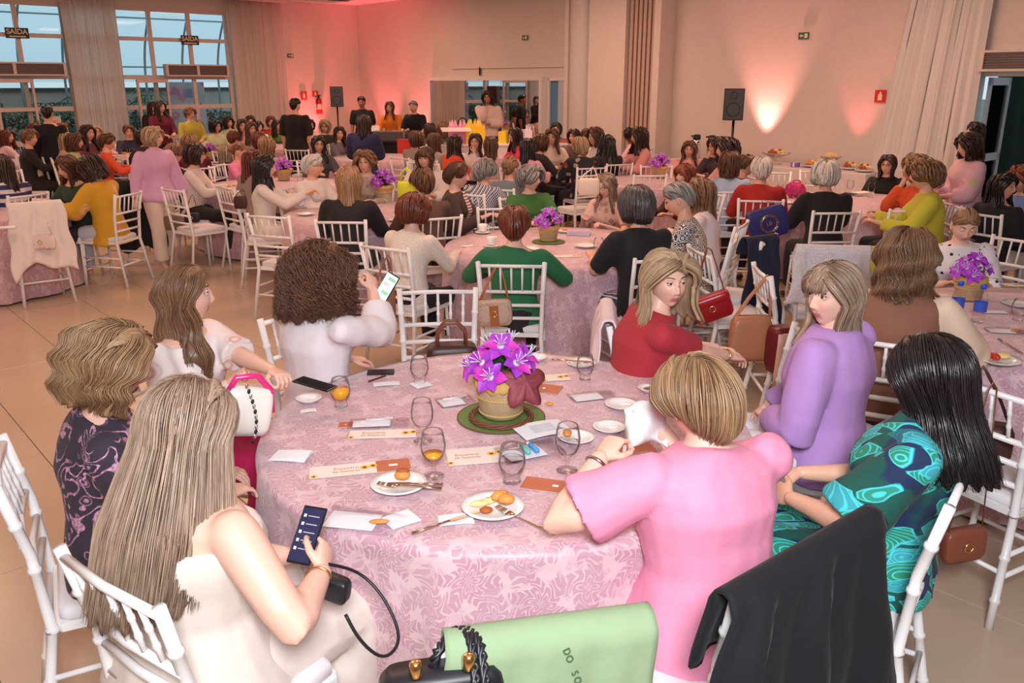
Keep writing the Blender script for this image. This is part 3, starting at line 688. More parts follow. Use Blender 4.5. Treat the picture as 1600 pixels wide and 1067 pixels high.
def ik(S, T, l1, l2, pole):
    d = T - S; L = d.length
    if L > (l1 + l2) * .995: T = S + d * ((l1 + l2) * .995 / L); d = T - S; L = d.length
    L = max(L, abs(l1 - l2) + .02); a = (l1 * l1 - l2 * l2 + L * L) / (2 * L); h = math.sqrt(max(l1 * l1 - a * a, 0))
    u = d.normalized(); pv = Vector(pole); pv = (pv - u * pv.dot(u)).normalized()
    return S + u * a + pv * h, T
def skel(p):
    """joints in the figure's own frame: origin on the floor below the hips, +Y forward"""
    sit = p.get('sit', True); k = p.get('scale', 1.0); J = {}
    hz = p.get('hipz', .535 if sit else .90)
    Rm = Matrix.Rotation(R(p.get('twist', 0)), 3, 'Z') @ Matrix.Rotation(R(p.get('side', 0)), 3, 'Y') @ Matrix.Rotation(-R(p.get('lean', 2)), 3, 'X')
    hip = Vector((0, 0, hz)); J['R'] = Rm; J['hip'] = hip; bend = Rm @ Vector((0, 0, 1))
    mid = Vector((0, 0, 1)).lerp(bend, .6).normalized(); waist = hip + mid * .17; J['waist'] = waist; J['rib'] = waist + bend * .15
    ch = waist + bend * .272; J['chest'] = ch; nb = waist + bend * .336; J['neck'] = nb
    Hm = Matrix.Rotation(R(p.get('twist', 0) + p.get('hy', 0)), 3, 'Z') @ Matrix.Rotation(R(p.get('hs', 0)), 3, 'Y') @ Matrix.Rotation(-R(p.get('hp', 0)), 3, 'X'); J['H'] = Hm
    pitch = R(p.get('lean', 2) * .5 + p.get('hp', 0) * .5); fw = Matrix.Rotation(R(p.get('twist', 0)), 3, 'Z')
    J['head'] = nb + fw @ Vector((math.sin(R(p.get('side', 0))) * .08, .022 + .11 * math.sin(pitch), p.get('neckl', .131) * math.cos(pitch)))
    for s, n in ((-1, 'L'), (1, 'R')):    # L is the figure's left: -X when facing +Y
        sh = ch + Rm @ Vector((s * .172 * p.get('bulk', 1) ** .5, -.005, -.012)); J['sh' + n] = sh
        tg = p.get('hand' + n, (s * .14, .30, hz + .12) if sit else (s * .24, .05, .82)); T = Vector(tg)
        el, T = ik(sh, T, .265, .235, p.get('pole' + n, (s * .55, -.5, -.8))); J['el' + n] = el; J['wr' + n] = T
        if sit:
            kn = Vector((s * p.get('knee', .11), .41, hz - .045)); an = Vector((s * p.get('foot', .11), .40 - p.get('tuck', 0), .09))
        else:
            st = p.get('step', .06); kn = Vector((s * .10, .02 + s * st * .6, .48)); an = Vector((s * .10, -.02 + s * st, .09))
        if 'knee' + n in p: kn = Vector(p['knee' + n])
        if 'ank' + n in p: an = Vector(p['ank' + n])
        J['hp' + n] = hip + Vector((s * .088, 0, -.01)); J['kn' + n] = kn; J['an' + n] = an
    return J
def torso(mb, J, p, off=0.0, z0=-.09, top='crew', n=18, flare=0.0):
    """elliptical sections from the seat up the spine"""
    b = p.get('bulk', 1.0); male = p.get('male', False); bu = (p.get('bust', 1.0) if not male else .2)
    spine = [J['hip'], J['waist'], J['rib'], J['chest'], J['neck']]
    sec = [(-.10, .155, .120, 0), (-.05, .170, .128, 0), (.0, .168, .122, -.005), (.08, .148, .108, 0), (.17, .128, .092, .004), (.25, .134, .098, .008 * bu), (.33, .146, .104 + .012 * bu, .016 * bu), (.39, .152, .098 + .004 * bu, .008 * bu), (.435, .166, .084, 0), (.462, .146, .070, -.002), (.485, .096, .060, 0), (.503, .058, .052, .006)]
    lim = {'crew': .503, 'scoop': .463, 'strap': .395, 'full': .503}[top]; rows = []
    kn = [0, .17, .32, .44, .505]
    def at(t):
        if t <= 0: return J['hip'] + Vector((0, 0, t))
        for i in range(4):
            if t <= kn[i + 1]: return spine[i].lerp(spine[i + 1], (t - kn[i]) / (kn[i + 1] - kn[i]))
        return spine[4]
    for t, w_, d_, yo in sec:
        if t < z0 or t > lim + .001: continue
        c = at(t); f = min(max(t / .25, 0), 1); Rm = Matrix.Identity(3).lerp(J['R'], f)
        ww = (w_ * (b if t < .44 else b ** .5) * (1.04 if male and t > .3 else 1) + off * (1 if t < .49 else .5)); dd = d_ * b + off
        if flare and t < .17: ww += flare * (.17 - t) / .25; dd += flare * (.17 - t) / .25
        rows.append([c + Rm @ Vector((ww * math.copysign(abs(math.cos(a)) ** .88, math.cos(a)), dd * math.sin(a) + yo * (1 if math.sin(a) > 0 else 0), 0)) for a in [2 * PI * j / n for j in range(n)]])
    mb.grid(rows, True, True, True)
def limb(mb, pts, rad, n=10): mb.tube(pts, rad, n, round_=True)
def arm_pts(J, s, frac, off, b=1.0, loose=0.0, flare=0.0):
    sh, el, wr = J['sh' + s], J['el' + s], J['wr' + s]
    L = [(0, .050), (.12, .050), (.3, .045), (.45, .041), (.53, .040), (.62, .040), (.8, .031), (.96, .026), (1.0, .025)]
    pts, rad = [], []
    for t, r_ in L:
        if t > frac: 
            t = frac
        q = sh.lerp(el, t / .53) if t <= .53 else el.lerp(wr, (t - .53) / .47)
        if pts and (q - pts[-1]).length < .004: continue
        pts.append(q); rad.append(r_ * b ** .8 + off + loose * t + flare * max(0, t - frac + .25) / .25)
        if t >= frac: break
    return pts, rad
def build_body(p, lod):
    J = skel(p); b = p.get('bulk', 1.0); mb = MB()
    torso(mb, J, p, n=18 if lod == 0 else 14); nk = J['neck']
    H = J['head']; mb.tube([nk - Vector((0, 0, .05)), nk, nk.lerp(H, .55) + J['H'] @ Vector((0, -.012, 0)), H + J['H'] @ Vector((0, -.022, -.02))], [.062, .054, .050, .052], 12)
    for s in 'LR':
        pts, rad = arm_pts(J, s, 1.0, 0, b); limb(mb, pts, rad)
        if p.get('legs', True):
            h, k, a = J['hp' + s], J['kn' + s], J['an' + s]
            limb(mb, [h, h.lerp(k, .5), k, k.lerp(a, .3), k.lerp(a, .7), a], [.088 * b, .076 * b, .055 * b, .056, .042, .035])
            fwd = Matrix.Rotation(p.get('toe' + s, 0), 3, 'Z') @ Vector((0, 1, 0)); mb.tube([a + Vector((0, 0, -.03)) - fwd * .03, a + Vector((0, 0, -.045)) + fwd * .05, a + Vector((0, 0, -.068)) + fwd * .13, a + Vector((0, 0, -.072)) + fwd * .16], [.032, .036, .030, .016], 10, .7)
    me = remesh(mb, .0105 if lod == 0 else .021, 4 if lod == 0 else 2)
    v = co(me).copy(); f = faces_of(me); bpy.data.meshes.remove(me)
    out = MB(); out.add([tuple(q) for q in v], f); cols = [(0, 0, 0, 0)] * len(v)
    if lod == 0 and p.get('nohead'): pass
    hm, hc = head_part(lod, p.get('brow', BROW), p.get('lips', (.5, .12, .12)), p.get('open_eyes', True), p.get('smile', .3))
    M = Matrix.Translation(H) @ J['H'].to_4x4(); 
    if p.get('beard'):
        pass
    out.add([M @ Vector(q) for q in hm.v], hm.f); cols += hc
    for s, sg in (('L', -1), ('R', 1)):
        el, wr = J['el' + s], J['wr' + s]; fd = (wr - el).normalized(); yv = (fd + Vector(p.get('bend' + s, (0, 0, 0)))).normalized()
        palm = Vector(p.get('palm' + s, (0, 0, -1))); zv = -(palm - yv * palm.dot(yv)).normalized(); xv = yv.cross(zv)
        Mh = Matrix((xv, yv, zv)).transposed().to_4x4(); Mh = Matrix.Translation(wr) @ Mh @ Matrix.Diagonal((sg * .95, .95, .95, 1))
        hp_ = hand_part(p.get('grip' + s, 'relaxed'), lod); out.add([Mh @ Vector(q) for q in hp_.v], [f_ if sg > 0 else tuple(reversed(f_)) for f_ in hp_.f]); cols += [(0, 0, 0, 0)] * len(hp_.v)
        J['hm' + s] = Mh
    me = out.mesh('body'); paint_layer(me, cols)
    return me, J
def build_top(p, lod):
    J = skel(p); b = p.get('bulk', 1.0); t = p.get('top', {}); off = t.get('off', .012) + (.004 if lod == 0 else 0); mb = MB()
    torso(mb, J, p, off, t.get('z0', -.06), t.get('neck', 'crew'), n=20 if lod == 0 else 14, flare=t.get('flare', 0))
    sl = t.get('sleeve', 1.0)
    if sl > 0:
        for s in 'LR':
            pts, rad = arm_pts(J, s, sl * .97, off + .004, b, t.get('loose', 0), t.get('cuff', 0)); d0 = (pts[0] - pts[1]).normalized(); r0 = rad[0] * .90; rad[0] = r0; rad[1] *= .95; pts = [pts[0] + d0 * r0 * .95, pts[0] + d0 * r0 * .6] + pts; rad = [r0 * .45, r0 * .86] + rad; mb.tube(pts, rad, 14)
    if t.get('strap'):
        for s in (-1, 1): mb.tube([J['chest'] + J['R'] @ Vector((s * .10, .10, -.06)), J['chest'] + J['R'] @ Vector((s * .10, .03, .035)), J['chest'] + J['R'] @ Vector((s * .095, -.07, .0)), J['chest'] + J['R'] @ Vector((s * .09, -.098, -.06))], .011, 8)
    if t.get('tail'):   # a long top lying over the thighs or hanging past the hips
        h = J['hip']; rows = []
        for z, w_, d_ in ((.05, .19, .15), (-.05, .21, .17), (-.05 - t['tail'], .23, .19)): rows.append([h + Vector((w_ * b * math.cos(a), d_ * b * math.sin(a), z)) for a in [2 * PI * j / 18 for j in range(18)]])
        mb.grid(rows, True, True, True)
    if t.get('hood') or t.get('collar'):
        n_ = J['neck']; mb.tube([n_ + J['R'] @ Vector((.075 * math.cos(a), .062 * math.sin(a) + .005, -.018 + .022 * (1 - math.sin(a)) / 2)) for a in [2 * PI * j / 14 + PI / 2 + .3 for j in range(13)]], .013 + off * .3, 6)
    me = remesh(mb, .011 if lod == 0 else .022, 3 if lod == 0 else 2, 'top')
    wrinkle(me, t.get('wr', .010 if lod == 0 else .007), t.get('wf', 5), seed=t.get('seed', 1)); return me
def build_bottom(p, lod):
    J = skel(p); b = p.get('bulk', 1.0); t = p.get('bottom', {}); off = t.get('off', .014); mb = MB(); kind = t.get('kind', 'trousers'); sit = p.get('sit', True)
    rows = []; h = J['hip']
    for z, w_, d_ in ((-.10, .15, .118), (-.05, .168, .128), (.02, .166, .12), (.09, .148, .110)): rows.append([h + Vector(((w_ * b + off * .6) * math.cos(a), (d_ * b + off * .6) * math.sin(a), z)) for a in [2 * PI * j / 16 for j in range(16)]])
    mb.grid(rows, True, True, True)
    end = t.get('end', .93)
    for s in 'LR':
        hh, k, a = J['hp' + s], J['kn' + s], J['an' + s]
        if kind == 'trousers':
            e = k.lerp(a, end); mb.tube([hh, hh.lerp(k, .5), k + Vector((0, .0, 0)), k.lerp(a, .35), e], [.095 * b + off, .082 * b + off, .062 * b + off, .058 + off, .046 + off + t.get('wide', 0)], 12)
        else:
            e = k.lerp(a, end * .98); mb.tube([hh, hh.lerp(k, .5), k, k.lerp(a, .4), e], [.10 * b + off, .095 * b + off, .085 * b + off, .09 * b + off, .10 + off], 12)
    if kind == 'skirt':
        k1, k2 = J['knL'], J['knR']; a1, a2 = J['anL'], J['anR']; m1 = (k1 + k2) / 2; m2 = (a1 + a2) / 2
        w_ = (k2 - k1).length / 2
        if sit: mb.tube([h, h.lerp(m1, .5) - Vector((0, 0, .01)), m1 - Vector((0, 0, .015))], [w_ + .055, w_ + .05, w_ + .045], 14, .55, ref=(0, 0, 1)); mb.tube([m1 - Vector((0, .01, .02)), m1.lerp(m2, end)], [w_ + .05, w_ + .08], 14, .5, ref=(0, 1, 0))
        else: mb.tube([h, m1, m1.lerp(m2, end)], [.17 * b, .19, .24], 16)
    me = remesh(mb, .013 if lod == 0 else .024, 3 if lod == 0 else 2, 'trousers' if kind == 'trousers' else 'skirt')
    wrinkle(me, t.get('wr', .010), 4, seed=3); return me

# ---------------------------------------------------------------- hair
def build_hair(s, lod):
    rs = random.Random(s.get('seed', 1)); face = R(s.get('face', 62)); L, Lf = s['L'], s.get('Lf', s['L']); vol = s.get('vol', .022)
    flare, wave, wf, curl = s.get('flare', .02), s.get('wave', 0), s.get('wf', 3), s.get('curl', 0)
    part = s.get('part', .0); short = s.get('short', False); g = Vector(s.get('g', (0, 0, -1))).normalized(); tip_in = s.get('tip', 0)
    rx, ry, rz = .076, .097, .115
    nape = s.get('nape', -52)
    def sk(d, r_): return Vector((d.x * (rx + r_), d.y * (ry + r_), d.z * (rz + r_)))
    def slerp(a, b, t):
        om = math.acos(max(-1, min(1, a.dot(b)))); return a if om < 1e-4 else (a * math.sin((1 - t) * om) + b * math.sin(t * om)) / math.sin(om)
    def path(u, n, t):
        """u -1..1 round the head by the back, n outward offset, t 0..1 along"""
        au = abs(u); az = u * (PI - face); 
        hl = s.get('front', 50)
        th = R(-28 + (hl + 28) * au ** 1.1); S = Vector((part * (.6 + .4 * au) + (math.copysign(.05, u) if u else 0), math.sin(th), math.cos(th))).normalized()
        if short: el = R(nape * max(0, 1 - (au / .62) ** 2.2) + s.get('side_el', -14) * min(1, (au / .62) ** 2.2)); 
        else: el = R(-6)
        E = Vector((math.sin(az) * math.cos(el), -math.cos(az) * math.cos(el), math.sin(el)))
        hang = 0 if short else max(.01, L + (Lf - L) * au ** 2.5); skl = .16 + .05 * (1 - au); w_ = skl / (skl + hang)
        th_v = vol * (1 + .25 * math.sin(u * 7 + 1)) 
        if t < w_ or short:
            q = min(t / w_, 1); ramp = min(1, .35 + q * 1.3)
            if short: ramp *= (1 if q < .72 else max(.28, 1 - (q - .72) / .28 * .75))
            pt = sk(slerp(S, E, q), th_v * ramp + n); nz = slerp(S, E, q); dn = q * skl
        else:
            q = (t - w_) / (1 - w_); dn = skl + q * hang; base = sk(E, th_v + n); rad = Vector((E.x, E.y, 0)).normalized(); nz = rad
            x = q * hang; fl = flare * min(1, x / .22) - tip_in * max(0, q - .7) / .3 - .030 * math.exp(-((x - .09) / .07) ** 2) * s.get('waist', 1) * (1 if au > .3 else .4)
            pt = base + g * x + rad * fl
            if au > .80 and s.get('shoulder', True): pt += Vector((0, .03 * min(1, x / .2), 0))
        if wave: pt = pt + nz * wave * min(1, dn / .18) * math.sin(dn * wf * 2 * PI / .2 + u * 5) + Vector((math.cos(az), math.sin(az), 0)) * wave * .8 * min(1, dn / .18) * math.sin(dn * wf * 2 * PI / .2 + 1.5 + u * 9)
        return pt, dn
    mb = MB(); cols = []
    NU, NV = (72, 30) if lod == 0 else (24, 12)
    ph1, ph2 = rs.random() * 6, rs.random() * 6
    def ring(sign, nrm):
        rows = []
        for j in range(NV + 1):
            row = []
            for i in range(NU + 1):
                u = -1 + 2 * i / NU; t = j / NV
                gr = (.0014 if lod == 0 else .003) * (math.sin(u * 43 + ph1) + math.sin(u * 71 + ph2 + t * 2)) * min(1, t * 3)
                if s.get('fluff'): gr += s['fluff'] * (math.sin(u * 23 + t * 17) * math.sin(t * 21 + u * 9 + 1))
                tt = t * (1 - (.05 if sign > 0 else .07) * (1 + math.sin(u * 37 + ph1)) / 2 * (0 if short else 1))
                pt, dn = path(u, (gr - .004) if sign > 0 else -min(.022, vol + .004) , tt); row.append(pt)
                cols.append((u * .5 + .5, dn * 3, .35 + .3 * math.sin(u * 29 + ph1) * math.sin(u * 11), 1))
            rows.append(row)
        return rows
    A = ring(1, 0); B = ring(-1, 0); n0 = 0
    mb.v = [tuple(p) for r_ in A for p in r_] + [tuple(p) for r_ in B for p in r_]
    W = NU + 1; H_ = (NV + 1) * W; f = []
    for j in range(NV):
        for i in range(NU):
            a = j * W + i; f.append((a, a + 1, a + W + 1, a + W)); f.append((H_ + a, H_ + a + W, H_ + a + W + 1, H_ + a + 1))
    for i in range(NU): a = NV * W + i; f.append((a, a + 1, H_ + a + 1, H_ + a)); f.append((i + 1, i, H_ + i, H_ + i + 1))
    for j in range(NV): a = j * W; f.append((a + W, a, H_ + a, H_ + a + W)); a += NU; f.append((a, a + W, H_ + a + W, H_ + a))
    mb.f = f; mb.mi = [0] * len(f)
    # locks
    nl = s.get('locks', 1150 if lod == 0 else 60); seg = s.get('seg', 16 if lod == 0 else 7); lw = s.get('lw', .0029 if lod == 0 else .012)
    def lock(pts, w0, uc, tint, dns):
        rows = []
        for k, q in enumerate(pts):
            T_ = (pts[min(k + 1, len(pts) - 1)] - pts[max(k - 1, 0)]).normalized(); out = Vector((q.x, q.y, max(q.z, 0) * .8)).normalized(); side = T_.cross(out).normalized(); out = side.cross(T_)
            f_ = k / (len(pts) - 1); ww = w0 * (min(1, .3 + f_ * 4) * (1 - max(0, f_ - .65) / .35 * .85))
            rows.append([q - side * ww, q + out * ww * .55, q + side * ww]); cols.extend([(uc + .003 * e, dns[k] * 3, tint, 1) for e in range(3)])
        mb.grid(rows, True, True, True)
    for i in range(nl):
        u = rs.uniform(-1, 1); t0 = rs.uniform(0, .10) if not curl else rs.uniform(0, .5); t1 = rs.uniform(.88, 1.0) if rs.random() < .75 else rs.uniform(.6, .9)
        if short and rs.random() < .5: t0 = rs.uniform(0, .6); t1 = min(1, t0 + rs.uniform(.3, .5))
        n = rs.uniform(-.002, .005) + (rs.random() ** 3) * s.get('fly', .004); du = rs.uniform(-.03, .03); pts, dns = [], []; a0 = rs.random() * 6.3; cr = curl * rs.uniform(.6, 1.25)
        for k in range(seg):
            t = t0 + (t1 - t0) * k / (seg - 1); pt, dn = path(max(-1, min(1, u + du * t)), n, t)
            if curl:
                a = a0 + k * s.get('cturn', 1.15); rd = Vector((pt.x, pt.y, pt.z * .3)).normalized(); pt = pt + rd * (math.cos(a) * cr + cr * .5) + Vector((-rd.y, rd.x, 0)) * math.sin(a) * cr
            pts.append(pt); dns.append(dn)
        lock(pts, lw * rs.uniform(.6, 1.3), (u + 1) / 2, rs.random(), dns)
    if s.get('bangs'):
        nb = (70 if lod == 0 else 14)
        for i in range(nb):
            a = (i / (nb - 1) - .5) * 2 * R(s.get('bw', 46)); S = Vector((math.sin(a) * .45 + part, .35, .85)).normalized(); sw = s.get('sweep', 0)
            e = R(s.get('bend_el', 14) - rs.random() * 6); E = Vector((math.sin(a + sw * .5) * math.cos(e), math.cos(a + sw * .5) * math.cos(e), math.sin(e)))
            pts = []; dns = []
            for k in range(8):
                t = k / 7; pts.append(sk(slerp(S, E, t), .010 + .008 * math.sin(t * PI) + rs.uniform(-.001, .002))); dns.append(t * .1)
            lock(pts, (.0065 if lod == 0 else .017), (a + 2) * .3, rs.random(), dns)
    else:      # hair swept back from the forehead
        nb = (90 if lod == 0 else 14)
        for i in range(nb):
            a = (i / (nb - 1) - .5) * 2 * R(58); e0 = R(34 - 16 * abs(a)); S = Vector((math.sin(a) * math.cos(e0), math.cos(a) * math.cos(e0), math.sin(e0)))
            b_ = math.copysign(R(104), a - part) ; el = R(20); E = Vector((math.sin(b_) * math.cos(el), math.cos(b_) * math.cos(el), math.sin(el)))
            if s.get('pulled'): E = Vector((math.sin(b_) * .3, -.9, .35)).normalized()
            mid = Vector((S.x * .7, S.y * .45, .9)).normalized(); pts = []; dns = []
            for k in range(8):
                t = k / 7; dd = slerp(slerp(S, mid, t), slerp(mid, E, t), t); pts.append(sk(dd, (.003 + vol * .9 * min(1, t * 2.2)) + rs.uniform(-.001, .003))); dns.append(t * .15)
            lock(pts, (.008 if lod == 0 else .022), .3 + a * .2, rs.random(), dns)
    if s.get('bun'):
        bx, by, bz, br = s['bun']; n1 = len(mb.v); mb.ell((bx, by, bz), (br, br * .8, br), 16, 10); cols.extend([(k % 17 * .06, .2, .5, 1) for k in range(len(mb.v) - n1)])
        for i in range(26 if lod == 0 else 8):
            a = i * .7; pts = [Vector((bx + br * 1.03 * math.cos(a + k * .35) * math.sin(.3 + k * .3), by - br * .85 * math.cos(.3 + k * .3), bz + br * 1.03 * math.sin(a + k * .35) * math.sin(.3 + k * .3))) for k in range(7)]; lock(pts, br * .13, i * .1, rs.random(), [.1 * k for k in range(7)])
    me = mb.mesh('hair'); paint_layer(me, cols); return me
HS = {
 'long': dict(L=.27, Lf=.24, vol=.020, flare=.02), 'verylong': dict(L=.42, Lf=.36, vol=.020, flare=.03), 'wavy': dict(L=.24, Lf=.22, vol=.030, flare=.03, wave=.010, wf=3, fly=.008),
 'bob': dict(L=.10, Lf=.10, vol=.030, flare=.02, tip=.03), 'bangs': dict(L=.18, Lf=.16, vol=.026, flare=.015, bangs=True), 'bobwave': dict(L=.13, Lf=.12, vol=.034, flare=.03, wave=.009, wf=3, fly=.008),
 'short': dict(L=0, short=True, vol=.028, nape=-50), 'crop': dict(L=0, short=True, vol=.014, nape=-40, side_el=6, face=70), 'man': dict(L=0, short=True, vol=.010, nape=-34, side_el=8, face=76),
 'puff': dict(L=0, short=True, vol=.042, nape=-54, fluff=.006, curl=.008, locks=90, side_el=-22), 'updo': dict(L=0, short=True, vol=.018, nape=-36, side_el=0, pulled=True, bun=(0, -.115, .05, .045)),
 'bun': dict(L=0, short=True, vol=.010, nape=-30, side_el=2, pulled=True, bun=(0, -.125, .02, .038)), 'curlylong': dict(L=.16, Lf=.14, vol=.045, flare=.03, curl=.010, locks=110, fluff=.007),
 'page': dict(L=.07, Lf=.08, vol=.036, flare=.012, tip=.03, bangs=True)}
# ---------------------------------------------------------------- a person
CACHE = {}
SPOTS = []; ROOM_I = ROOM.inverted()
def cached(kind, key, fn):
    k = (kind, repr(key))
    if k not in CACHE: CACHE[k] = fn()
    return CACHE[k]
GLASSM = plain('spectacle_frame', (.02, .015, .015), .3)
SHOE = plain('dark_shoe', (.03, .025, .025), .4)
PEOPLE = {}
POSES = {
 'table': dict(lean=9, handL=(-.16, .40, .80), handR=(.14, .42, .80), palmL=(0, 0, -1), palmR=(0, 0, -1)),
 'lap': dict(lean=2, handL=(-.07, .26, .66), handR=(.08, .28, .66)),
 'chin': dict(lean=11, handL=(-.15, .38, .80), handR=(.06, .19, 1.02), palmR=(0, -1, .2), gripR='grip', bendR=(0, 0, .5), poleR=(.4, .3, -1)),
 'eat': dict(lean=13, hp=14, handL=(-.15, .38, .82), handR=(.10, .36, .86), gripR='grip', gripL='grip'),
 'back': dict(lean=-4, handL=(-.12, .26, .68), handR=(.12, .26, .68)),
 'hang': dict(sit=False, lean=1, handL=(-.25, .04, .72), handR=(.25, .04, .72)),
 'hold': dict(sit=False, lean=2, handL=(-.10, .28, 1.06), handR=(.10, .28, 1.04), gripL='grip', gripR='grip', poleL=(-.6, -.3, -1), poleR=(.6, -.3, -1)),
 'walk': dict(sit=False, lean=3, step=.12, handL=(-.26, .12, .74), handR=(.24, -.02, .74)),
 'work': dict(sit=False, lean=12, handL=(-.18, .36, .98), handR=(.18, .36, .98))}
def person(px, py, pose='table', yaw=0, hair='long', hcol='brown', skin='mid', top=None, bottom=None, label='', hz=1.175, lod=1, group=None, glasses=False, over=None, hairover=None, scale=1.0, name='person', chair=True, extra=None, shoes=SHOE, tkey=None, bkey=None, fixed=False):
    p = dict(POSES[pose]) if isinstance(pose, str) else dict(pose)
    if over: p.update(over)
    topk = dict(tkey or {}); p['top'] = topk; p['bottom'] = dict(bkey or {})
    J = skel(p); hl = J['head']; sc = scale; headz = (hl.z * sc)
    Rz = Matrix.Rotation(R(yaw), 3, 'Z')
    if lod and not fixed and 'hands_world' not in p:      # slide along the line of sight (a slightly taller or smaller figure) until clear of tables and neighbours
        best = None
        for k in range(19):
            s_ = scale + (.012 * ((k + 1) // 2)) * (1 if k % 2 else -1); W = at_z(px, py, hl.z * s_); o_ = Rz @ Vector((hl.x * s_, hl.y * s_, 0)); x, y = W.x - o_.x, W.y - o_.y; cost = abs(s_ - scale) * 3.0
            for c in TABLES.values(): cost += max(0, (1.10 if p.get('sit', True) else 1.22) - math.hypot(x - c.x, y - c.y)) * 2
            for (qx, qy) in SPOTS: cost += max(0, .52 - math.hypot(x - qx, y - qy)) * 2
            wl = ROOM_I @ Vector((x, y, 0)); cost += max(0, .35 - wl.x) * 4 + max(0, .35 - wl.y) * 4
            if best is None or cost < best[0]: best = (cost, s_)
        sc = scale = best[1]; headz = hl.z * sc
    W = at_z(px, py, headz); off = Rz @ Vector((hl.x * sc, hl.y * sc, 0)); loc = Vector((W.x - off.x, W.y - off.y, 0)); SPOTS.append((loc.x, loc.y))
    if 'hands_world' in p:      # targets given as world points
        inv = (Matrix.Translation(loc) @ Rz.to_4x4() @ Matrix.Scale(sc, 4)).inverted()
        for s_, pt in p['hands_world'].items(): p['hand' + s_] = tuple(inv @ Vector(pt))
        del p['hands_world']
    root = empty(name, loc, R(yaw)); root.scale = (sc,) * 3
    tag(root, label, 'person', group)
    bp = {k: v for k, v in p.items() if k not in ('top', 'bottom')}
    me, J = cached('body', (bp, lod), lambda: build_body(p, lod))
    b = link('body', me, root); setmat(b, SKIN[skin])
    if top:
        t = link('top', cached('top', (bp, topk, lod), lambda: build_top(p, lod)), root); setmat(t, top)
    if bottom and p.get('legs', True):
        q = link('trousers' if p['bottom'].get('kind', 'trousers') == 'trousers' else 'skirt', cached('bot', (bp, p['bottom'], lod), lambda: build_bottom(p, lod)), root); setmat(q, bottom)
    hs = dict(HS[hair]) if isinstance(hair, str) else dict(hair)
    if hairover: hs.update(hairover)
    hm = cached('hair', (hs, lod), lambda: build_hair(hs, lod)); h = link('hair', hm, root); setmat(h, HAIR[hcol])
    HM = Matrix.Translation(J['head']) @ J['H'].to_4x4(); h.matrix_local = HM
    if glasses:
        m = MB(); n_ = 16 if lod == 0 else 8
        for s_ in (-1, 1):
            m.tube([(s_ * .031 + .021 * math.cos(a), .098 + 0 * a, .008 + .016 * math.sin(a)) for a in [2 * PI * j / n_ for j in range(n_ + 1)]], .0018, 5)
            m.tube([(s_ * .052, .097, .012), (s_ * .068, .06, .012), (s_ * .076, -.005, .008)], .0018, 5)
        m.tube([(-.010, .1, .010), (0, .102, .013), (.010, .1, .010)], .0018, 5); g_ = obj('glasses', m, GLASSM, root); g_.matrix_local = HM
    if p.get('legs', True) and shoes is not None and (lod == 0 or at_y(px, py, W.y).length < 9):
        m = MB()
        for s_ in 'LR':
            a = J['an' + s_]; m.tube([a + Vector((0, -.045, -.045)), a + Vector((0, .05, -.055)), a + Vector((0, .13, -.068)), a + Vector((0, .175, -.07))], [.034, .042, .038, .02], 10, .6)
            so = obj('shoe', m, shoes, root); m = MB()
    if chair and p.get('sit', True): CH = chair_at(loc.x - (Rz @ Vector((0, -.03, 0))).x * -1, loc.y + (Rz @ Vector((0, .0, 0))).y, yaw, label, lod, nice=(chair if isinstance(chair, str) else None), W=W)
    PEOPLE[label] = (root, J, sc); root['_lod'] = lod; del root['_lod']
    return root, J

# ---------------------------------------------------------------- the white bamboo-style chair
CHW = plain('chair_paint', srgb(240, 238, 238), .32); CUSH = plain('seat_cushion', srgb(232, 228, 230), .8)
def bamboo(pts, r_, n, rings=()):
    """a turned stick with ring nodes"""
    P = [Vector(q) for q in pts]; out = []; rad = []; segs = [(P[i + 1] - P[i]).length for i in range(len(P) - 1)]; tot = sum(segs)
    ts = {0.0, 1.0}
    acc = 0
    for L_ in segs[:-1]: acc += L_; ts.add(acc / tot)
    for g_ in rings:
        for d_ in (-.011, -.005, .005, .011): ts.add(min(1, max(0, g_ + d_ / tot * 1.0)))
    def at(t):
        d_ = t * tot
        for i, L_ in enumerate(segs):
            if d_ <= L_ + 1e-9: return P[i].lerp(P[i + 1], d_ / L_)
            d_ -= L_
        return P[-1]
    m = MB(); T = sorted(ts)
    for t in T: rr = r_ * (1.28 if any(abs(t - g_) * tot < .0075 for g_ in rings) else 1.0); out.append(at(t)); rad.append(rr)
    m.tube(out, rad, n); return m
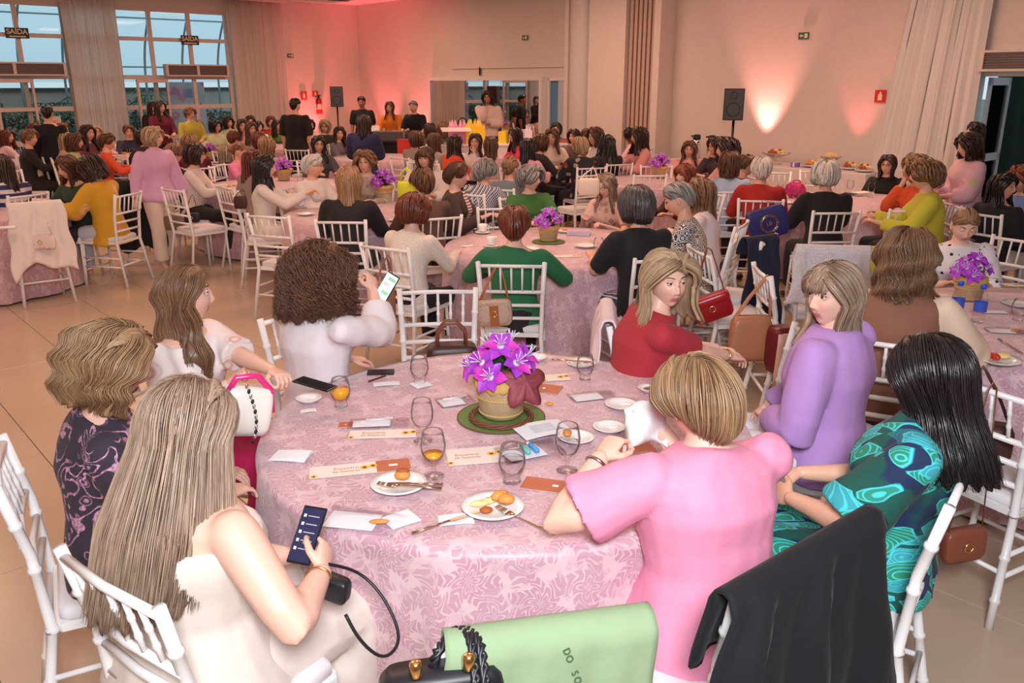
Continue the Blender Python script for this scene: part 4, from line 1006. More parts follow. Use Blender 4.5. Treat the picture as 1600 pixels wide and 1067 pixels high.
def make_chair(lod):
    n = 10 if lod == 0 else 6; r_ = empty('chiavari_chair'); hw = .185
    m = MB(); rows = []
    for z, e in ((.43, .0), (.452, .0), (.456, .004)): rows.append([(x * (1 - e), y * (1 - e), z) for x, y in ((-.20, .20), (-.205, .12), (-.19, -.17), (-.17, -.19), (.17, -.19), (.19, -.17), (.205, .12), (.20, .20), (.18, .215), (-.18, .215))])
    m.grid(rows, True, True, True); obj('seat', m, CHW, r_, False)
    m = MB(); rows = []
    for z, e in ((.456, .0), (.466, -.02), (.488, -.02), (.498, .04), (.502, .2)): rows.append([(x * (1 - e), y * (1 - e) + .005, z) for x, y in ((-.185, .185), (-.19, .1), (-.18, -.15), (-.16, -.175), (.16, -.175), (.18, -.15), (.19, .1), (.185, .185), (.16, .20), (-.16, .20))])
    m.grid(rows, True, True, True); obj('cushion', m, CUSH, r_)
    rg = (.12, .30, .48, .70, .86) if lod == 0 else ()
    if lod <= 1:
        for s in (-1, 1):
            obj('leg', bamboo([(s * hw, .19, .44), (s * .20, .205, 0)], .0135, n, (.2, .45, .75) if lod == 0 else ()), CHW, r_)
            obj('leg', bamboo([(s * .215, -.275, 0), (s * .185, -.195, .44), (s * .192, -.215, .70), (s * .205, -.265, .93)], .0155, n, rg), CHW, r_)
            for z in (.20, .29): obj('stretcher', bamboo([(s * .195, .198, z), (s * .20, -.235, z - .0)], .0095, max(5, n - 2)), CHW, r_)
        for z, y in ((.905, -.262), (.735, -.227), (.645, -.209), (.56, -.203)): obj('rail', bamboo([(-.200, y, z), (0, y - .012, z + .002), (.200, y, z)], .0115, n), CHW, r_)
        for k in range(5):
            x = (k - 2) * .066; obj('spindle', bamboo([(x, -.236 if abs(k - 2) < 2 else -.231, .737), (x * 1.03, -.268, .90)], .0075, max(5, n - 2), (.33, .66) if lod == 0 else ()), CHW, r_)
        for z in (.16, .25): obj('stretcher', bamboo([(-.20, .20, z), (.20, .20, z)], .0095, max(5, n - 2)), CHW, r_)
        obj('stretcher', bamboo([(-.20, -.235, .22), (.20, -.235, .22)], .0095, max(5, n - 2)), CHW, r_)
    else:
        for s in (-1, 1):
            m = MB(); m.tube([(s * hw, .19, .44), (s * .20, .205, 0)], .0135, 5); obj('leg', m, CHW, r_)
            m = MB(); m.tube([(s * .215, -.275, 0), (s * .185, -.195, .44), (s * .205, -.265, .93)], .0155, 5); obj('leg', m, CHW, r_)
        m = MB()
        for z, y in ((.905, -.262), (.735, -.232), (.645, -.218), (.56, -.21)): m.tube([(-.203, y, z), (.203, y, z)], .0115, 5)
        for k in range(5): m.tube([((k - 2) * .066, -.232, .735), ((k - 2) * .068, -.262, .905)], .0075, 4)
        obj('backrest', m, CHW, r_)
    return r_
CHAIRS = {}
SHORT = []
def chair_obj(lod):
    if lod not in CHAIRS: CHAIRS[lod] = make_chair(lod); return CHAIRS[lod]
    return dup(CHAIRS[lod])
def chair(x, y, yaw, label, lod=1, tilt=0):
    c = chair_obj(lod); c.location = (x, y, 0); c.rotation_euler = (0, 0, R(yaw)); tag(c, label, 'chair', 'white chiavari chairs of the hall'); return c
def short_desc(label):
    w_ = label.split(); return ' '.join(w_[:11])
def chair_at(x, y, yaw, plabel, lod, nice=None, W=None):
    d = math.hypot(x, y); l = 0 if d < 5.2 else (1 if d < 9.5 else 2)
    fw = Matrix.Rotation(R(yaw), 3, 'Z') @ Vector((0, 1, 0))
    return chair(x + fw.x * .04, y + fw.y * .04, yaw, nice or ('white chair of the ' + short_desc(plabel)), l)
# ================================================================== tables and people
def C(*rgb, kind='plain', c2=None, c3=None, scale=1.0, rough=.85):
    return cloth('cloth_%s_%s' % (kind, '_'.join(map(str, rgb))), srgb(*rgb), srgb(*c2) if c2 else None, kind, rough, scale, srgb(*c3) if c3 else None)
TABLES = {}
def tpos(n, px, py, xy=None):
    p = Vector((*xy, .76)) if xy else at_z(px, py, .76); TABLES[n] = Vector((p.x, p.y, 0)); return p
tpos('near', 0, 0, (-.02, 2.90)); tpos('second', 0, 0, (.37, 6.50)); tpos('right', 0, 0, (2.87, 4.22)); tpos('buffetside', 1350, 318); tpos('pinkwoman', 1040, 285)
tpos('yellowbag', 590, 335); tpos('whitewoman', 432, 290); tpos('behindpink', 0, 0, (-4.75, 13.0)); tpos('left', 0, 0, (-5.35, 8.3)); tpos('orange', 0, 0, (-6.6, 14.6)); tpos('farleft', 0, 0, (-8.45, 13.5))
tpos('window', 0, 0, (-6.3, 18.1)); tpos('manblack', 0, 0, (-4.35, 17.2)); tpos('deejay', 0, 0, (-2.2, 14.6)); tpos('podium', 0, 0, (-.05, 14.6)); tpos('door', 0, 0, (1.85, 13.5))
def yaw_to(px, py, tname, hz=1.17):
    W = at_z(px, py, hz); d = TABLES[tname] - W; return math.degrees(math.atan2(-d.x, d.y))
def G(px, py, T, hair, hcol, top, label, hy=0, pose='table', yaw=None, skin='mid', bot=(35, 30, 35), look=None, **kw):
    if yaw is None: yaw = yaw_to(px, py, T)
    if look is not None:      # absolute heading of the head
        hy = (look - yaw + 180) % 360 - 180; hy = max(-70, min(70, hy))
    hy = round(hy / 20) * 20 if kw.get('lod', 1) else hy
    over = dict(kw.pop('over', {})); over['hy'] = hy
    tk = kw.pop('tkey', dict(sleeve=kw.pop('sleeve', 1.0)))
    t = top if not isinstance(top, tuple) else C(*top)
    b = bot if not isinstance(bot, tuple) else C(*bot)
    return person(px, py, pose, yaw, hair, hcol, skin, t, b, label, over=over, tkey=tk, **kw)
# ---- the near table
PINKTOP = C(240, 150, 182, rough=.7); PINKTOP2 = PINKTOP
wld = lambda px, py, Y: tuple(at_y(px, py, Y))
root_f1, J_f1 = G(290, 668, 'near', dict(L=.44, Lf=.33, vol=.028, flare=.05, fly=.006, locks=1250, lw=.0029, g=(0, -.10, -1), waist=0, shoulder=False, face=66), 'ash', C(226, 214, 204, rough=.8), 'woman with long streaked blonde hair and bare shoulders holding a phone in front', yaw=-34, hy=2, lod=0, skin='fair', bot=(226, 214, 204),
    pose=dict(lean=1, bulk=1.30, hands_world={'R': tuple(at_y(502, 895, 1.90)), 'L': tuple(at_y(450, 870, 2.15))}, gripR='grip', gripL='grip', palmR=(-1, .1, 0), palmL=(.6, 0, -.6), poleR=(.9, -.1, -.8), bendR=(-.2, .2, .5), hp=12), tkey=dict(sleeve=0, neck='strap', strap=True, flare=.05, off=.012, seed=4), bkey=dict(kind='skirt', end=.75), chair=False)
chair(-.75, 1.86, -36, 'white chair of the long-haired blonde with bare shoulders, at the lower left', 0)
G(172, 572, 'near', dict(L=.11, Lf=.12, vol=.042, flare=.03, tip=.03, wave=.010, wf=2.5, fly=.010, locks=950, lw=.0028), 'honey', C(52, 42, 56, kind='paisley', c2=(206, 150, 180)), 'woman with wavy honey bob in a black and pink paisley blouse', yaw=-62, hy=-8, lod=0, skin='fair', pose=dict(lean=5, handR=(.10, .34, .72), handL=(-.10, .34, .72), hp=14), tkey=dict(sleeve=1, off=.018), bot=(40, 34, 40), scale=1.0)
root_f3, J_f3 = G(290, 462, 'near', dict(L=.34, Lf=.30, vol=.018, flare=.03, wave=.008, wf=1.4, fly=.006, locks=950, lw=.0028, face=78, front=44), 'ltbrown', C(240, 228, 226, kind='floral', c2=(206, 150, 140), c3=(220, 176, 160), scale=.9), 'woman in profile with long light brown hair and white floral blouse, drop earrings', yaw=-104, hy=38, lod=0, skin='fair',
    pose=dict(lean=3, hp=-2, hands_world={'R': tuple(at_y(355, 600, 3.10)), 'L': tuple(at_y(448, 592, 3.02))}, gripR='fist', gripL='grip', palmR=(0, 0, -1), palmL=(0, -.3, -1), poleR=(.5, -.4, -1), poleL=(-.4, -.2, -1)), tkey=dict(sleeve=.5, cuff=.02, neck='scoop'), bkey=dict(kind='skirt'), bot=(198, 24, 92))
root_f4, J_f4 = G(497, 432, 'near', dict(L=.15, Lf=.13, vol=.062, flare=.045, curl=.012, locks=1050, seg=22, cturn=1.3, lw=.0034, fluff=.008, fly=.012, waist=0, shoulder=False, face=58), 'curly', C(238, 230, 232, rough=.7), 'woman with big curly brown hair and sheer white blouse lifting a phone', yaw=-38, hy=-12, lod=0, skin='fair',
    pose=dict(lean=2, hands_world={'R': tuple(at_y(584, 455, 3.86)), 'L': tuple(at_y(545, 560, 3.95))}, gripR='grip', palmR=(-1, .2, .2), poleR=(.8, -.6, -.9)), tkey=dict(sleeve=.85, off=.022, loose=.010, wr=.016), bot=(92, 44, 96), chair=False)
chair(-.84, 3.76, -132, 'white chair turned to the near table under the woman with big curly hair', 0)
G(1043, 440, 'near', dict(L=.18, Lf=.17, vol=.048, flare=.06, tip=.01, fly=.006, locks=950, lw=.0028, part=-.25, face=66), 'blonde', C(176, 44, 58, rough=.8), 'blonde woman in a dark red short-sleeved dress looking back over the chair', chair=False, yaw=-84, hy=-78, lod=0, scale=1.0, skin='fair',
    pose=dict(lean=15, smile=.5, bulk=1.1, neckl=.125, hands_world={'R': tuple(at_y(1140, 556, 3.70)), 'L': tuple(at_y(1120, 545, 3.90))}, gripR='relaxed', poleR=(.4, -.6, -1), palmR=(-.2, 0, -1)), tkey=dict(sleeve=.42, off=.014, neck='crew'), bkey=dict(), bot=(168, 40, 54), hairover=None)
G(1303, 462, 'near', dict(L=.22, Lf=.20, vol=.022, flare=.02, bangs=True, sweep=.4, fly=.005, locks=950, lw=.0028, face=70), 'ash', C(190, 146, 212, rough=.8), 'smiling woman with fringe in a lilac blazer, turned to her left', yaw=48, hy=66, lod=0, scale=1.05, skin='fair',
    pose=dict(lean=0, smile=1.0, bulk=1.12, neckl=.115, hands_world={'L': tuple(at_y(1205, 650, 3.12)), 'R': tuple(at_y(1190, 640, 3.5))}, palmL=(0, 0, -1), poleL=(-.8, -.5, -1)), tkey=dict(sleeve=.97, off=.020, collar=False, wr=.014), bot=(236, 232, 234), chair=False)
chair(1.06, 3.50, 96, 'white chair under the woman in the lilac blazer, its back towards the tote bag', 0)
G(1092, 628, 'near', dict(L=0, short=True, vol=.036, nape=-60, fluff=.004, wave=0, locks=950, lw=.0028, fly=.006, side_el=-16, face=64), 'honey', PINKTOP, 'short-haired woman in a loose pink blouse wiping her hands with a napkin', yaw=22, hy=6, lod=0, skin='fair',
    pose=dict(lean=10, bulk=1.24, hp=10, neckl=.108, hands_world={'L': tuple(at_y(938, 716, 2.20)), 'R': tuple(at_y(1030, 668, 2.40))}, gripL='grip', gripR='grip', poleL=(-1, -.45, -.65), poleR=(.3, -.1, -1), palmL=(.6, .2, -.6), palmR=(-.8, 0, -.5), bendL=(.35, .2, .1)), tkey=dict(sleeve=.40, off=.020, loose=.018, cuff=.022, flare=.05, tail=.02, wr=.012), bot=(44, 38, 42), chair=False)
chair(.51, 1.93, 35, 'white chair under the woman in pink with a black jacket over its back', 0)
root_f8, J_f8 = G(1455, 588, 'near', dict(L=.30, Lf=.28, vol=.024, flare=.0, fly=.006, locks=1050, lw=.003, g=(.0, -.22, -1), face=60), 'black', C(22, 44, 82, kind='leaf', c2=(48, 168, 116), c3=(70, 196, 206)), 'black-haired woman in a teal and navy leaf-print dress leaning back', yaw=58, hy=-30, lod=0, skin='mid',
    pose=dict(lean=-13, bulk=1.05, handL=(-.10, .26, .72), handR=(.06, .27, .74), palmL=(.6, -.6, -.3), gripL='relaxed', poleL=(-1, -.3, -.7), hp=12), tkey=dict(sleeve=.50, off=.026, loose=.02, cuff=.02, flare=.04, wr=.016), bkey=dict(kind='skirt', end=.9), bot=C(22, 44, 82, kind='leaf', c2=(48, 168, 116), c3=(70, 196, 206)), chair=False)
chair(1.02, 2.28, 58, 'white chair under the woman in the leaf-print dress', 0)
G(1415, 404, 'right', dict(L=.15, Lf=.15, vol=.036, flare=.05, wave=.012, wf=2.2, fly=.010, locks=950, lw=.0028), 'ltbrown', C(142, 96, 76), 'woman with wavy brown hair in a brown vest and cream sleeves, seen from behind', yaw=-28, hy=-16, lod=0, skin='fair',
    pose=dict(lean=6, handR=(.12, .30, .82), handL=(-.1, .38, .84), poleR=(1, -.2, -.8)), tkey=dict(sleeve=.0, off=.030, neck='crew'), bot=(60, 44, 40), scale=1.05)
vest_root = PEOPLE['woman with wavy brown hair in a brown vest and cream sleeves, seen from behind'][0]
vp = dict(lean=6, handR=(.12, .30, .82), handL=(-.1, .38, .84), poleR=(1, -.2, -.8), hy=-16, top=dict(sleeve=.97, off=.022, loose=.022, wr=.016)); sl_ = link('blouse', build_top(vp, 0), vest_root); setmat(sl_, C(238, 212, 186)); sl_['label'] = 'cream blouse with full sleeves'
chair(.72, 3.84, -95, 'white chair of the blonde in dark red with a pale cardigan on it', 0)
# ---- second table
G(804, 352, 'second', dict(L=0, short=True, vol=.030, nape=-52, locks=400, side_el=-20), 'auburn', C(38, 112, 72), 'woman with short auburn hair in a green sweater, her back to the near table', yaw=-4, hy=-4, pose=dict(lean=4, bulk=1.12, handL=(-.20, .36, .80), handR=(.22, .34, .80), poleL=(-1, -.3, -.6), poleR=(1, -.3, -.6)), scale=.95, skin='fair')
G(646, 330, 'second', dict(L=.07, Lf=.08, vol=.036, flare=.012, tip=.03, locks=500), 'auburn', C(214, 198, 186, kind='lace', c2=(232, 222, 212)), 'woman with auburn bob in a beige knit sweater', yaw=-30, hy=-26, pose='table', scale=.96, skin='fair', bot=(30, 28, 36))
G(996, 322, 'second', dict(L=.09, Lf=.10, vol=.032, flare=.012, tip=.02, locks=500), 'darkgrey', C(28, 28, 34), 'woman with dark grey bob in a black T-shirt, seen from behind', yaw=22, sleeve=.5, scale=1.02, skin='mid', bot=C(60, 66, 90, kind='pinstripes', c2=(214, 210, 208)), tkey=dict(sleeve=.5, off=.018))
G(1060, 312, 'second', 'crop', 'grey', C(232, 226, 216, kind='rings', c2=(40, 48, 84), c3=(140, 104, 60)), 'grey-cropped woman in a blouse printed with small rings, head bowed', yaw=70, over=dict(hp=22), pose='eat', scale=1.0, bot=(40, 46, 76), skin='mid')
G(1094, 302, 'second', dict(L=.24, Lf=.20, vol=.024, flare=.02), 'ltbrown', C(232, 214, 216), 'woman with long light brown hair and pale pink shirt', yaw=62, scale=.98, bot=(46, 54, 84))
G(947, 290, 'second', 'long', 'ash', C(226, 190, 176, kind='floral', c2=(170, 84, 84), c3=(120, 60, 70), scale=1.6), 'long-haired woman in glasses and pink floral blouse eating with head down', yaw=142, pose='eat', sleeve=.4, glasses=True, scale=.95, skin='fair')
G(829, 279, 'second', 'puff', 'grey', C(66, 118, 58), 'grey curly-haired woman in a green top', yaw=-164, hy=40, scale=.97, skin='fair', sleeve=.5)
G(715, 275, 'second', dict(L=0, short=True, vol=.030, nape=-40, locks=400, side_el=-6, face=72), 'brown', C(74, 54, 48), 'woman with short brown hair, brown cardigan and striped top, in profile', yaw=-96, hy=8, lod=0, scale=1.0, skin='fair', tkey=dict(sleeve=1, off=.022), pose=dict(lean=4, handL=(-.14, .38, .80), handR=(.16, .30, .82), palmL=(0, 0, -1)))
cr_ = PEOPLE['woman with short brown hair, brown cardigan and striped top, in profile'][0]
vp = dict(lean=4.6, handL=(-.14, .38, .80), handR=(.16, .30, .82), palmL=(0, 0, -1), bust=1.3, top=dict(sleeve=0, off=.020, wr=.004)); s_ = link('striped_top', build_top(vp, 1), cr_); s_.location = (0, .010, .004); s_.scale = (.62, 1.03, 1); setmat(s_, C(236, 226, 222, kind='stripes', c2=(150, 84, 84)))
G(757, 268, 'podium', 'puff', 'grey', C(226, 226, 224, kind='checks', c2=(44, 58, 104)), 'grey curly-haired woman in a blue and white houndstooth jacket', yaw=-30, hy=-20, scale=1.0, tkey=dict(sleeve=1, off=.02))
G(797, 263, 'podium', 'updo', 'honey', (126, 140, 152), 'woman with pinned-up blonde hair and grey-blue top', yaw=-25, scale=.98, sleeve=.3)
G(1070, 274, 'second', 'bangs', 'red', (88, 52, 46), 'red-haired woman half hidden behind the ring-print blouse', yaw=120, scale=.95)
# ---- table with the yellow-green bag
G(545, 284, 'yellowbag', dict(L=.27, Lf=.2, vol=.022, flare=.02, locks=500), 'honey', (30, 28, 34), 'woman with long straight honey hair in a black jacket, back to us', yaw=-4, tkey=dict(sleeve=1, off=.024), scale=1.0)
G(571, 254, 'yellowbag', 'puff', 'ltbrown', C(170, 156, 140, kind='floral', c2=(110, 100, 94), c3=(206, 196, 180), scale=1.6), 'smiling curly-haired woman behind the tall flower basket', yaw=172, hy=0, over=dict(smile=1.0))
G(490, 260, 'yellowbag', 'crop', 'white', C(238, 230, 224), 'white-haired woman in a white jacket, in profile', yaw=-118, hy=30, pose='table', hairover=dict(vol=.026), tkey=dict(sleeve=.9, off=.022), skin='mid', glasses=True)
G(664, 248, 'yellowbag', 'bangs', 'brown', C(236, 226, 220), 'woman with a brown fringe and loose white blouse facing us', yaw=168, tkey=dict(sleeve=.9, off=.03))
G(661, 286, 'yellowbag', 'short', 'brown', (96, 70, 60), 'woman with short brown hair next to the yellow-green bag', yaw=25, hy=10, scale=.94)
# ---- table of the woman in white
G(414, 262, 'whitewoman', dict(L=.26, Lf=.24, vol=.022, flare=.02, locks=500, face=72), 'black', C(232, 222, 216), 'woman with long black hair and white dress gesturing with both hands', yaw=-78, pose=dict(lean=3, handR=(.10, .42, .92), handL=(-.08, .44, .90), gripR='relaxed'), scale=1.0, skin='fair', bot=(232, 222, 216), bkey=dict(kind='skirt'))
G(394, 252, 'whitewoman', 'verylong', 'auburn', (150, 130, 122), 'woman with very long auburn hair beside the woman in white', yaw=-45)
G(374, 236, 'whitewoman', 'bun', 'ltbrown', (222, 130, 170), 'woman in a pink shirt with hair pulled back', yaw=-100, hy=20)
G(352, 239, 'behindpink', 'long', 'ash', (30, 26, 30), 'woman with grey-blonde hair and black blouse', yaw=10, look=-40)
G(306, 242, 'whitewoman', 'bob', 'dark', C(232, 220, 212), 'woman with dark bob and glasses in a white blouse', yaw=-82, glasses=True, hy=0)
G(272, 240, 'behindpink', 'short', 'ltbrown', (34, 30, 36), 'short-haired woman in black behind the standing woman', yaw=-40)
G(297, 226, 'behindpink', 'bob', 'ltbrown', (96, 30, 48), 'woman with light brown bob in burgundy', yaw=30)
G(364, 216, 'window', 'short', 'auburn', (120, 90, 80), 'auburn-haired woman seated in front of the window table', yaw=-10)
G(416, 228, 'manblack', 'bobwave', 'honey', (180, 160, 150), 'blonde woman seated left of the standing man in black', yaw=-20)
G(404, 220, 'manblack', 'bob', 'auburn', (90, 70, 70), 'woman with auburn bob beside the blonde near the man in black', yaw=-5)
# ---- left table
G(4, 262, 'left', 'wavy', 'dark', C(44, 54, 96, kind='stripes', c2=(220, 216, 220), scale=.3), 'woman in a navy and white striped jacket at the left edge', yaw=60, fixed=True)
G(106, 262, 'left', dict(L=.20, Lf=.18, vol=.022, flare=.02), 'brown', C(34, 64, 44), 'woman in a dark green V-neck top looking down', yaw=150, over=dict(hp=14, hs=-8), skin='mid', tkey=dict(sleeve=.6, neck='scoop'), fixed=True)
G(143, 263, 'left', 'bobwave', 'dark', C(214, 164, 44, kind='floral', c2=(232, 150, 120), c3=(240, 214, 196), scale=.7), 'woman with dark bob in a yellow floral kimono looking at her phone', yaw=78, over=dict(hp=24), tkey=dict(sleeve=.8, off=.03, loose=.02, tail=.08), bot=(196, 206, 226), shoes=plain('tan_shoe', srgb(180, 120, 90)), scale=1.0, fixed=True)
root_l, J_l = G(240, 215, 'left', dict(L=.09, Lf=.09, vol=.028, flare=.01, tip=.02), 'blonde', C(226, 176, 214, rough=.8), 'standing blonde woman in a long pink shirt and white trousers walking past', yaw=-128, hy=30, pose='walk', scale=.925, tkey=dict(sleeve=1, off=.022, flare=.05, tail=.04, collar=True), over=dict(handL=(-.33, .10, .74), handR=(.32, .02, .76)), bot=(234, 214, 200), bkey=dict(wide=.02, off=.02), skin='fair', fixed=True)
# ---- table with orange juice, far left
G(168, 222, 'orange', 'short', 'brown', (226, 88, 52), 'woman in a bright orange-red top at the far left table', yaw=-60, look=-80)
G(201, 206, 'orange', 'short', 'brown', (46, 48, 70), 'woman in a navy top with a gold necklace', yaw=-150, look=-140)
G(222, 216, 'orange', 'bob', 'dark', (60, 50, 60), 'dark-haired woman half hidden behind the walking woman', yaw=60)
G(150, 206, 'orange', 'long', 'blonde', (230, 176, 186), 'blonde woman in glasses and pale pink near the sheer curtain', yaw=-130, look=-130, glasses=True)
G(137, 208, 'orange', 'long', 'dark', (120, 70, 80), 'dark-haired woman next to the blonde by the sheer curtain', yaw=-110)
G(118, 222, 'farleft', 'bobwave', 'brown', (190, 198, 134), 'woman with brown bob in a light green top', yaw=-60, look=-80)
G(102, 219, 'farleft', 'long', 'blonde', (228, 190, 170), 'blonde woman in a peach top', yaw=-60)
G(98, 203, 'orange', 'short', 'red', (120, 80, 80), 'red-haired person behind the peach top', yaw=-90)
G(67, 216, 'farleft', 'short', 'blonde', (236, 220, 168), 'blonde woman in glasses and a pale yellow cardigan', yaw=-80, glasses=True, look=-110)
G(78, 209, 'farleft', 'bob', 'blonde', (200, 180, 170), 'blonde woman behind the pale yellow cardigan', yaw=-90)
G(47, 216, 'farleft', 'short', 'ltbrown', (34, 30, 36), 'short-haired woman in a black cardigan at the far left', yaw=-60, look=-100)
G(55, 204, 'farleft', 'bob', 'auburn', (140, 60, 60), 'auburn-haired woman far left behind the black cardigan', yaw=-100)
G(12, 214, 'farleft', 'wavy', 'auburn', (232, 196, 200), 'woman with long auburn hair and pale pink blouse at the left edge', yaw=-50, look=-80)
G(74, 178, 'farleft', 'man', 'black', (22, 22, 28), 'person in black standing by the far left windows', yaw=20, pose='hang', bot=(24, 24, 30), fixed=True)
# ---- by the windows
G(238, 168, 'window', 'long', 'dark', (34, 28, 32), 'woman in black standing by the window, the left of two', yaw=-150, pose='hold', scale=.96, look=-110)
G(250, 168, 'window', 'long', 'dark', (106, 30, 52), 'woman in burgundy standing by the window holding a phone up', yaw=-130, pose='hold', scale=.96, look=-110)
G(297, 178, 'window', 'short', 'ltbrown', (196, 186, 78), 'woman in an olive-yellow top standing near the glass door', yaw=-140, pose='hold', scale=.95, look=-120)
G(308, 198, 'window', 'short', 'ltbrown', (236, 116, 132), 'woman in coral pink at the table by the glass door', yaw=-110, look=-100)
G(337, 198, 'window', 'bob', 'black', (208, 216, 176), 'woman with black bob in pale green near the banner', yaw=-150, look=-110)
G(357, 192, 'window', 'bobwave', 'dark', (196, 206, 150), 'woman in a yellow-green print top near the banner', yaw=-160, look=-110)
G(379, 197, 'window', 'long', 'dark', (232, 150, 166), 'woman in pink with dark hair in front of the second curtain', yaw=130, look=-100)
G(392, 202, 'window', 'long', 'brown', (200, 180, 176), 'brown-haired woman right of the pink dress by the second curtain', yaw=150, look=-120)
G(391, 190, 'window', 'bob', 'dark', (120, 90, 90), 'dark-haired woman at the back below the second curtain', yaw=170, look=-140)
G(403, 199, 'manblack', 'bob', 'black', (238, 232, 230), 'woman with black bob in a white blouse below the second curtain', yaw=-150, look=-120)
G(433, 197, 'manblack', 'wavy', 'dark', (96, 128, 70), 'woman with wavy dark hair in a green top', yaw=-160, look=-110)
G(423, 191, 'manblack', 'bob', 'auburn', (214, 70, 50), 'auburn-haired woman in orange-red behind the green top', yaw=170, look=-150)
G(461, 165, 'manblack', 'man', 'black', (24, 22, 26), 'man in black standing with his back to us near the corner', yaw=-12, pose='hang', bot=(24, 22, 26), over=dict(male=True), bkey=dict(), tkey=dict(sleeve=.55, off=.03, tail=.08), scale=1.05)
G(484, 196, 'manblack', 'bob', 'black', C(214, 176, 150, kind='floral', c2=(110, 60, 50), c3=(150, 90, 70), scale=2), 'woman in a beige patterned blouse behind the man in black', yaw=150, look=-120)
G(508, 198, 'deejay', 'bob', 'blonde', (58, 54, 56), 'blonde woman with sunglasses in dark grey below the loudspeaker', yaw=-140, glasses=True, look=-170)
G(530, 209, 'deejay', 'wavy', 'dark', (118, 112, 118), 'woman with wavy dark hair in a grey jacket', yaw=-110, look=-160, lod=1)
G(497, 226, 'yellowbag', 'long', 'black', (90, 84, 92), 'woman with straight black hair and dark glasses', yaw=-150, glasses=True, look=-150)
G(568, 193, 'deejay', dict(L=.26, Lf=.22, vol=.030, flare=.02, wave=.008, wf=2), 'dark', C(44, 48, 84), 'woman in a navy denim jacket standing with her back to us', yaw=-8, pose='hold', scale=.94, tkey=dict(sleeve=1, off=.035, tail=.06), bot=(30, 30, 40), look=-10)
# ---- music desk and speaker
G(565, 160, 'deejay', 'man', 'black', (20, 20, 24), 'man in a black polo shirt standing left of the music desk', yaw=178, pose='hang', over=dict(male=True), bot=(20, 20, 24), tkey=dict(sleeve=.5, off=.02), scale=1.03, skin='tan')
G(609, 168, 'deejay', 'long', 'brown', (240, 138, 40), 'woman in an orange top behind the music desk', yaw=172, pose='work', bot=(30, 30, 36), tkey=dict(sleeve=.7, off=.02), scale=.98)
G(646, 167, 'deejay', 'man', 'grey', (22, 22, 26), 'grey-bearded man in black leaning over the mixing desk', yaw=160, pose='work', over=dict(male=True), bot=(22, 22, 26), tkey=dict(sleeve=.5, off=.02), scale=1.0)
G(762, 153, 'podium', 'bob', 'black', C(238, 208, 196), 'woman in a pale pink blouse speaking into a microphone', yaw=168, over=dict(handR=(.02, .16, 1.40), handL=(-.06, .20, 1.08)), pose='hold', bot=(58, 50, 56), tkey=dict(sleeve=1, off=.035), scale=1.10, skin='tan')
# ---- tables in front of the stage
G(678, 221, 'podium', 'long', 'brown', (176, 160, 148), 'woman with long brown hair and taupe top seen from behind', yaw=-20, look=-10)
G(650, 218, 'podium', 'bob', 'brown', (160, 140, 130), 'woman with a brown bob left of the taupe top', yaw=-40, look=-20)
G(693, 202, 'podium', 'bobwave', 'ltbrown', (84, 92, 50), 'woman with light brown hair in an olive jacket', yaw=20, look=0)
G(672, 204, 'deejay', 'bob', 'dark', (90, 80, 60), 'dark-haired woman in front of the mixing desk', yaw=10, look=-10)
G(711, 225, 'podium', 'long', 'dark', (232, 84, 48), 'woman with long dark hair in an orange top', yaw=-60, look=-60)
G(743, 222, 'podium', 'long', 'dark', (236, 222, 218), 'woman in a white top resting her chin on her hand', yaw=-150, pose='chin', look=170)
G(767, 228, 'podium', 'long', 'brown', (236, 190, 196), 'woman with straight brown hair in pale pink, back to us', yaw=5, look=0)
G(805, 212, 'podium', 'long', 'dark', (222, 60, 96), 'dark-haired woman in a raspberry pink jacket', yaw=110, look=120)
G(824, 231, 'door', 'verylong', 'black', (240, 176, 188), 'woman with very long black hair in a pink blouse', yaw=-30, look=-20)
G(862, 215, 'door', 'wavy', 'brown', C(238, 216, 196), 'woman with wavy brown hair in a cream blouse facing us', yaw=-170, look=170)
G(869, 203, 'door', 'bob', 'black', (160, 90, 80), 'dark-haired woman behind the cream blouse', yaw=170)
G(845, 224, 'door', 'bob', 'brown', (60, 50, 54), 'woman with brown bob left of the cream blouse', yaw=-60)
G(897, 214, 'door', 'bob', 'dark', (100, 80, 80), 'dark-haired woman in front of the inner door', yaw=180, look=150)
G(908, 229, 'door', 'bob', 'blonde', C(40, 40, 50, kind='floral', c2=(222, 90, 60), c3=(230, 214, 190), scale=1.2), 'blonde woman in a black, red and cream printed blouse from behind', yaw=20, pose='table', tkey=dict(sleeve=1, off=.03))
G(917, 212, 'door', 'short', 'brown', C(222, 200, 190), 'woman beside the column touching her hair', yaw=-150, pose='chin')
G(930, 214, 'door', 'bobwave', 'brown', (232, 222, 218), 'woman with brown bob and white top by the column', yaw=120, look=110)
G(949, 226, 'door', dict(L=.45, Lf=.42, vol=.040, flare=.05, wave=.006), 'black', C(50, 40, 46), 'woman with a great fall of black hair seen from behind', yaw=25, look=15, scale=1.04)
G(985, 212, 'pinkwoman', 'puff', 'black', C(240, 190, 196), 'dark-skinned woman in a pink polo shirt with curly black hair', yaw=70, look=80, skin='dark', sleeve=.5)
G(998, 214, 'pinkwoman', 'wavy', 'dark', (222, 150, 150), 'woman with dark wavy hair behind the pink polo shirt', yaw=100, look=100)
G(1077, 234, 'pinkwoman', 'wavy', 'brown', C(240, 166, 158), 'woman with wavy brown hair in a salmon blouse facing us', yaw=165, look=170, tkey=dict(sleeve=1, off=.022))
G(1118, 229, 'pinkwoman', 'bob', 'dark', (70, 56, 60), 'woman in glasses leaning on her hand near the right loudspeaker', yaw=110, pose='chin', glasses=True)
G(1134, 234, 'pinkwoman', 'curlylong', 'dark', (232, 176, 166), 'woman with dark curly hair near the coffee flasks', yaw=95, look=100)
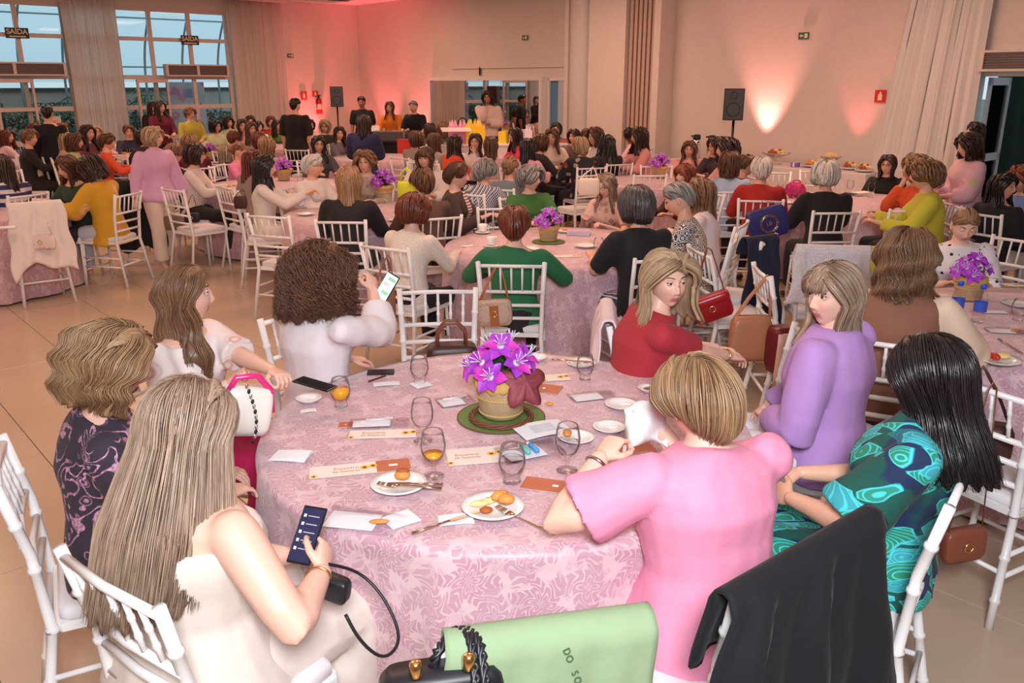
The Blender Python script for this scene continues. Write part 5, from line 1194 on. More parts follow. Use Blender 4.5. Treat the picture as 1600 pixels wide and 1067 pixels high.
G(1140, 256, 'buffetside', 'bobwave', 'brown', C(180, 202, 228), 'woman in a light blue sweater seen from behind', yaw=0, look=-20, bot=(56, 44, 42))
G(1166, 259, 'buffetside', 'bangs', 'brown', (34, 32, 36), 'short-haired youth in black beside the light blue sweater', yaw=-100, look=-130, hairover=dict(L=.02, Lf=.02))
G(1190, 266, 'buffetside', dict(L=0, short=True, vol=.026, nape=-52, side_el=-20), 'white', C(178, 40, 34), 'woman with short white hair in a red jacket, back to us', yaw=-12, tkey=dict(sleeve=1, off=.024))
G(1290, 275, 'buffetside', dict(L=.06, Lf=.08, vol=.044, flare=.02, tip=.02, wave=.006), 'white', (22, 22, 26), 'woman with white-blonde bob dressed in black, back to us', yaw=2, look=-20, tkey=dict(sleeve=1, off=.026), bot=(22, 22, 26), scale=1.02)
G(1387, 258, 'buffetside', 'bangs', 'dark', (26, 24, 28), 'woman in glasses and sheer black blouse at the buffet side', yaw=140, glasses=True, hairover=dict(bangs=False), look=150)
G(1430, 264, 'buffetside', 'bob', 'honey', (232, 96, 52), 'blonde woman in orange beside the yellow jacket', yaw=85, pose='chin')
G(1444, 274, 'buffetside', 'puff', 'ltbrown', C(206, 200, 66), 'woman with brown curls in a bright yellow jacket', yaw=72, tkey=dict(sleeve=1, off=.024), bot=(206, 200, 66), look=80)
G(1513, 228, 'buffetside', 'bobwave', 'dark', C(226, 180, 190, kind='floral', c2=(196, 110, 160), c3=(190, 196, 120), scale=.8), 'standing woman in a pink floral blouse and white trousers holding a phone', yaw=88, pose='hold', scale=.93, tkey=dict(sleeve=.85, off=.035, loose=.01, tail=.02), bot=(232, 224, 220), bkey=dict(wide=.02), over=dict(hp=10), skin='mid', fixed=True)
G(1524, 206, 'buffetside', 'long', 'black', (60, 40, 50), 'dark-haired woman standing behind the pink floral blouse', yaw=80, pose='hang', scale=.93, bot=(40, 34, 40), fixed=True)
G(1568, 292, 'right', dict(L=.28, Lf=.26, vol=.026, flare=.02, face=70), 'black', C(26, 26, 34), 'young woman with long black hair in black looking at the camera', yaw=-60, hy=0, look=-165, pose='lap', skin='mid', bot=(222, 212, 206), scale=.96, over=dict(hp=0), fixed=True)
G(1597, 280, 'right', 'bob', 'red', C(130, 150, 200), 'red-haired woman in light blue at the right edge', yaw=110, pose='eat')
G(1507, 352, 'right', dict(L=0, short=True, vol=.008, nape=-30, side_el=4, pulled=True, bun=(0, -.12, .0, .035), face=76, locks=700), 'honey', C(236, 230, 232, kind='dots', c2=(40, 38, 60)), 'blonde woman in a white polka-dot blouse looking down', yaw=168, lod=0, skin='fair', pose=dict(lean=10, hp=24, open_eyes=False, handL=(-.12, .34, .80), handR=(.12, .34, .80)), tkey=dict(sleeve=.8, off=.022, loose=.012), scale=.95)
# ================================================================== tables, cloths and what lies on them
def damask():
    m, n, p = base_mat('damask_cloth', (.8, .6, .6), .55); p.inputs['Sheen Weight'].default_value = .3
    uv = n.new('ShaderNodeTexCoord').outputs['UV']
    d = n.vm('SUBTRACT', n.noise(uv, 9, 2, col=True), (.5, .5, .5)); q0 = n.vm('ADD', uv, n.vm('SCALE', d, scale=.035))
    def motif(scale, off, pet, twist):
        q = n.map(q0, (1, 1, 1), loc=off); v = n.new('ShaderNodeTexVoronoi', feature='F1', voronoi_dimensions='2D'); n.put(v.inputs['Vector'], q); v.inputs['Scale'].default_value = scale; v.inputs['Randomness'].default_value = .12
        loc = n.vm('SUBTRACT', q, v.outputs['Position']); o_ = n.sep(loc); r_ = n.m('MULTIPLY', v.outputs['Distance'], 1.0); a = n.m('ARCTAN2', o_[1], o_[0])
        ph = n.m('ADD', n.m('MULTIPLY', a, pet), n.m('MULTIPLY', n.m('SINE', n.m('MULTIPLY', r_, 13)), twist))
        c_ = n.m('COSINE', ph); edge = n.m('ADD', .34, n.m('MULTIPLY', c_, .12)); f = n.step(n.m('SUBTRACT', edge, r_), -.01, .015)
        veins = n.step(n.m('SINE', n.m('ADD', n.m('MULTIPLY', r_, 62), n.m('MULTIPLY', c_, 4.5))), -.75, -.35); return n.m('MULTIPLY', f, veins)
    f1 = motif(4.4, (0, 0, 0), 6, 1.2); f2 = motif(4.4, (.114, .114, 0), 4, 1.6); f3 = motif(11, (.03, .05, 0), 5, 1.5)
    f = n.m('MAXIMUM', f1, n.m('MAXIMUM', n.m('MULTIPLY', f2, .85), n.m('MULTIPLY', f3, .5)))
    n.put(p.inputs['Base Color'], n.mix(f, srgb(220, 188, 194), srgb(196, 152, 166))); n.put(p.inputs['Roughness'], n.m('SUBTRACT', .62, n.m('MULTIPLY', f, .25)))
    c = n.coord('Object'); n.put(p.inputs['Normal'], n.bump(n.m('ADD', n.noise(c, 5, 2), n.m('MULTIPLY', f, .12)), .25, .015)); return m
DAMASK = damask()
WOOD = plain('table_ply', srgb(150, 110, 76), .6)
TR = .885
def tablecloth(r_, folds, seed, nt=220, nr=10, nd=26, drop=.745, lift=None):
    rs = random.Random(seed); rows, uvs = [], []; ph = [rs.random() * 6.3 for _ in range(4)]
    for i in range(nr + 1):
        q = r_ * (i + .02) / nr; rows.append([(q * math.cos(a), q * math.sin(a), .768) for a in [2 * PI * j / nt for j in range(nt)]]); uvs.append(q)
    for i in range(1, nd + 1):
        t = i / nd; dd = t * drop; row = []
        for j in range(nt):
            a = 2 * PI * j / nt; f = math.sin(a * folds + 1.3 * math.sin(a * 2 + ph[0]) + ph[1]) + .35 * math.sin(a * folds * 2.3 + ph[2]); amp = .052 * t ** .8
            q = r_ + .006 + .055 * t + amp * f * (.7 + .3 * math.sin(a * 3 + ph[3])); z = .768 - .006 * min(1, t * 12) - dd
            if dd < .03: q = r_ + .012 * math.sin(min(1, dd / .03) * PI / 2) + (q - r_) * dd / .03 * .2
            row.append((q * math.cos(a), q * math.sin(a), max(.012, z)))
        rows.append(row); uvs.append(r_ + dd)
    mb = MB(); mb.grid(rows, True, True); me = mb.mesh('tablecloth', [DAMASK]); ul = me.uv_layers.new(name='UVMap'); nrow = len(rows)
    vu = []
    for i in range(nrow):
        for j in range(nt): a = 2 * PI * j / nt; k = 1 if i <= nr else 1; vu.append((uvs[i] * math.cos(a) * k, uvs[i] * math.sin(a) * k))
    li = np.empty(len(me.loops), 'i'); me.loops.foreach_get('vertex_index', li); ul.data.foreach_set('uv', np.array(vu, 'f')[li].ravel()); return me
LEG = plain('table_leg', (.3, .3, .32), .4, .6)
CL_FAR = [tablecloth(TR, 13 + k, 10 + k, 120, 4, 10) for k in range(3)]
def round_table(key, label, near=False):
    c = TABLES[key]; r_ = empty('round_table', (c.x, c.y, 0)); tag(r_, 'round banquet table under the cloth ' + label, 'table', 'round banquet tables')
    m = MB(); m.lathe([(TR - .01, .73), (TR, .745), (TR - .004, .762)], 40); obj('tabletop', m, WOOD, r_)
    for k in range(4):
        a = PI / 4 + k * PI / 2; m = MB(); m.tube([(.45 * math.cos(a), .45 * math.sin(a), .73), (.55 * math.cos(a), .55 * math.sin(a), 0)], .016, 6); obj('leg', m, LEG, r_)
    me = tablecloth(TR, 14, 3, 300, 12, 34) if near else CL_FAR[len(TABLES) % 3 if False else (hash(len(key)) + len(key)) % 3]
    o = link('tablecloth', me, None, (c.x, c.y, 0)); o.rotation_euler = (0, 0, len(key) * .7); tag(o, 'pink damask tablecloth ' + label, 'tablecloth', 'pink damask tablecloths')
for key, lab in (('near', 'on the nearest round table with the green placemat'), ('second', 'on the round table before the woman in green'), ('right', 'on the table at the right edge with water bottles'), ('buffetside', 'on the table holding the hot pink handbag'),
        ('pinkwoman', 'on the table of the woman in salmon'), ('yellowbag', 'on the table by the yellow-green bag'), ('whitewoman', 'on the table left of the woman in white'), ('behindpink', 'on the table behind the walking woman'),
        ('left', 'on the table at the left edge'), ('orange', 'on the far left table with orange juice'), ('farleft', 'on the leftmost far table by the windows'), ('window', 'on the table in front of the banner door'),
        ('manblack', 'on the table beside the man in black'), ('deejay', 'on the table in front of the music desk'), ('podium', 'on the table in front of the speaker'), ('door', 'on the table by the column')):
    round_table(key, lab, key == 'near')
TZ = .7705
PORC = plain('porcelain', srgb(244, 242, 240), .18)
def glass_mat(name, tint, refl=.75):
    m, n, p = base_mat(name, (1, 1, 1), .05); m.node_tree.nodes.remove(p)
    t = n.new('ShaderNodeBsdfTransparent'); t.inputs[0].default_value = (*tint, 1); g = n.new('ShaderNodeBsdfGlossy'); g.inputs['Roughness'].default_value = .04
    lw = n.new('ShaderNodeLayerWeight'); lw.inputs[0].default_value = .12; x = n.new('ShaderNodeMixShader'); f = n.m('MULTIPLY', lw.outputs['Fresnel'], refl); n.l.new(f, x.inputs[0]); n.l.new(t.outputs[0], x.inputs[1]); n.l.new(g.outputs[0], x.inputs[2])
    n.l.new(x.outputs[0], m.node_tree.nodes['Material Output'].inputs[0]); return m
GLASS = glass_mat('clear_glass', (.985, .985, .99)); WATER = glass_mat('water', (.97, .975, .985), .5); PLASTIC = glass_mat('clear_plastic', (.95, .95, .97), .5)
JUICE = plain('orange_juice', srgb(250, 176, 40), .25)
STEEL = plain('cutlery_steel', (.62, .52, .42), .2, 1.0)
PAPER = plain('white_paper', srgb(246, 246, 248), .8); CREAM = plain('leaflet_cream', srgb(244, 230, 220), .6); TERRA = plain('leaflet_terracotta', srgb(196, 112, 78), .6); SUN = plain('sunflower_yellow', srgb(244, 190, 60), .6); SUNC = plain('sunflower_centre', srgb(120, 66, 36), .7)
def on_table(name, px, py, label, cat, rz=0, group=None, z=TZ):
    p = at_z(px, py, z); r_ = empty(name, p, R(rz)); tag(r_, label, cat, group); return r_
def plate(px, py, rad, label, rz=0, z=TZ, name='dinner_plate'):
    r_ = on_table(name, px, py, label, 'plate', rz, z=z); m = MB(); a = rad
    m.lathe([(.0, .002), (a * .55, .0), (a * .62, .001), (a * .75, .009), (a, .017), (a * 1.0, .0195), (a * .74, .013), (a * .60, .006), (0, .005)], 40, caps=(False, False)); obj('dish', m, PORC, r_); return r_
def goblet(px, py, label, fill=None, level=.5, s=1.0, z=TZ):
    r_ = on_table('water_goblet', px, py, label, 'glass', z=z); r_.scale = (s,) * 3; m = MB()
    m.lathe([(.0, .0), (.034, .001), (.034, .004), (.008, .010), (.006, .02), (.0065, .045), (.012, .052), (.030, .066), (.040, .090), (.042, .115), (.036, .15), (.033, .162), (.0318, .162), (.0345, .148), (.0402, .115), (.038, .09), (.028, .068), (.010, .056)], 22, caps=(False, False)); obj('glass_bowl', m, GLASS, r_)
    if fill is not None:
        lv = .058 + level * .075; m = MB(); m.lathe([(.008, .058)] + [(r0, z0) for r0, z0 in ((.027, .068), (.037, .09), (.0392, .115), (.036, .14)) if z0 < lv] + [(np.interp(lv, [.058, .068, .09, .115, .14], [.008, .027, .037, .0392, .036]), lv)], 18); obj('drink', m, fill, r_)
    return r_
def tumbler(px, py, label, fill=None, s=1.0, z=TZ):
    r_ = on_table('tumbler', px, py, label, 'glass', z=z); r_.scale = (s,) * 3; m = MB()
    m.lathe([(0, 0), (.026, .001), (.024, .012), (.020, .018), (.033, .035), (.040, .06), (.037, .09), (.031, .115), (.0298, .115), (.0355, .09), (.0382, .06), (.031, .037), (.012, .022), (0, .022)], 22, caps=(False, False)); obj('glass_bowl', m, GLASS, r_)
    if fill is not None: m = MB(); m.lathe([(.012, .024), (.029, .038), (.0372, .058), (.037, .072)], 18); obj('drink', m, fill, r_)
    return r_
def slab(name, r_, w_, h_, t, mat, z=0, loc=(0, 0), rz=0, bend=0, n=6):
    m = MB(); rows = []
    for zz in (0, t): rows += [[(loc[0] + (-.5 + i / n) * w_, loc[1] - h_ / 2, z + zz + bend * math.sin(PI * i / n)) for i in range(n + 1)], [(loc[0] + (-.5 + i / n) * w_, loc[1] + h_ / 2, z + zz + bend * math.sin(PI * i / n)) for i in range(n + 1)]]
    a = MB(); a.grid([rows[0], rows[1], rows[3], rows[2], rows[0]], False)
    if rz: a.xf(Matrix.Rotation(R(rz), 4, 'Z'))
    return obj(name, a, mat, r_, False)
def folded_napkin(px, py, label, w_=.10, h_=.10, rz=0, z=TZ, layers=3):
    r_ = on_table('paper_napkin', px, py, label, 'napkin', rz, z=z)
    for k in range(layers): slab('ply', r_, w_ * (1 - .03 * k), h_ * (1 - .04 * k), .0015, PAPER, .0022 * k, (0.002 * k, -.002 * k), rz=k * 1.6, bend=.002)
    return r_
def leaflet(px, py, label, L=.22, H=.075, rz=0, terra=.32, flowers=True, z=TZ, gest=True):
    r_ = on_table('printed_leaflet', px, py, label, 'leaflet', rz, z=z); slab('sheet', r_, L, H, .0012, CREAM, 0)
    if terra: slab('terracotta_panel', r_, L * terra, H, .0006, TERRA, .0013, (L * (.5 - terra / 2), 0)); slab('white_mark', r_, L * .09, H * .16, .0004, PAPER, .0021, (L * (.5 - terra / 2), 0))
    if flowers:
        for dx, dy, s_ in ((L * (.5 - terra) - .01, H * .1, .016), (L * (.5 - terra) - .038, H * .02, .017), (-L * .46, -H * .38, .012)):
            m = MB(); rows = []
            pts = [(dx + s_ * (1 if k % 2 else .72) * math.cos(k * PI / 9), dy + s_ * (1 if k % 2 else .72) * math.sin(k * PI / 9)) for k in range(18)]; m.poly(pts, .0021, .0025); obj('sunflower', m, SUN, r_, False)
            m = MB(); m.lathe([(s_ * .42, .0025), (s_ * .36, .0032)], 12, (dx, dy, 0)); obj('sunflower_centre', m, SUNC, r_)
    if gest: text_mesh('Encontro', .022, GOLDINK, r_, Matrix.Translation((-L * .14, .010, .0016)) @ Matrix.Rotation(PI if abs(rz) > 90 else 0, 4, 'Z'), .0002); text_mesh('de Gestoras', .018, GOLDINK, r_, Matrix.Translation((-L * .14, -.012, .0016)), .0002)
    return r_
GOLDINK = plain('gold_ink', srgb(186, 140, 90), .5); SKYB = plain('blue_tube', srgb(70, 160, 226), .4); TEALB = plain('teal_tube', srgb(100, 196, 186), .4)
def plastic_bag(px, py, label, w_=.16, h_=.10, rz=0, inside=None, z=TZ):
    r_ = on_table('clear_gift_bag', px, py, label, 'bag', rz, z=z); m = MB(); n = 10; rs = random.Random(int(px)); rows = []
    for i in range(n + 1): rows.append([((-.5 + j / n) * w_, (-.5 + i / n) * h_, .006 + .012 * math.sin(PI * i / n) * math.sin(PI * j / n) + rs.uniform(0, .003)) for j in range(n + 1)])
    m.grid(rows, False); m.grid([[(x, y, .0015) for x, y, z_ in r0] for r0 in rows], False); obj('plastic_film', m, PLASTIC, r_)
    slab('folded_paper', r_, w_ * .62, h_ * .7, .002, PAPER, .002, (-w_ * .12, 0), rz=4)
    if inside == 'bread': m = MB(); m.ell((w_ * .22, 0, .010), (.030, .010, .007), 10, 6, Matrix.Rotation(.3, 3, 'Z')); obj('breadstick', m, BREAD, r_)
    if inside == 'tubes':
        for k, (mt, dx) in enumerate(((TEALB, -.02), (SKYB, .012))): m = MB(); m.tube([(dx, -.035, .018), (dx - .004, .02, .018)], [.009, .009], 8, round_=True); obj('lotion_tube', m, mt, r_); m = MB(); m.tube([(dx - .004, .02, .018), (dx - .007, .036, .018)], .007, 8); obj('tube_cap', m, PORC, r_)
    if inside == 'pen': m = MB(); m.tube([(-.05, .01, .012), (.05, .018, .014)], .005, 8); obj('soap_stick', m, PORC, r_)
    return r_
BREAD = plain('golden_bread', srgb(228, 150, 70), .55); CRUST = plain('brown_crust', srgb(176, 92, 44), .6); PALEB = plain('pale_crumb', srgb(244, 214, 150), .8)
def bun(name, r_, c, r3, mat, rz=0):
    m = MB(); m.ell(c, r3, 14, 9, Matrix.Rotation(rz, 3, 'Z')); rs = random.Random(int(c[0] * 1e4))
    m.v = [(x + rs.uniform(-.0012, .0012), y + rs.uniform(-.0012, .0012), max(z, c[2] - r3[2] * .55) + rs.uniform(-.001, .001)) for x, y, z in m.v]; return obj(name, m, mat, r_)
def knife(p0, p1, label, z=TZ + .004):
    a, b = at_z(*p0, z), at_z(*p1, z); d = (b - a); L = d.length; r_ = empty('table_knife', a, math.atan2(d.y, d.x)); tag(r_, label, 'knife'); m = MB(); m.tube([(0, 0, .002), (L * .25, 0, .003), (L * .52, 0, .003)], [.007, .0055, .004], 8, .5); obj('handle', m, STEEL, r_)
    m = MB(); m.poly([(L * .5, -.004), (L * .58, -.009), (L * .94, -.008), (L, .004), (L * .58, .006), (L * .5, .004)], .002, .0038); obj('blade', m, STEEL, r_, False); return r_
def fork(p0, p1, label, z=TZ + .004):
    a, b = at_z(*p0, z), at_z(*p1, z); d = (b - a); L = d.length; r_ = empty('table_fork', a, math.atan2(d.y, d.x)); tag(r_, label, 'fork'); m = MB(); m.tube([(0, 0, .002), (L * .3, 0, .004), (L * .6, 0, .004), (L * .68, 0, .003)], [.007, .005, .003, .004], 8, .5); obj('handle', m, STEEL, r_)
    m = MB(); m.tube([(L * .66, 0, .004), (L * .72, 0, .002), (L * .80, 0, .002)], [.004, .011, .012], 10, .25); obj('fork_head', m, STEEL, r_)
    for k in range(4): y = (k - 1.5) * .0062; m = MB(); m.tube([(L * .79, y, .002), (L, y * .9, .007)], [.0022, .0014], 5); obj('tine', m, STEEL, r_)
    return r_
# ---------------- flower basket
PETAL = plain('purple_petal', srgb(176, 62, 206), .5); PETAL2 = plain('magenta_petal', srgb(214, 60, 190), .5); STAM = plain('stamen', srgb(226, 214, 240), .5)
FLEAF = plain('flower_leaf', srgb(38, 84, 48), .5); MAPLE = plain('maple_leaf', srgb(140, 62, 70), .6)
def wicker():
    m, n, p = base_mat('wicker', (.6, .45, .3), .75); c = n.coord('Object'); o_ = n.sep(c); a = n.m('ARCTAN2', o_[1], o_[0])
    s1 = n.m('MULTIPLY', n.m('SINE', n.m('MULTIPLY', o_[2], 900)), n.m('SINE', n.m('MULTIPLY', a, 46))); f = n.noise(c, 40, 2)
    n.put(p.inputs['Base Color'], n.mix(n.m('MULTIPLY', n.m('ADD', n.step(s1, -.5, .5), f), .5), srgb(164, 128, 92), srgb(226, 200, 160))); n.put(p.inputs['Normal'], n.bump(s1, .6, .004)); return m
WICK = wicker(); RAFFIA = plain('raffia', srgb(206, 168, 100), .8); VINE = plain('vine_twig', srgb(120, 72, 50), .7); PLACEM = plain('green_placemat', srgb(98, 128, 62), .7); SOIL = plain('moss', srgb(70, 66, 40), .9)
def petal_mb(L, W, curl, seed=0):
    m = MB(); rows = []
    for i in range(7):
        t = i / 6; w_ = W * math.sin(PI * min(.97, t * .93 + .07)) ** .75 * (1 - .25 * t); z = L * (.32 * t - curl * t * t * .75); x = L * t * (1 - .12 * t); row = []
        for j in range(5): s_ = (j - 2) / 2; row.append((x, s_ * w_, z + .20 * W * s_ * s_ + .05 * W * math.sin(t * 9 + s_ * 3)))
        rows.append(row)
    m.grid(rows, False); return m
def flower(parent, loc, rot, s, near, seed):
    rs = random.Random(seed); M = Matrix.Translation(loc) @ rot.to_4x4() @ Matrix.Scale(s, 4); sm = MB(); sm.lathe([(.004, -.012), (.009, 0), (.012, .008)], 8)
    for k in range(6): a = k * PI / 3 + .3; sm.tube([(0, 0, 0), (.008 * math.cos(a), .008 * math.sin(a), .025), (.020 * math.cos(a), .020 * math.sin(a), .045)], [.0012, .0011, .002], 4)
    f = obj('flower', sm, STAM, parent); f.matrix_local = M
    pm = MB()
    for k in range(6):
        a = k * PI / 3; p = petal_mb(.062, .020 if k % 2 else .024, .35 + rs.random() * .4); p.xf(Matrix.Rotation(a, 4, 'Z') @ Matrix.Rotation(-.25 if k % 2 else -.1, 4, 'Y'))
        if near: obj('petal', p, PETAL if (k + seed) % 3 else PETAL2, f)
        else: b = len(pm.v); pm.v += p.v; pm.f += [tuple(i + b for i in q) for q in p.f]; pm.mi += [0] * len(p.f)
    if not near: obj('petals', pm, PETAL, f)
    return f
def leaf_mb(L, W):
    m = MB(); m.grid([[(L * t, s_ * W * math.sin(PI * min(.98, t + .02)), L * .25 * math.sin(t * 2.2) - L * .15 * t + .1 * W * s_ * s_) for s_ in (-1, 0, 1)] for t in [i / 6 for i in range(7)]], False); return m
BASK = {}
def basket(px, py, label, near=False, s=1.0, mat=True, rz=0, z=TZ):
    if not near and 'far' in BASK: r_ = dup(BASK['far']); r_.location = at_z(px, py, z); r_.rotation_euler = (0, 0, R(rz)); r_.scale = (s,) * 3; tag(r_, label, 'flower basket', 'purple flower baskets'); return r_
    r_ = on_table('flower_basket', px, py, label, 'flower basket', rz, 'purple flower baskets', z=z); r_.scale = (s,) * 3
    m = MB(); m.lathe([(.0, .004), (.062, .004), (.066, .012), (.078, .095), (.076, .10), (.070, .09)], 28, caps=(True, False)); obj('basket', m, WICK, r_)
    m = MB(); rs = random.Random(5)
    for k in range(16): a = k * .4; m.ell((.070 * math.cos(a), .070 * math.sin(a), .108 + .012 * rs.random()), (.022, .020, .024), 8, 6)
    obj('raffia_rim', remesh_mb(m, .006), None, r_); r_.children[-1].data.materials.append(RAFFIA)
    for zz in (.018, .07): m = MB(); q = .067 + (zz - .012) * .145; m.tube([(q * math.cos(a), q * math.sin(a), zz) for a in [2 * PI * k / 28 for k in range(29)]], .0035, 5); obj('basket_band', m, RAFFIA, r_)
    m = MB(); m.ell((0, 0, .12), (.055, .055, .03), 12, 8); obj('moss', m, SOIL, r_)
    fl = [(0, -.035, .235, 25, 0), (-.055, -.04, .185, 40, 60), (-.085, -.02, .165, 55, 90), (-.030, -.075, .150, 60, 20), (.045, -.045, .185, 45, -60), (.025, .03, .225, 20, 180), (-.03, .02, .215, 25, 120), (.075, .0, .19, 50, -100)]
    for k, (x, y, z_, tl, az) in enumerate(fl):
        dirv = Vector((x * 1.2, y * 1.2 - .02, .08)); rot = dirv.to_track_quat('Z', 'Y').to_matrix(); flower(r_, (x, y, z_), rot, 1.0, near, k)
        m = MB(); m.tube([(x * .2, y * .2, .12), (x * .6, y * .6, z_ * .75), (x, y, z_ - .01)], .0022, 4); obj('stem', m, FLEAF, r_)
    for k in range(11):
        a = k * 2.4; o = obj('leaf', leaf_mb(.075, .016), FLEAF, r_); o.matrix_local = Matrix.Translation((.02 * math.cos(a), .02 * math.sin(a), .125 + .010 * (k % 4))) @ Matrix.Rotation(a, 4, 'Z') @ Matrix.Rotation(-R(20 + 12 * (k % 4)), 4, 'Y')
    if near:   # the big dull red maple leaf hanging over the rim
        m = MB(); pts = []
        for k in range(40):
            a = 2 * PI * k / 40; q = .055 + .032 * abs(math.cos(2.5 * a)) ** 2 + .006 * math.sin(a * 20); pts.append((q * math.cos(a), q * math.sin(a)))
        rows = [[(x * f, y * f, -.22 * f * f * .08 + .006 * math.sin(x * 120) - (y * f) ** 2 * 1.2) for x, y in pts] for f in (.05, .35, .7, 1)]; m.grid(rows, True, True); o = obj('maple_leaf', m, MAPLE, r_)
        o.matrix_local = Matrix.Translation((.075, -.062, .135)) @ Matrix.Rotation(R(52), 4, 'X') @ Matrix.Rotation(R(25), 4, 'Y') @ Matrix.Rotation(.5, 4, 'Z'); s_ = o.modifiers.new('t', 'SOLIDIFY'); s_.thickness = .0015
    else: BASK['far'] = r_
    return r_
def remesh_mb(m, v):
    me = remesh(m, v, 1); o = MB(); o.add([tuple(q) for q in co(me)], faces_of(me)); bpy.data.meshes.remove(me); return o
def placemat(px, py, label, rad=.125, z=TZ):
    r_ = on_table('placemat', px, py, label, 'placemat'); m = MB(); m.lathe([(0, .001), (rad, .001), (rad, .005), (rad * .97, .006), (0, .005)], 40, caps=(False, False)); obj('mat_disc', m, PLACEM, r_)
    m = MB(); m.tube([(rad * math.cos(a), rad * math.sin(a), .004) for a in [2 * PI * k / 48 for k in range(49)]], .0028, 5); obj('woven_edge', m, VINE, r_)
    return r_
def wreath(px, py, label, rad=.088, z=TZ + .006):
    r_ = on_table('vine_wreath', px, py, label, 'wreath', z=z)
    for k in range(5):
        m = MB(); m.tube([((rad + .008 * math.cos(a * 3 + k * 1.25)) * math.cos(a), (rad + .008 * math.cos(a * 3 + k * 1.25)) * math.sin(a), .012 + .007 * math.sin(a * 3 + k * 1.25)) for a in [2 * PI * q / 40 for q in range(41)]], .0042, 5); obj('twig', m, VINE, r_)
    return r_
def cup(px, py, label, z=TZ):
    r_ = on_table('tea_cup', px, py, label, 'cup', 20, z=z); m = MB(); m.lathe([(0, .014), (.024, .014), (.032, .03), (.040, .075), (.038, .075), (.029, .03), (0, .02)], 20, caps=(False, False)); obj('cup_body', m, PORC, r_)
    m = MB(); m.tube([(.036, 0, .062), (.058, 0, .058), (.058, 0, .036), (.033, 0, .032)], .004, 6); obj('handle', m, PORC, r_)
    m = MB(); m.lathe([(0, .002), (.04, 0), (.068, .010), (.068, .013), (.03, .008), (0, .008)], 24, caps=(False, False)); obj('saucer', m, PORC, r_); return r_
# ================= the near table
placemat(783, 652, 'round green placemat under the flower basket on the near table', .165)
wreath(783, 654, 'twisted vine wreath lying round the basket foot on the green placemat', .112)
basket(783, 648, 'wicker basket of purple lilies with a red maple leaf on the near table', True, 1.2, z=TZ + .006)
pl = plate(623, 761, .088, 'white plate with cake and crossed cutlery, front left of the near table')
bun('cake_slice', pl, (.008, .036, .024), (.026, .020, .016), BREAD); bun('cake_top', pl, (.010, .040, .038), (.022, .015, .007), CRUST)
fork((690, 764), (590, 757), 'steel fork lying across the plate with cake', TZ + .022); knife((692, 757), (600, 757), 'steel knife beside the fork on the plate with cake', TZ + .022)
pl = plate(770, 797, .093, 'white plate with two bread rolls, nearest on the near table')
bun('bread_roll', pl, (.020, .030, .032), (.030, .017, .017), BREAD, .6); bun('bread_roll', pl, (.040, .008, .032), (.026, .019, .016), BREAD, .1); bun('bread_piece', pl, (-.040, .004, .020), (.030, .013, .010), PALEB, .2); bun('bread_piece', pl, (-.012, .022, .020), (.032, .013, .010), PALEB, .5); bun('pastry_square', pl, (-.018, -.036, .020), (.020, .014, .010), CRUST)
fork((866, 836), (776, 793), 'steel fork resting on the rim of the plate with bread rolls', TZ + .014); knife((644, 834), (755, 797), 'steel knife propped on the edge of the plate with bread rolls', TZ + .012)
plate(483, 627, .052, 'small white saucer beside the orange juice glass', name='saucer')
pl = plate(908, 571, .068, 'white plate with cutlery by the red-dressed woman'); knife((862, 562), (925, 566), 'knife on the plate by the red-dressed woman', TZ + .022); bun('crumbs', pl, (.02, -.01, .018), (.010, .007, .003), BREAD)
plate(840, 562, .045, 'small white plate half behind the purple flowers', name='saucer')
pl = plate(1013, 611, .045, 'small plate with leftover dark crumbs on the far right rim', name='side_plate'); bun('crumbs', pl, (0, 0, .012), (.020, .012, .004), CRUST); fork((1032, 600), (1012, 608), 'small fork on the plate with dark crumbs', TZ + .018)
plate(971, 636, .066, 'empty white plate in front of the napkin hands'); pl = plate(900, 688, .066, 'white plate with pastry behind the tall water goblet'); bun('pastry', pl, (-.03, .02, .02), (.016, .024, .01), BREAD); plate(952, 672, .062, 'white plate tucked beneath the hands of the woman in pink')
tumbler(533, 634, 'short-stemmed glass of orange juice beside the saucer', JUICE); tumbler(656, 597, 'stemmed water tumbler on a white napkin', WATER); tumbler(914, 592, 'water tumbler on the plate rim near the red dress', WATER, .95); tumbler(800, 752, 'water tumbler behind the plate with bread rolls', WATER, 1.1)
goblet(661, 689, 'empty water goblet left of the flower basket', None, s=.96); goblet(678, 744, 'goblet with a little orange juice beside the cake plate', JUICE, .32, .98); goblet(886, 735, 'tall goblet of water near the arm of the woman in pink', WATER, .62, 1.0)
folded_napkin(455, 713, 'stack of folded white napkins at the left rim', .125, .085, -8, layers=5); folded_napkin(658, 601, 'white napkin under the stemmed tumbler', .075, .075, 35, layers=1); folded_napkin(626, 812, 'crumpled white napkin next to the gift bag at the front', .09, .08, 35, layers=2)
folded_napkin(712, 812, 'white napkin under the knife at the front', .10, .06, 10, layers=2); folded_napkin(482, 642, 'thin white napkin under the saucer', .06, .03, 20, layers=1); folded_napkin(918, 744, 'white napkin beside the terracotta leaflet', .10, .07, 40, layers=2)
leaflet(563, 732, 'long leaflet with sunflowers and a terracotta end left of the cake plate', .325, .085, 13, .34); leaflet(598, 678, 'sunflower leaflet under a clear gift bag', .24, .075, 4, 0); leaflet(868, 760, 'terracotta leaflet end pointing to the woman in pink', .21, .085, -16, 1.0, False, gest=False); leaflet(742, 712, 'cream booklet with sunflowers in front of the placemat', .19, .13, 10, 0)
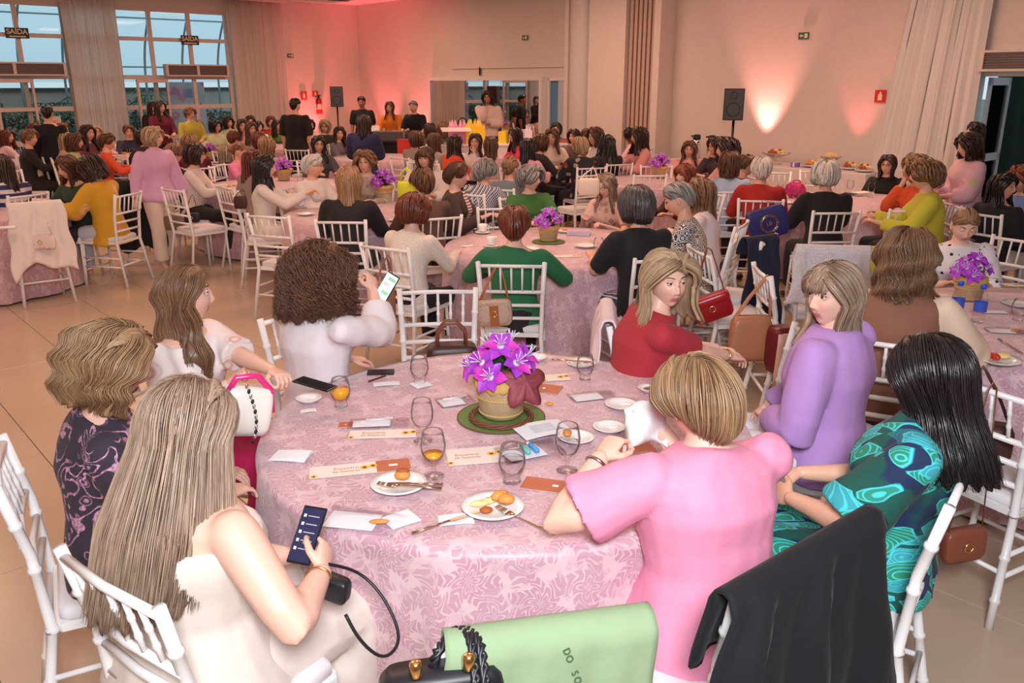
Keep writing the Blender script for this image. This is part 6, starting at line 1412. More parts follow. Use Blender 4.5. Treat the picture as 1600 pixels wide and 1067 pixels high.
leaflet(850, 607, 'terracotta leaflet behind the red maple leaf', .14, .10, -20, 1.0, False, gest=False); leaflet(765, 607, 'terracotta card half hidden by the basket', .11, .06, 0, 1.0, False, gest=False); leaflet(868, 590, 'cream sunflower leaflet behind the water tumbler', .12, .08, 10, 0, gest=False); leaflet(540, 664, 'terracotta card corner peeking from under the gift bag', .05, .05, 5, 1.0, False, gest=False)
leaflet(985, 700, 'terracotta leaflet beneath the forearm of the woman in pink', .16, .09, 15, 1.0, False, gest=False)
plastic_bag(566, 816, 'clear gift bag with a yellow breadstick at the front edge', .24, .13, -14, 'bread'); plastic_bag(592, 662, 'clear gift bag with a white stick on the sunflower leaflet', .22, .085, 2, 'pen', TZ + .003); plastic_bag(712, 628, 'clear gift bag left of the green placemat', .15, .11, 20, 'pen'); plastic_bag(828, 706, 'open gift bag with a blue and a teal lotion tube', .22, .14, 22, 'tubes'); plastic_bag(925, 620, 'silvery flat gift bag right of the basket', .19, .10, 14)
m_ = on_table('instruction_sheet', 848, 676, 'white printed sheet leaning between placemat and goblet', 'paper', 24); slab('sheet', m_, .19, .13, .001, PAPER, .012, bend=.006)
for k in range(7): slab('print_line', m_, .09, .003, .0002, DKGREY if False else plain('grey_ink', srgb(186, 190, 200), .7), .0195, (0, .03 - k * .010))
PH = plain('phone_black', (.015, .015, .018), .18)
m_ = on_table('wallet_case', 595, 583, 'black folded phone case lying by the curly-haired woman', 'phone', 4); slab('case', m_, .115, .048, .010, PH); m_ = on_table('pen', 590, 591, 'dark red pen lying on the black phone case', 'pen', 52, z=TZ + .012); m = MB(); m.tube([(-.05, 0, 0), (.045, 0, 0)], [.004, .0045], 8, round_=True); obj('barrel', m, plain('pen_red', srgb(96, 24, 30), .3), m_); m = MB(); m.tube([(.04, .004, .003), (.015, .004, .004)], .0015, 5); obj('clip', m, GOLD, m_)
folded_napkin(604, 600, 'white napkin under the black phone case', .11, .045, 12, layers=1)
bun('orange_peel', on_table('bread_scrap', 858, 633, 'small piece of golden bread by the silvery gift bag', 'bread'), (0, 0, .006), (.018, .008, .006), BREAD, -.3)
# ================= second table
basket(857, 377, 'purple flower basket on the table of the woman in green', s=1.0); placemat(857, 378, 'green placemat under the basket on the second table', .13)
cup(754, 364, 'white cup and saucer before the striped top woman'); cup(768, 385, 'white cup left of the woman in green')
for k in range(7): slab('leaf_of_paper', (m_ := on_table('paper_pile', 904, 366, 'thick pile of white and lilac papers on the second table', 'papers', -12)) if k == 0 else m_, .19, .14, .004, PAPER if k % 2 else plain('lilac_paper', srgb(200, 176, 210), .7), k * .005, rz=k * 2.0)
plate(915, 386, .09, 'white plate between the papers and the black T-shirt woman'); leaflet(885, 400, 'yellow and cream leaflet right of the green sweater', .2, .09, 10, 0, gest=False); leaflet(735, 384, 'cream leaflet left on the second table', .15, .06, 30, 0, gest=False)
tumbler(935, 395, 'empty glass near the elbow in the black T-shirt', None); bun('bread_roll', plate(883, 363, .07, 'small plate with bread behind the papers', name='side_plate'), (0, 0, .025), (.03, .02, .015), BREAD); plate(830, 392, .08, 'white plate just left of the second basket')
# ================= right table
basket(1512, 468, 'purple flower basket before the polka-dot blouse', s=1.05); pl = plate(1560, 566, .095, 'white plate with red fruit on the right table'); bun('fruit_piece', pl, (-.04, .02, .028), (.022, .03, .016), RED); bun('fruit_piece', pl, (-.02, -.005, .028), (.018, .03, .016), RED); bun('cake_slice', pl, (.03, .02, .024), (.035, .025, .014), PALEB)
plate(1592, 478, .09, 'white plate cut by the right edge of the picture')
LABELB = plain('blue_label', srgb(60, 90, 200), .4)
for k, (px, py, lab) in enumerate(((1493, 497, 'water bottle with blue cap half behind the cream sleeve'), (1528, 503, 'water bottle with blue cap and blue label on the right table'))):
    b_ = on_table('water_bottle', px, py, lab, 'bottle'); m = MB(); m.lathe([(0, .002), (.030, .002), (.032, .02), (.032, .12), (.026, .15), (.013, .178), (.013, .185)], 18, caps=(False, False)); obj('bottle_body', m, WATER, b_)
    m = MB(); m.lathe([(.0325, .06), (.0325, .11)], 18, caps=(False, False)); obj('paper_label', m, LABELB, b_); m = MB(); m.lathe([(.015, .180), (.015, .2), (.013, .203)], 14); obj('cap', m, plain('blue_cap', srgb(40, 90, 220), .4), b_)
plastic_bag(1572, 518, 'clear gift bag behind the right table plate', .2, .1, -15, 'bread'); plastic_bag(1560, 488, 'clear gift bag near the basket on the right table', .2, .08, -10); knife((1560, 530), (1598, 553), 'knife near the right plate'); tumbler(1590, 500, 'empty tumbler at the right table', None); leaflet(1582, 445, 'cream leaflet far side of the right table', .12, .08, 0, 0, gest=False)
# ================= mid tables
basket(600, 313, 'tall purple flower basket in front of the smiling curly-haired woman', s=1.25); basket(444, 282, 'purple flower basket behind the woman in white', s=1.1); basket(329, 249, 'purple flower basket behind the walking woman', s=1.0); basket(152, 226, 'purple flower basket by the blonde in pale pink', s=1.0)
basket(616, 228, 'purple flower basket before the music desk', s=1.15); basket(1030, 278, 'purple flower basket left of the woman in salmon', s=1.2); basket(792, 236, 'purple flower basket near the raspberry jacket', s=1.0); basket(452, 218, 'purple flower basket beside the man in black', s=.9)
cup(470, 324, 'white cup beside the white jacket'); plate(478, 336, .09, 'white plate at the rim of the white jacket woman'); plate(620, 345, .1, 'white plate near the yellow-green bag'); bun('bread_roll', plate(645, 338, .07, 'side plate with bread by the auburn bob', name='side_plate'), (0, 0, .03), (.035, .025, .018), BREAD); tumbler(540, 330, 'glass hidden behind the black jacket', WATER)
plate(355, 293, .10, 'white plate on the table left of the woman in white'); cup(385, 290, 'white cup by the pink shirt'); tumbler(470, 290, 'glass behind the gesturing hands', WATER)
goblet(30, 345, 'stemmed glass on the table at the left edge', WATER, .3, 1.1); folded_napkin(10, 356, 'white napkins at the left edge table', .15, .12, 20, layers=4); folded_napkin(48, 343, 'crumpled napkin on the left edge table', .14, .08, -20, layers=2); plate(62, 333, .09, 'plate on the left edge table')
for px, lab in ((196, 'glass of orange juice, left of the pair by the navy top'), (208, 'glass of orange juice, right of the pair by the navy top')): tumbler(px, 247, lab, JUICE, 1.3)
goblet(1242, 318, 'goblet in front of the hot pink handbag', WATER, .5, .95); tumbler(1218, 305, 'tumbler left of the hot pink handbag', WATER); goblet(1327, 303, 'goblet right of the white-blonde bob', WATER, .4, .95); goblet(1360, 308, 'goblet by the booklet pile', WATER, .4, .95); plate(1228, 318, .09, 'plate beside the red jacket woman')
m_ = on_table('magazine', 1345, 305, 'stack of booklets in front of the woman in sheer black', 'booklet', 15)
for k in range(4): slab('booklet', m_, .26, .14, .008, CREAM, k * .009, rz=k * 5)
m_ = on_table('pouch', 1242, 309, 'hot pink furry handbag standing on the table', 'handbag'); m = MB(); m.ell((0, 0, .085), (.12, .05, .09), 16, 10); me_ = remesh(m, .012, 1); wrinkle(me_, .02, 30, 2); me_.materials.append(cloth('hot_pink_fur', srgb(214, 60, 130))); link('bag_body', me_, m_); m = MB(); m.tube([(-.05, 0, .16), (-.03, 0, .19), (.03, 0, .19), (.05, 0, .16)], .008, 6); obj('handle', m, plain('hot_pink', srgb(200, 50, 120), .5), m_)
# ================================================================== bags, garments on chairs, equipment
def rbox(m, w_, d_, h_, r_=.25, n=16, z0=0, taper=1.0, bulge=.1):
    """soft box standing on z0"""
    rows = []
    for i in range(9):
        t = i / 8; s_ = (1 - (abs(2 * t - 1) ** 5) * .16) * (1 + (taper - 1) * t); row = []
        for j in range(n):
            a = 2 * PI * (j + .5) / n; c, s = math.cos(a), math.sin(a); e = r_
            x = math.copysign(abs(c) ** e, c) * w_ / 2 * s_; y = math.copysign(abs(s) ** e, s) * d_ / 2 * s_ * (1 + bulge * math.sin(PI * t)); row.append((x, y, z0 + h_ * t))
        rows.append(row)
    m.grid(rows, True, True, True)
def leather(name, c, rough=.42): return plain(name, srgb(*c), rough)
def bag(name, px, py, Y, w_, h_, d_, mat, label, rz=0, tilt=0, strap=None, strapmat=None, sw=.008, flap=None, buckle=True, cat='handbag', taper=1.0, sq=.35):
    p = at_y(px, py, Y); r_ = empty(name, p); r_.rotation_euler = (0, R(tilt), R(rz)); tag(r_, label, cat)
    m = MB(); rbox(m, w_, d_, h_, sq, 20, -h_ / 2, taper); obj('bag_body', m, mat, r_)
    if flap: m = MB(); rbox(m, w_ * 1.02, d_ * 1.12, h_ * .42, .35, 20, h_ * .10, taper); obj('flap', m, flap, r_)
    if buckle: m = MB(); m.tube([(.018 * math.cos(a), -d_ * .60, .0 + .018 * math.sin(a)) for a in [2 * PI * k / 12 for k in range(13)]], .0035, 5); obj('buckle', m, GOLD, r_)
    bpy.context.view_layer.update()
    if strap:
        inv = r_.matrix_world.inverted()
        for k, (sx, sy, sY) in enumerate(strap):
            top = inv @ at_y(sx, sy, sY); a = Vector((-w_ * .42, 0, h_ * .42)); b = Vector((w_ * .42, 0, h_ * .42))
            q = [a, a.lerp(top, .5) + Vector((-.01, 0, 0)), top + Vector((-.018, 0, -.02)), top + Vector((0, 0, .006)), top + Vector((.018, 0, -.02)), b.lerp(top, .5) + Vector((.01, 0, 0)), b]
            m = MB(); m.tube(q, sw, 8, .55); obj('strap', m, strapmat or mat, r_)
    return r_
TAN = leather('tan_leather', (178, 118, 84)); BROWNL = leather('brown_leather', (122, 70, 50)); REDL = leather('red_leather', (150, 22, 32), .3); MARO = leather('maroon_leather', (110, 26, 38), .35); DKB = leather('dark_brown_leather', (64, 36, 34)); CREAML = leather('cream_leather', (228, 210, 186)); NAVYP = leather('navy_card', (38, 40, 110)); BLKL = leather('black_leather', (26, 26, 32))
WOV = cloth('woven_canvas', srgb(222, 200, 182), srgb(176, 146, 124), 'lace', scale=1.6)
b_ = bag('shoulder_bag', 773, 488, 5.0, .215, .16, .07, WOV, 'beige woven shoulder bag with a tan stripe on the chair of the woman in green', rz=-4, tilt=-4, strap=[(778, 414, 5.12)], strapmat=leather('saddle_leather', (166, 98, 56)), sw=.011)
m = MB(); m.bb(-.028, .028, -.0405, -.034, -.078, .05); obj('stripe', m, leather('saddle_leather', (166, 98, 56)), b_, False)
b_ = bag('handbag', 706, 556, 4.12, .26, .13, .12, DKB, 'dark brown handbag with two arched handles on the empty chair behind the near table', rz=8, buckle=False)
for s_ in (-1, 1): m = MB(); m.tube([(-.075, s_ * .03, .05), (-.07, s_ * .03, .13), (-.03, s_ * .03, .18), (.03, s_ * .03, .18), (.07, s_ * .03, .13), (.075, s_ * .03, .05)], .0085, 8); obj('handle', m, BROWNL, b_)
b_ = bag('shopping_bag', 1199, 348, 6.95, .32, .25, .09, NAVYP, 'navy blue paper shopping bag with a gold ring emblem hanging from a chair', rz=0, tilt=-17, strap=[(1193, 312, 7.1)], buckle=False, sw=.004, sq=.08)
for q in (.075, .062, .066): m = MB(); m.tube([(q * math.cos(a), -.056, q * math.sin(a)) for a in [2 * PI * k / 32 for k in range(33)]], .0022, 4); obj('gold_ring', m, GOLD, b_)
text_mesh('LB', .045, GOLD, b_, Matrix.Translation((0, -.056, 0)) @ Matrix.Rotation(PI / 2, 4, 'X'))
bag('handbag', 1112, 480, 4.9, .24, .15, .08, REDL, 'glossy dark red handbag hanging from the chair of the ring-print blouse', rz=-6, tilt=-22, strap=[(1106, 388, 5.2)], strapmat=leather('red_brown_strap', (120, 48, 34)), flap=leather('red_leather_flap', (164, 26, 36), .3))
b_ = bag('tote_bag', 1172, 528, 4.62, .25, .26, .09, TAN, 'large tan leather tote hanging from the edge-on white chair', rz=4, tilt=0, strap=[(1199, 432, 4.75)], sw=.014, buckle=False, taper=.92)
bag('handbag', 1218, 545, 4.55, .13, .26, .12, MARO, 'maroon soft bag with a scarf beside the tan tote', rz=20, buckle=False)
m = MB()
m.grid([[(x, .012 * math.sin(x * 60 + z * 9), z) for x in (-.05, -.03, -.01, .01, .03, .05)] for z in (.14, .08, 0, -.1, -.18)], False); o = obj('scarf', m, cloth('salmon_scarf', srgb(232, 190, 170))); o.location = at_y(1226, 560, 4.42); tag(o, 'salmon scarf hanging by the maroon bag', 'scarf'); s_ = o.modifiers.new('t', 'SOLIDIFY'); s_.thickness = .006
b_ = bag('crossbody_bag', 1505, 850, 2.72, .17, .125, .05, leather('rust_leather', (134, 74, 56)), 'rust brown crossbody bag hanging low from the chair at the right table', rz=12, tilt=-4, strap=[(1552, 600, 2.84)], strapmat=BROWNL, sw=.005)
bag('handbag', 1542, 690, 2.98, .17, .15, .09, DKB, 'dark brown bag slung on the chair back near the leaf-print dress', rz=-20, strap=[(1536, 575, 3.0)], sw=.006)
bag('handbag', 920, 292, 7.4, .19, .15, .07, CREAML, 'cream shoulder bag hanging on the chair behind the pink floral blouse', strap=[(926, 262, 7.5)], buckle=False)
b_ = bag('tote_bag', 636, 296, 7.7, .17, .15, .08, leather('lime_leather', (222, 226, 40)), 'bright yellow-green tote bag standing on the table', buckle=False)
for s_ in (-1, 1): m = MB(); m.tube([(-.05, s_ * .02, .07), (-.045, s_ * .02, .15), (0, s_ * .02, .19), (.045, s_ * .02, .15), (.05, s_ * .02, .07)], .008, 8); obj('handle', m, leather('lime_leather', (222, 226, 40)), b_)
b_ = bag('clutch_bag', 65, 378, 7.55, .25, .13, .05, cloth('rose_print', srgb(240, 222, 214), srgb(206, 90, 110), 'floral', scale=2.2, color3=srgb(230, 150, 160)), 'small white bag printed with pink roses on a long strap', strap=[(60, 318, 7.7)], strapmat=STEEL, sw=.003)
bag('handbag', 602, 470, 5.35, .13, .26, .09, cloth('leopard', srgb(160, 120, 96), srgb(90, 56, 44), 'dots', scale=3), 'leopard print bag hanging behind the raised phone', strap=[(606, 400, 5.6)], strapmat=BROWNL, sw=.006, buckle=False)
bag('handbag', 376, 316, 8.2, .12, .12, .07, DKB, 'brown round bag on the chair of the woman in white', strap=[(378, 296, 8.4)], sw=.006, buckle=False)
bag('handbag', 300, 340, 9.0, .16, .10, .06, BLKL, 'small black bag hanging from a chair behind the walking woman', strap=[(300, 305, 9.1)], sw=.004)
bag('handbag', 272, 348, 9.2, .26, .14, .08, leather('olive_leather', (120, 100, 84)), 'taupe bag on the floor side behind the walking woman', buckle=False)
# quilted white bag with chain and pink cover on the lap, lap napkin
b_ = bag('handbag', 384, 640, 2.72, .17, .17, .08, leather('white_leather', (236, 230, 222)), 'white bag with a black and silver chain on the lap of the woman in profile', rz=30, tilt=12, buckle=False)
for k in range(12): m = MB(); a = k * .09; m.ell((-.02 + .05 * math.sin(a * 2), -.05, .10 - k * .018), (.006, .004, .009), 8, 5); obj('chain_link', m, BLKL if k % 2 else CHROME, b_)
m = MB(); m.tube([(-.07, -.02, .07), (-.05, -.02, .12), (.02, -.02, .13), (.07, -.02, .08), (.085, -.02, .0)], .012, 8); obj('pink_edge', m, leather('pink_patent', (226, 50, 130), .2), b_)
# phones
SCR = {}
def phone(px, py, Y, rot, label, scr, on=False, icons=True, w_=.074, h_=.155):
    r_ = empty('phone', at_y(px, py, Y)); r_.rotation_euler = rot; tag(r_, label, 'phone'); m = MB(); m.box((0, 0, 0), (w_ / 2, h_ / 2, .004)); o = obj('phone_body', m, PH, r_, False); bv = o.modifiers.new('b', 'BEVEL'); bv.width = .003; bv.segments = 2
    mt, n_, p = base_mat('screen_' + label[:8], scr, .15)
    if on: p.inputs['Emission Color'].default_value = (*scr, 1); p.inputs['Emission Strength'].default_value = .9
    m = MB(); m.box((0, 0, .0043), (w_ / 2 - .003, h_ / 2 - .006, .0004)); obj('screen', m, mt, r_, False)
    if on:
        for k, (x, y, a, b, c) in enumerate(((.008, .05, .022, .008, (.45, .9, .5)), (-.008, .02, .020, .009, (.9, .95, .97)), (.008, -.02, .02, .008, (.45, .9, .5)), (-.006, -.05, .022, .006, (.9, .95, .97)))): m = MB(); m.box((x, y, .0049), (a, b, .0002)); obj('chat_bubble', m, plain('bubble_%d' % (k % 2), c, .4), r_, False)
    elif icons:
        for k in range(5): m = MB(); m.box((-.022, .05 - k * .022, .0049), (.004, .004, .0002)); obj('icon', m, PAPER, r_, False); m = MB(); m.box((.006, .05 - k * .022, .0049), (.018, .0012, .0002)); obj('text_line', m, plain('grey_ink', srgb(186, 190, 200), .7), r_, False)
    return r_
phone(480, 836, 1.99, (R(48), R(-4), R(-24)), 'phone with a list on a dark screen held over the lap of the long-haired blonde', (.03, .035, .09))
phone(603, 451, 3.86, (R(62), R(20), R(-34)), 'phone with a lit chat screen held by the curly-haired woman', (.55, .82, .95), True)
phone(492, 600, 3.02, (R(8), R(4), R(70)), 'dark phone held flat above the saucer by the woman in profile', (.02, .02, .02), icons=False)
b_ = bag('handbag', 522, 918, 1.88, .085, .065, .04, BLKL, 'small dark bag lying in the lap under the hand with the phone', rz=-20, tilt=10, buckle=False)
m = MB(); P = [at_y(506, 880, 1.92), at_y(560, 890, 1.98), at_y(600, 930, 1.95), at_y(632, 1000, 1.88), at_y(600, 1036, 1.80), at_y(560, 1000, 1.78), at_y(540, 960, 1.80)]; P = [P[min(5, int(i / 6))].lerp(P[min(5, int(i / 6)) + 1], i / 6 - min(5, int(i / 6))) for i in range(37)]
for it in range(10): P = [P[0]] + [(P[i - 1] + P[i] * 2 + P[i + 1]) / 4 for i in range(1, 36)] + [P[-1]]
m.tube(P, .0045, 6); o = obj('bag_strap', m, BLKL); tag(o, 'thin black bag strap looping over the beige dress', 'strap')
# napkin in the hands of the woman in pink
m = MB(); m.grid([[at_y(975 + u * 62 + v * 8, 640 + v * 62 - 14 * math.sin(u * 3), 2.36 + .05 * math.sin(u * 6 + v * 4) * .5) for u in [i / 8 for i in range(9)]] for v in [i / 8 for i in range(9)]], False); o = obj('cloth_napkin', m, cloth('white_napkin', srgb(246, 246, 248))); s_ = o.modifiers.new('t', 'SOLIDIFY'); s_.thickness = .008; tag(o, 'white cloth napkin crumpled in the hands of the woman in pink', 'napkin')
# jewellery
def bracelet(label, r0, J, s, t, col, rad=.031, tube=.003, name='bracelet'):
    el, wr = J['el' + s], J['wr' + s]; c = el.lerp(wr, t); d = (wr - el).normalized(); q = d.to_track_quat('Z', 'Y').to_matrix(); m = MB(); m.tube([c + q @ Vector((rad * math.cos(a), rad * math.sin(a), 0)) for a in [2 * PI * k / 24 for k in range(25)]], tube, 6); return obj(name, m, col, r0)
rp_, Jp_, _ = PEOPLE['short-haired woman in a loose pink blouse wiping her hands with a napkin']; bracelet('', rp_, Jp_, 'L', .90, plain('silver_links', (.45, .42, .42), .25, 1.0), .030, .006)
rr_, Jr_, _ = PEOPLE['blonde woman in a dark red short-sleeved dress looking back over the chair']; bracelet('', rr_, Jr_, 'R', .86, GOLD, .030, .004); bracelet('', root_f1, J_f1, 'R', .88, GOLD, .033, .0035)
def earring(root, J, s, col=CHROME, drop=.03):
    m = MB(); M = Matrix.Translation(J['head']) @ J['H'].to_4x4(); m.ell((s * .080, -.002, -.040), (.004, .004, .005), 8, 6); m.ell((s * .081, -.002, -.040 - drop * .6), (.007, .004, .009), 8, 6); o = obj('earring', m, col, root); o.matrix_local = M
earring(root_f3, J_f3, 1, drop=.035); earring(root_f3, J_f3, -1, drop=.035); earring(rr_, Jr_, 1, GOLD)
lr_, Jl_, _ = PEOPLE['smiling woman with fringe in a lilac blazer, turned to her left']; earring(lr_, Jl_, 1, GOLD, .02); earring(lr_, Jl_, -1, GOLD, .02)
pd_, Jpd, _ = PEOPLE['blonde woman in a white polka-dot blouse looking down']; earring(pd_, Jpd, 1, GOLD, .03); earring(pd_, Jpd, -1, GOLD, .03)
# ---------------- garments hung on chairs: a sheet folded over the top rail in the chair's own frame
def drape(loc, yaw, label, mat, front=.12, back=.45, half=.235, seed=1, name='jacket', cat='jacket', slope=0.0, fold=.012, flare=.05, peak=0, cutaway=0):
    rs = random.Random(seed); nx, nb, nf = 30, 22, 8; rows = []; p1, p2 = rs.random() * 6, rs.random() * 6
    def pt(u, s_):      # s_ <0 front side, >0 back side (metres from the rail)
        top = .945 + peak * (abs(u) ** 3) + slope * u; y0 = -.268; d = abs(s_)
        wv = fold * (math.sin(u * 9 + p1) + .6 * math.sin(u * 17 + p2 + d * 6)) * min(1, d / .12) * (1 if s_ > 0 else .5)
        hw = half + flare * min(1, d / .5) * (1 if s_ > 0 else .2)
        if d < .02: y = y0 + (-1 if s_ > 0 else 1) * .022 * math.sin(d / .02 * PI / 2); z = top + .01 * math.cos(d / .02 * PI / 2)
        else: y = (y0 - .024 - d * .06 + -wv - .012) if s_ > 0 else (y0 + .026 + d * .16 + wv); z = top - (d - .01)
        return (u * hw + .01 * math.sin(d * 20 + p1), y, z)
    ds = [-front * (1 - i / nf) for i in range(nf)] + [-.012, -.005, 0, .005, .012] + [back * (i + 1) / nb for i in range(nb)]
    for s_ in ds:
        row = []
        for i in range(nx + 1):
            u = -1 + 2 * i / nx; k = 1 - cutaway * abs(u) ** 2 * .5 + .10 * math.sin(u * 5 + p2) * .6; row.append(pt(u, s_ * (k if abs(s_) > .05 else 1)))
        rows.append(row)
    m = MB(); m.grid(rows, False); o = obj(name, m, mat); o.location = loc; o.rotation_euler = (0, 0, R(yaw)); tag(o, label, cat); s2 = o.modifiers.new('t', 'SOLIDIFY'); s2.thickness = .009; return o
# green shirt on the empty chair in front
chair(.01, 1.70, 12, 'white chair at the bottom edge covered by the green shirt', 0)
gs = drape((.01, 1.70, 0), 12, 'sage green shirt with lettering stretched over the front chair back', cloth('sage_green', srgb(140, 162, 126)), .15, .5, .212, 3, 'shirt', 'shirt', fold=.005, flare=.03)
for k, ch in enumerate('DO SOBRE JE'):
    if ch != ' ': text_mesh(ch, .020, plain('green_ink', srgb(66, 96, 66), .7), gs, Matrix.Translation((.030 + k * .0055, -.3235 - k * .0012, .924 - k * .0165)) @ Matrix.Rotation(R(86), 4, 'X') @ Matrix.Rotation(R(-70), 4, 'Z'), .0006, 'letter')
# black braided bag hung at its left corner
b_ = bag('handbag', 690, 1090, 1.36, .24, .14, .08, BLKL, 'black handbag with thick braided handles hung on the front chair', rz=12)
bpy.context.view_layer.update(); inv = b_.matrix_world.inverted()
for k, (x0, y0, x1, y1) in enumerate(((668, 1040, 735, 985), (700, 1050, 760, 1000))):
    A = [inv @ at_y(x0, y0 + 30, 1.36), inv @ at_y(x0 + 14, y0 - 22, 1.37), inv @ at_y(712 + 12 * k, 981, 1.42), inv @ at_y(738 + 12 * k, 1000, 1.38), inv @ at_y(745 + 16 * k, 1075, 1.32)]
    P = []; 
    for i in range(33):
        t = i / 32 * 4; j = min(3, int(t)); P.append(A[j].lerp(A[j + 1], t - j))
    for it in range(4): P = [P[0]] + [(P[i - 1] + P[i] * 2 + P[i + 1]) / 4 for i in range(1, 32)] + [P[-1]]
    for s3 in range(3):
        m = MB(); m.tube([P[i] + Vector((.006 * math.cos(i * 1.1 + s3 * 2.09), .004 * math.sin(i * 1.1 + s3 * 2.09), .005 * math.sin(i * 1.1 + s3 * 2.09))) for i in range(33)], .0055, 6); obj('braided_handle', m, BLKL, b_)
for x in (-.05, .05): m = MB(); m.lathe([(.008, 0), (.012, .004), (.012, .03), (.008, .034)], 10, (x, -.03, .08)); obj('gold_fitting', m, GOLD, b_)
# black jacket
drape((.51, 1.93, 0), 35, 'black jacket draped over the chair back at the lower right', cloth('black_wool', srgb(10, 11, 20)), .20, .78, .27, 8, 'jacket', 'jacket', slope=.02, fold=.022, flare=.13)
# other garments
drape((.72, 3.84, 0), -95, 'pale pink cardigan on the chair behind the dark red dress', cloth('pale_pink_knit', srgb(234, 216, 220)), .10, .42, .21, 4, 'cardigan', 'cardigan')
c_ = chair(1.74, 4.88, -92, 'white chair seen edge-on carrying the tan tote', 0); chair(1.50, 5.55, -80, 'white chair standing behind the edge-on chair with the tote', 1); chair(-.38, 4.14, 184, 'empty white chair with the dark brown handbag on its seat', 0); chair(1.95, 3.06, -62, 'white chair with the rust crossbody bag at the right table', 0)
chair(2.42, 5.55, 176 - 180 + 170, 'white chair under the polka-dot blouse woman, seen past the table', 1) if False else None
c2 = chair(2.15, 5.75, -8, 'white chair hidden under a white lace cover', 1); drape((2.15, 5.75, 0), -8, 'white lace shawl covering a chair back behind the fringe-haired woman', cloth('white_lace', srgb(232, 228, 230), srgb(206, 200, 204), 'lace'), .2, .40, .235, 9, 'shawl', 'shawl', fold=.006)
p_ = at_z(548, 322, .92); drape((p_.x, p_.y + .27, 0), -4, 'cream cloth hanging over the chair of the black jacket woman', cloth('cream_knit', srgb(232, 222, 204)), .15, .48, .225, 12, 'shawl', 'shawl', fold=.010)
cl = at_z(58, 392, .47); chair(cl.x, cl.y, 38, 'empty white chair draped with a white cardigan at the left table', 1); drape((cl.x, cl.y, 0), 38, 'white cardigan draped over the empty chair at the left table', cloth('white_knit', srgb(238, 228, 222)), .12, .56, .22, 15, 'cardigan', 'cardigan', fold=.014, cutaway=-.4)
nv = at_z(1150, 372, .92); chair(nv.x, nv.y + .1, 60, 'white chair carrying the navy jacket', 1); drape((nv.x, nv.y + .1, 0), 30, 'navy jacket hanging from a chair near the green floor line', cloth('navy_wool', srgb(30, 36, 58)), .12, .74, .15, 17, 'jacket', 'jacket', fold=.02, flare=.06)
bl = at_z(218, 286, .92); drape((bl.x, bl.y + .2, 0), 0, 'black coat hanging from a chair behind the yellow kimono', cloth('black_coat', srgb(24, 22, 26)), .1, .75, .24, 21, 'coat', 'coat', fold=.02); chair(bl.x, bl.y + .2, 0, 'white chair under the black coat', 2)
# empty chairs further back
for k, (px, py, yaw, lab) in enumerate(((305, 292, -38, 'empty white chair at the table left of the woman in white, nearer one'), (284, 276, -60, 'empty white chair at the table left of the woman in white, farther one'), (447, 330, -20, 'empty white chair in front of the woman in white'), (1394, 321, 12, 'empty white chair left of the yellow jacket'), (1285, 270, 175, 'empty white chair on the buffet side of the hot pink handbag table'), (1210, 272, 165, 'empty white chair between red jacket and buffet'), (1005, 270, 10, 'empty white chair left of the basket by the woman in salmon'), (640, 250, 40, 'empty white chair next to the table before the music desk'),
        (178, 240, 20, 'white chair behind the orange-red top'), (34, 262, -10, 'empty white chair at the far left near the windows'), (1562, 380, 120, 'white chair beyond the right table at the right edge'), (775, 318, 10, 'empty white chair behind the green-topped grey-haired woman'), (905, 270, 30, 'white chair holding the cream shoulder bag'), (474, 232, -10, 'empty white chair beside the man in black'), (280, 222, 150, 'white chair by the olive-yellow top'), (1028, 262, 175, 'empty white chair with its back to the column side'))):
    p_ = at_z(px, py, .92); chair(p_.x, p_.y, yaw, lab, 1 if p_.y < 8.5 else 2)
# ---------------- loudspeakers, desk, lectern, buffet
def speaker(px, py, Y, label, sl, yaw):
    p = at_y(px, py, Y); r_ = empty('loudspeaker', p, R(yaw)); tag(r_, label, 'loudspeaker', 'loudspeakers on stands'); m = MB(); m.poly([(-.14, -.13), (.14, -.13), (.11, .13), (-.11, .13)], -.215, .215); obj('cabinet', m, BLACK, r_, False)
    m = MB(); m.bb(-.125, .125, -.14, -.13, -.20, .20); obj('grille', m, DKGREY, r_, False)
    for z, q in ((-.07, .09), (.12, .045)): m = MB(); m.tube([(q * math.cos(a), -.142, z + q * math.sin(a)) for a in [2 * PI * k / 20 for k in range(21)]], .004, 4); obj('driver_ring', m, BLACK, r_)
    m = MB(); m.lathe([(.010, 0), (.010, .003)], 8, (-.09, -.143, -.17)); obj('badge', m, CHROME, r_)
    s = empty('speaker_stand', (p.x, p.y, 0), R(yaw)); tag(s, sl, 'stand'); m = MB(); m.tube([(0, 0, .25), (0, 0, p.z - .215)], .018, 8); obj('pole', m, BLACK, s)
    m = MB(); m.lathe([(.03, .72), (.034, .76), (.03, .80)], 10); obj('collar', m, BLACK, s)
    for k in range(3): a = k * 2.094 + .4; m = MB(); m.tube([(.02 * math.cos(a), .02 * math.sin(a), .75), (.45 * math.cos(a), .45 * math.sin(a), .02)], .011, 6); obj('leg', m, BLACK, s)
speaker(526, 151, 19.5, 'black loudspeaker on a stand by the pink corner', 'black tripod stand under the loudspeaker by the pink corner', 12); speaker(1148, 163, 12.4, 'black loudspeaker on a stand left of the bright wall glow', 'black tripod stand of the right loudspeaker by the coffee flasks', -20)
dk = at_y(640, 196, 16.4); d_ = empty('music_desk', (dk.x, dk.y, 0), R(-8)); tag(d_, 'table under a black cloth with mixing gear', 'desk'); m = MB(); m.bb(-1.15, 1.15, -.35, .35, .0, .92); obj('black_cloth', m, cloth('black_felt', srgb(26, 22, 26)), d_, False); m = MB(); m.bb(-1.18, 1.18, -.38, .38, .92, .95); obj('desk_top', m, BLACK, d_, False)
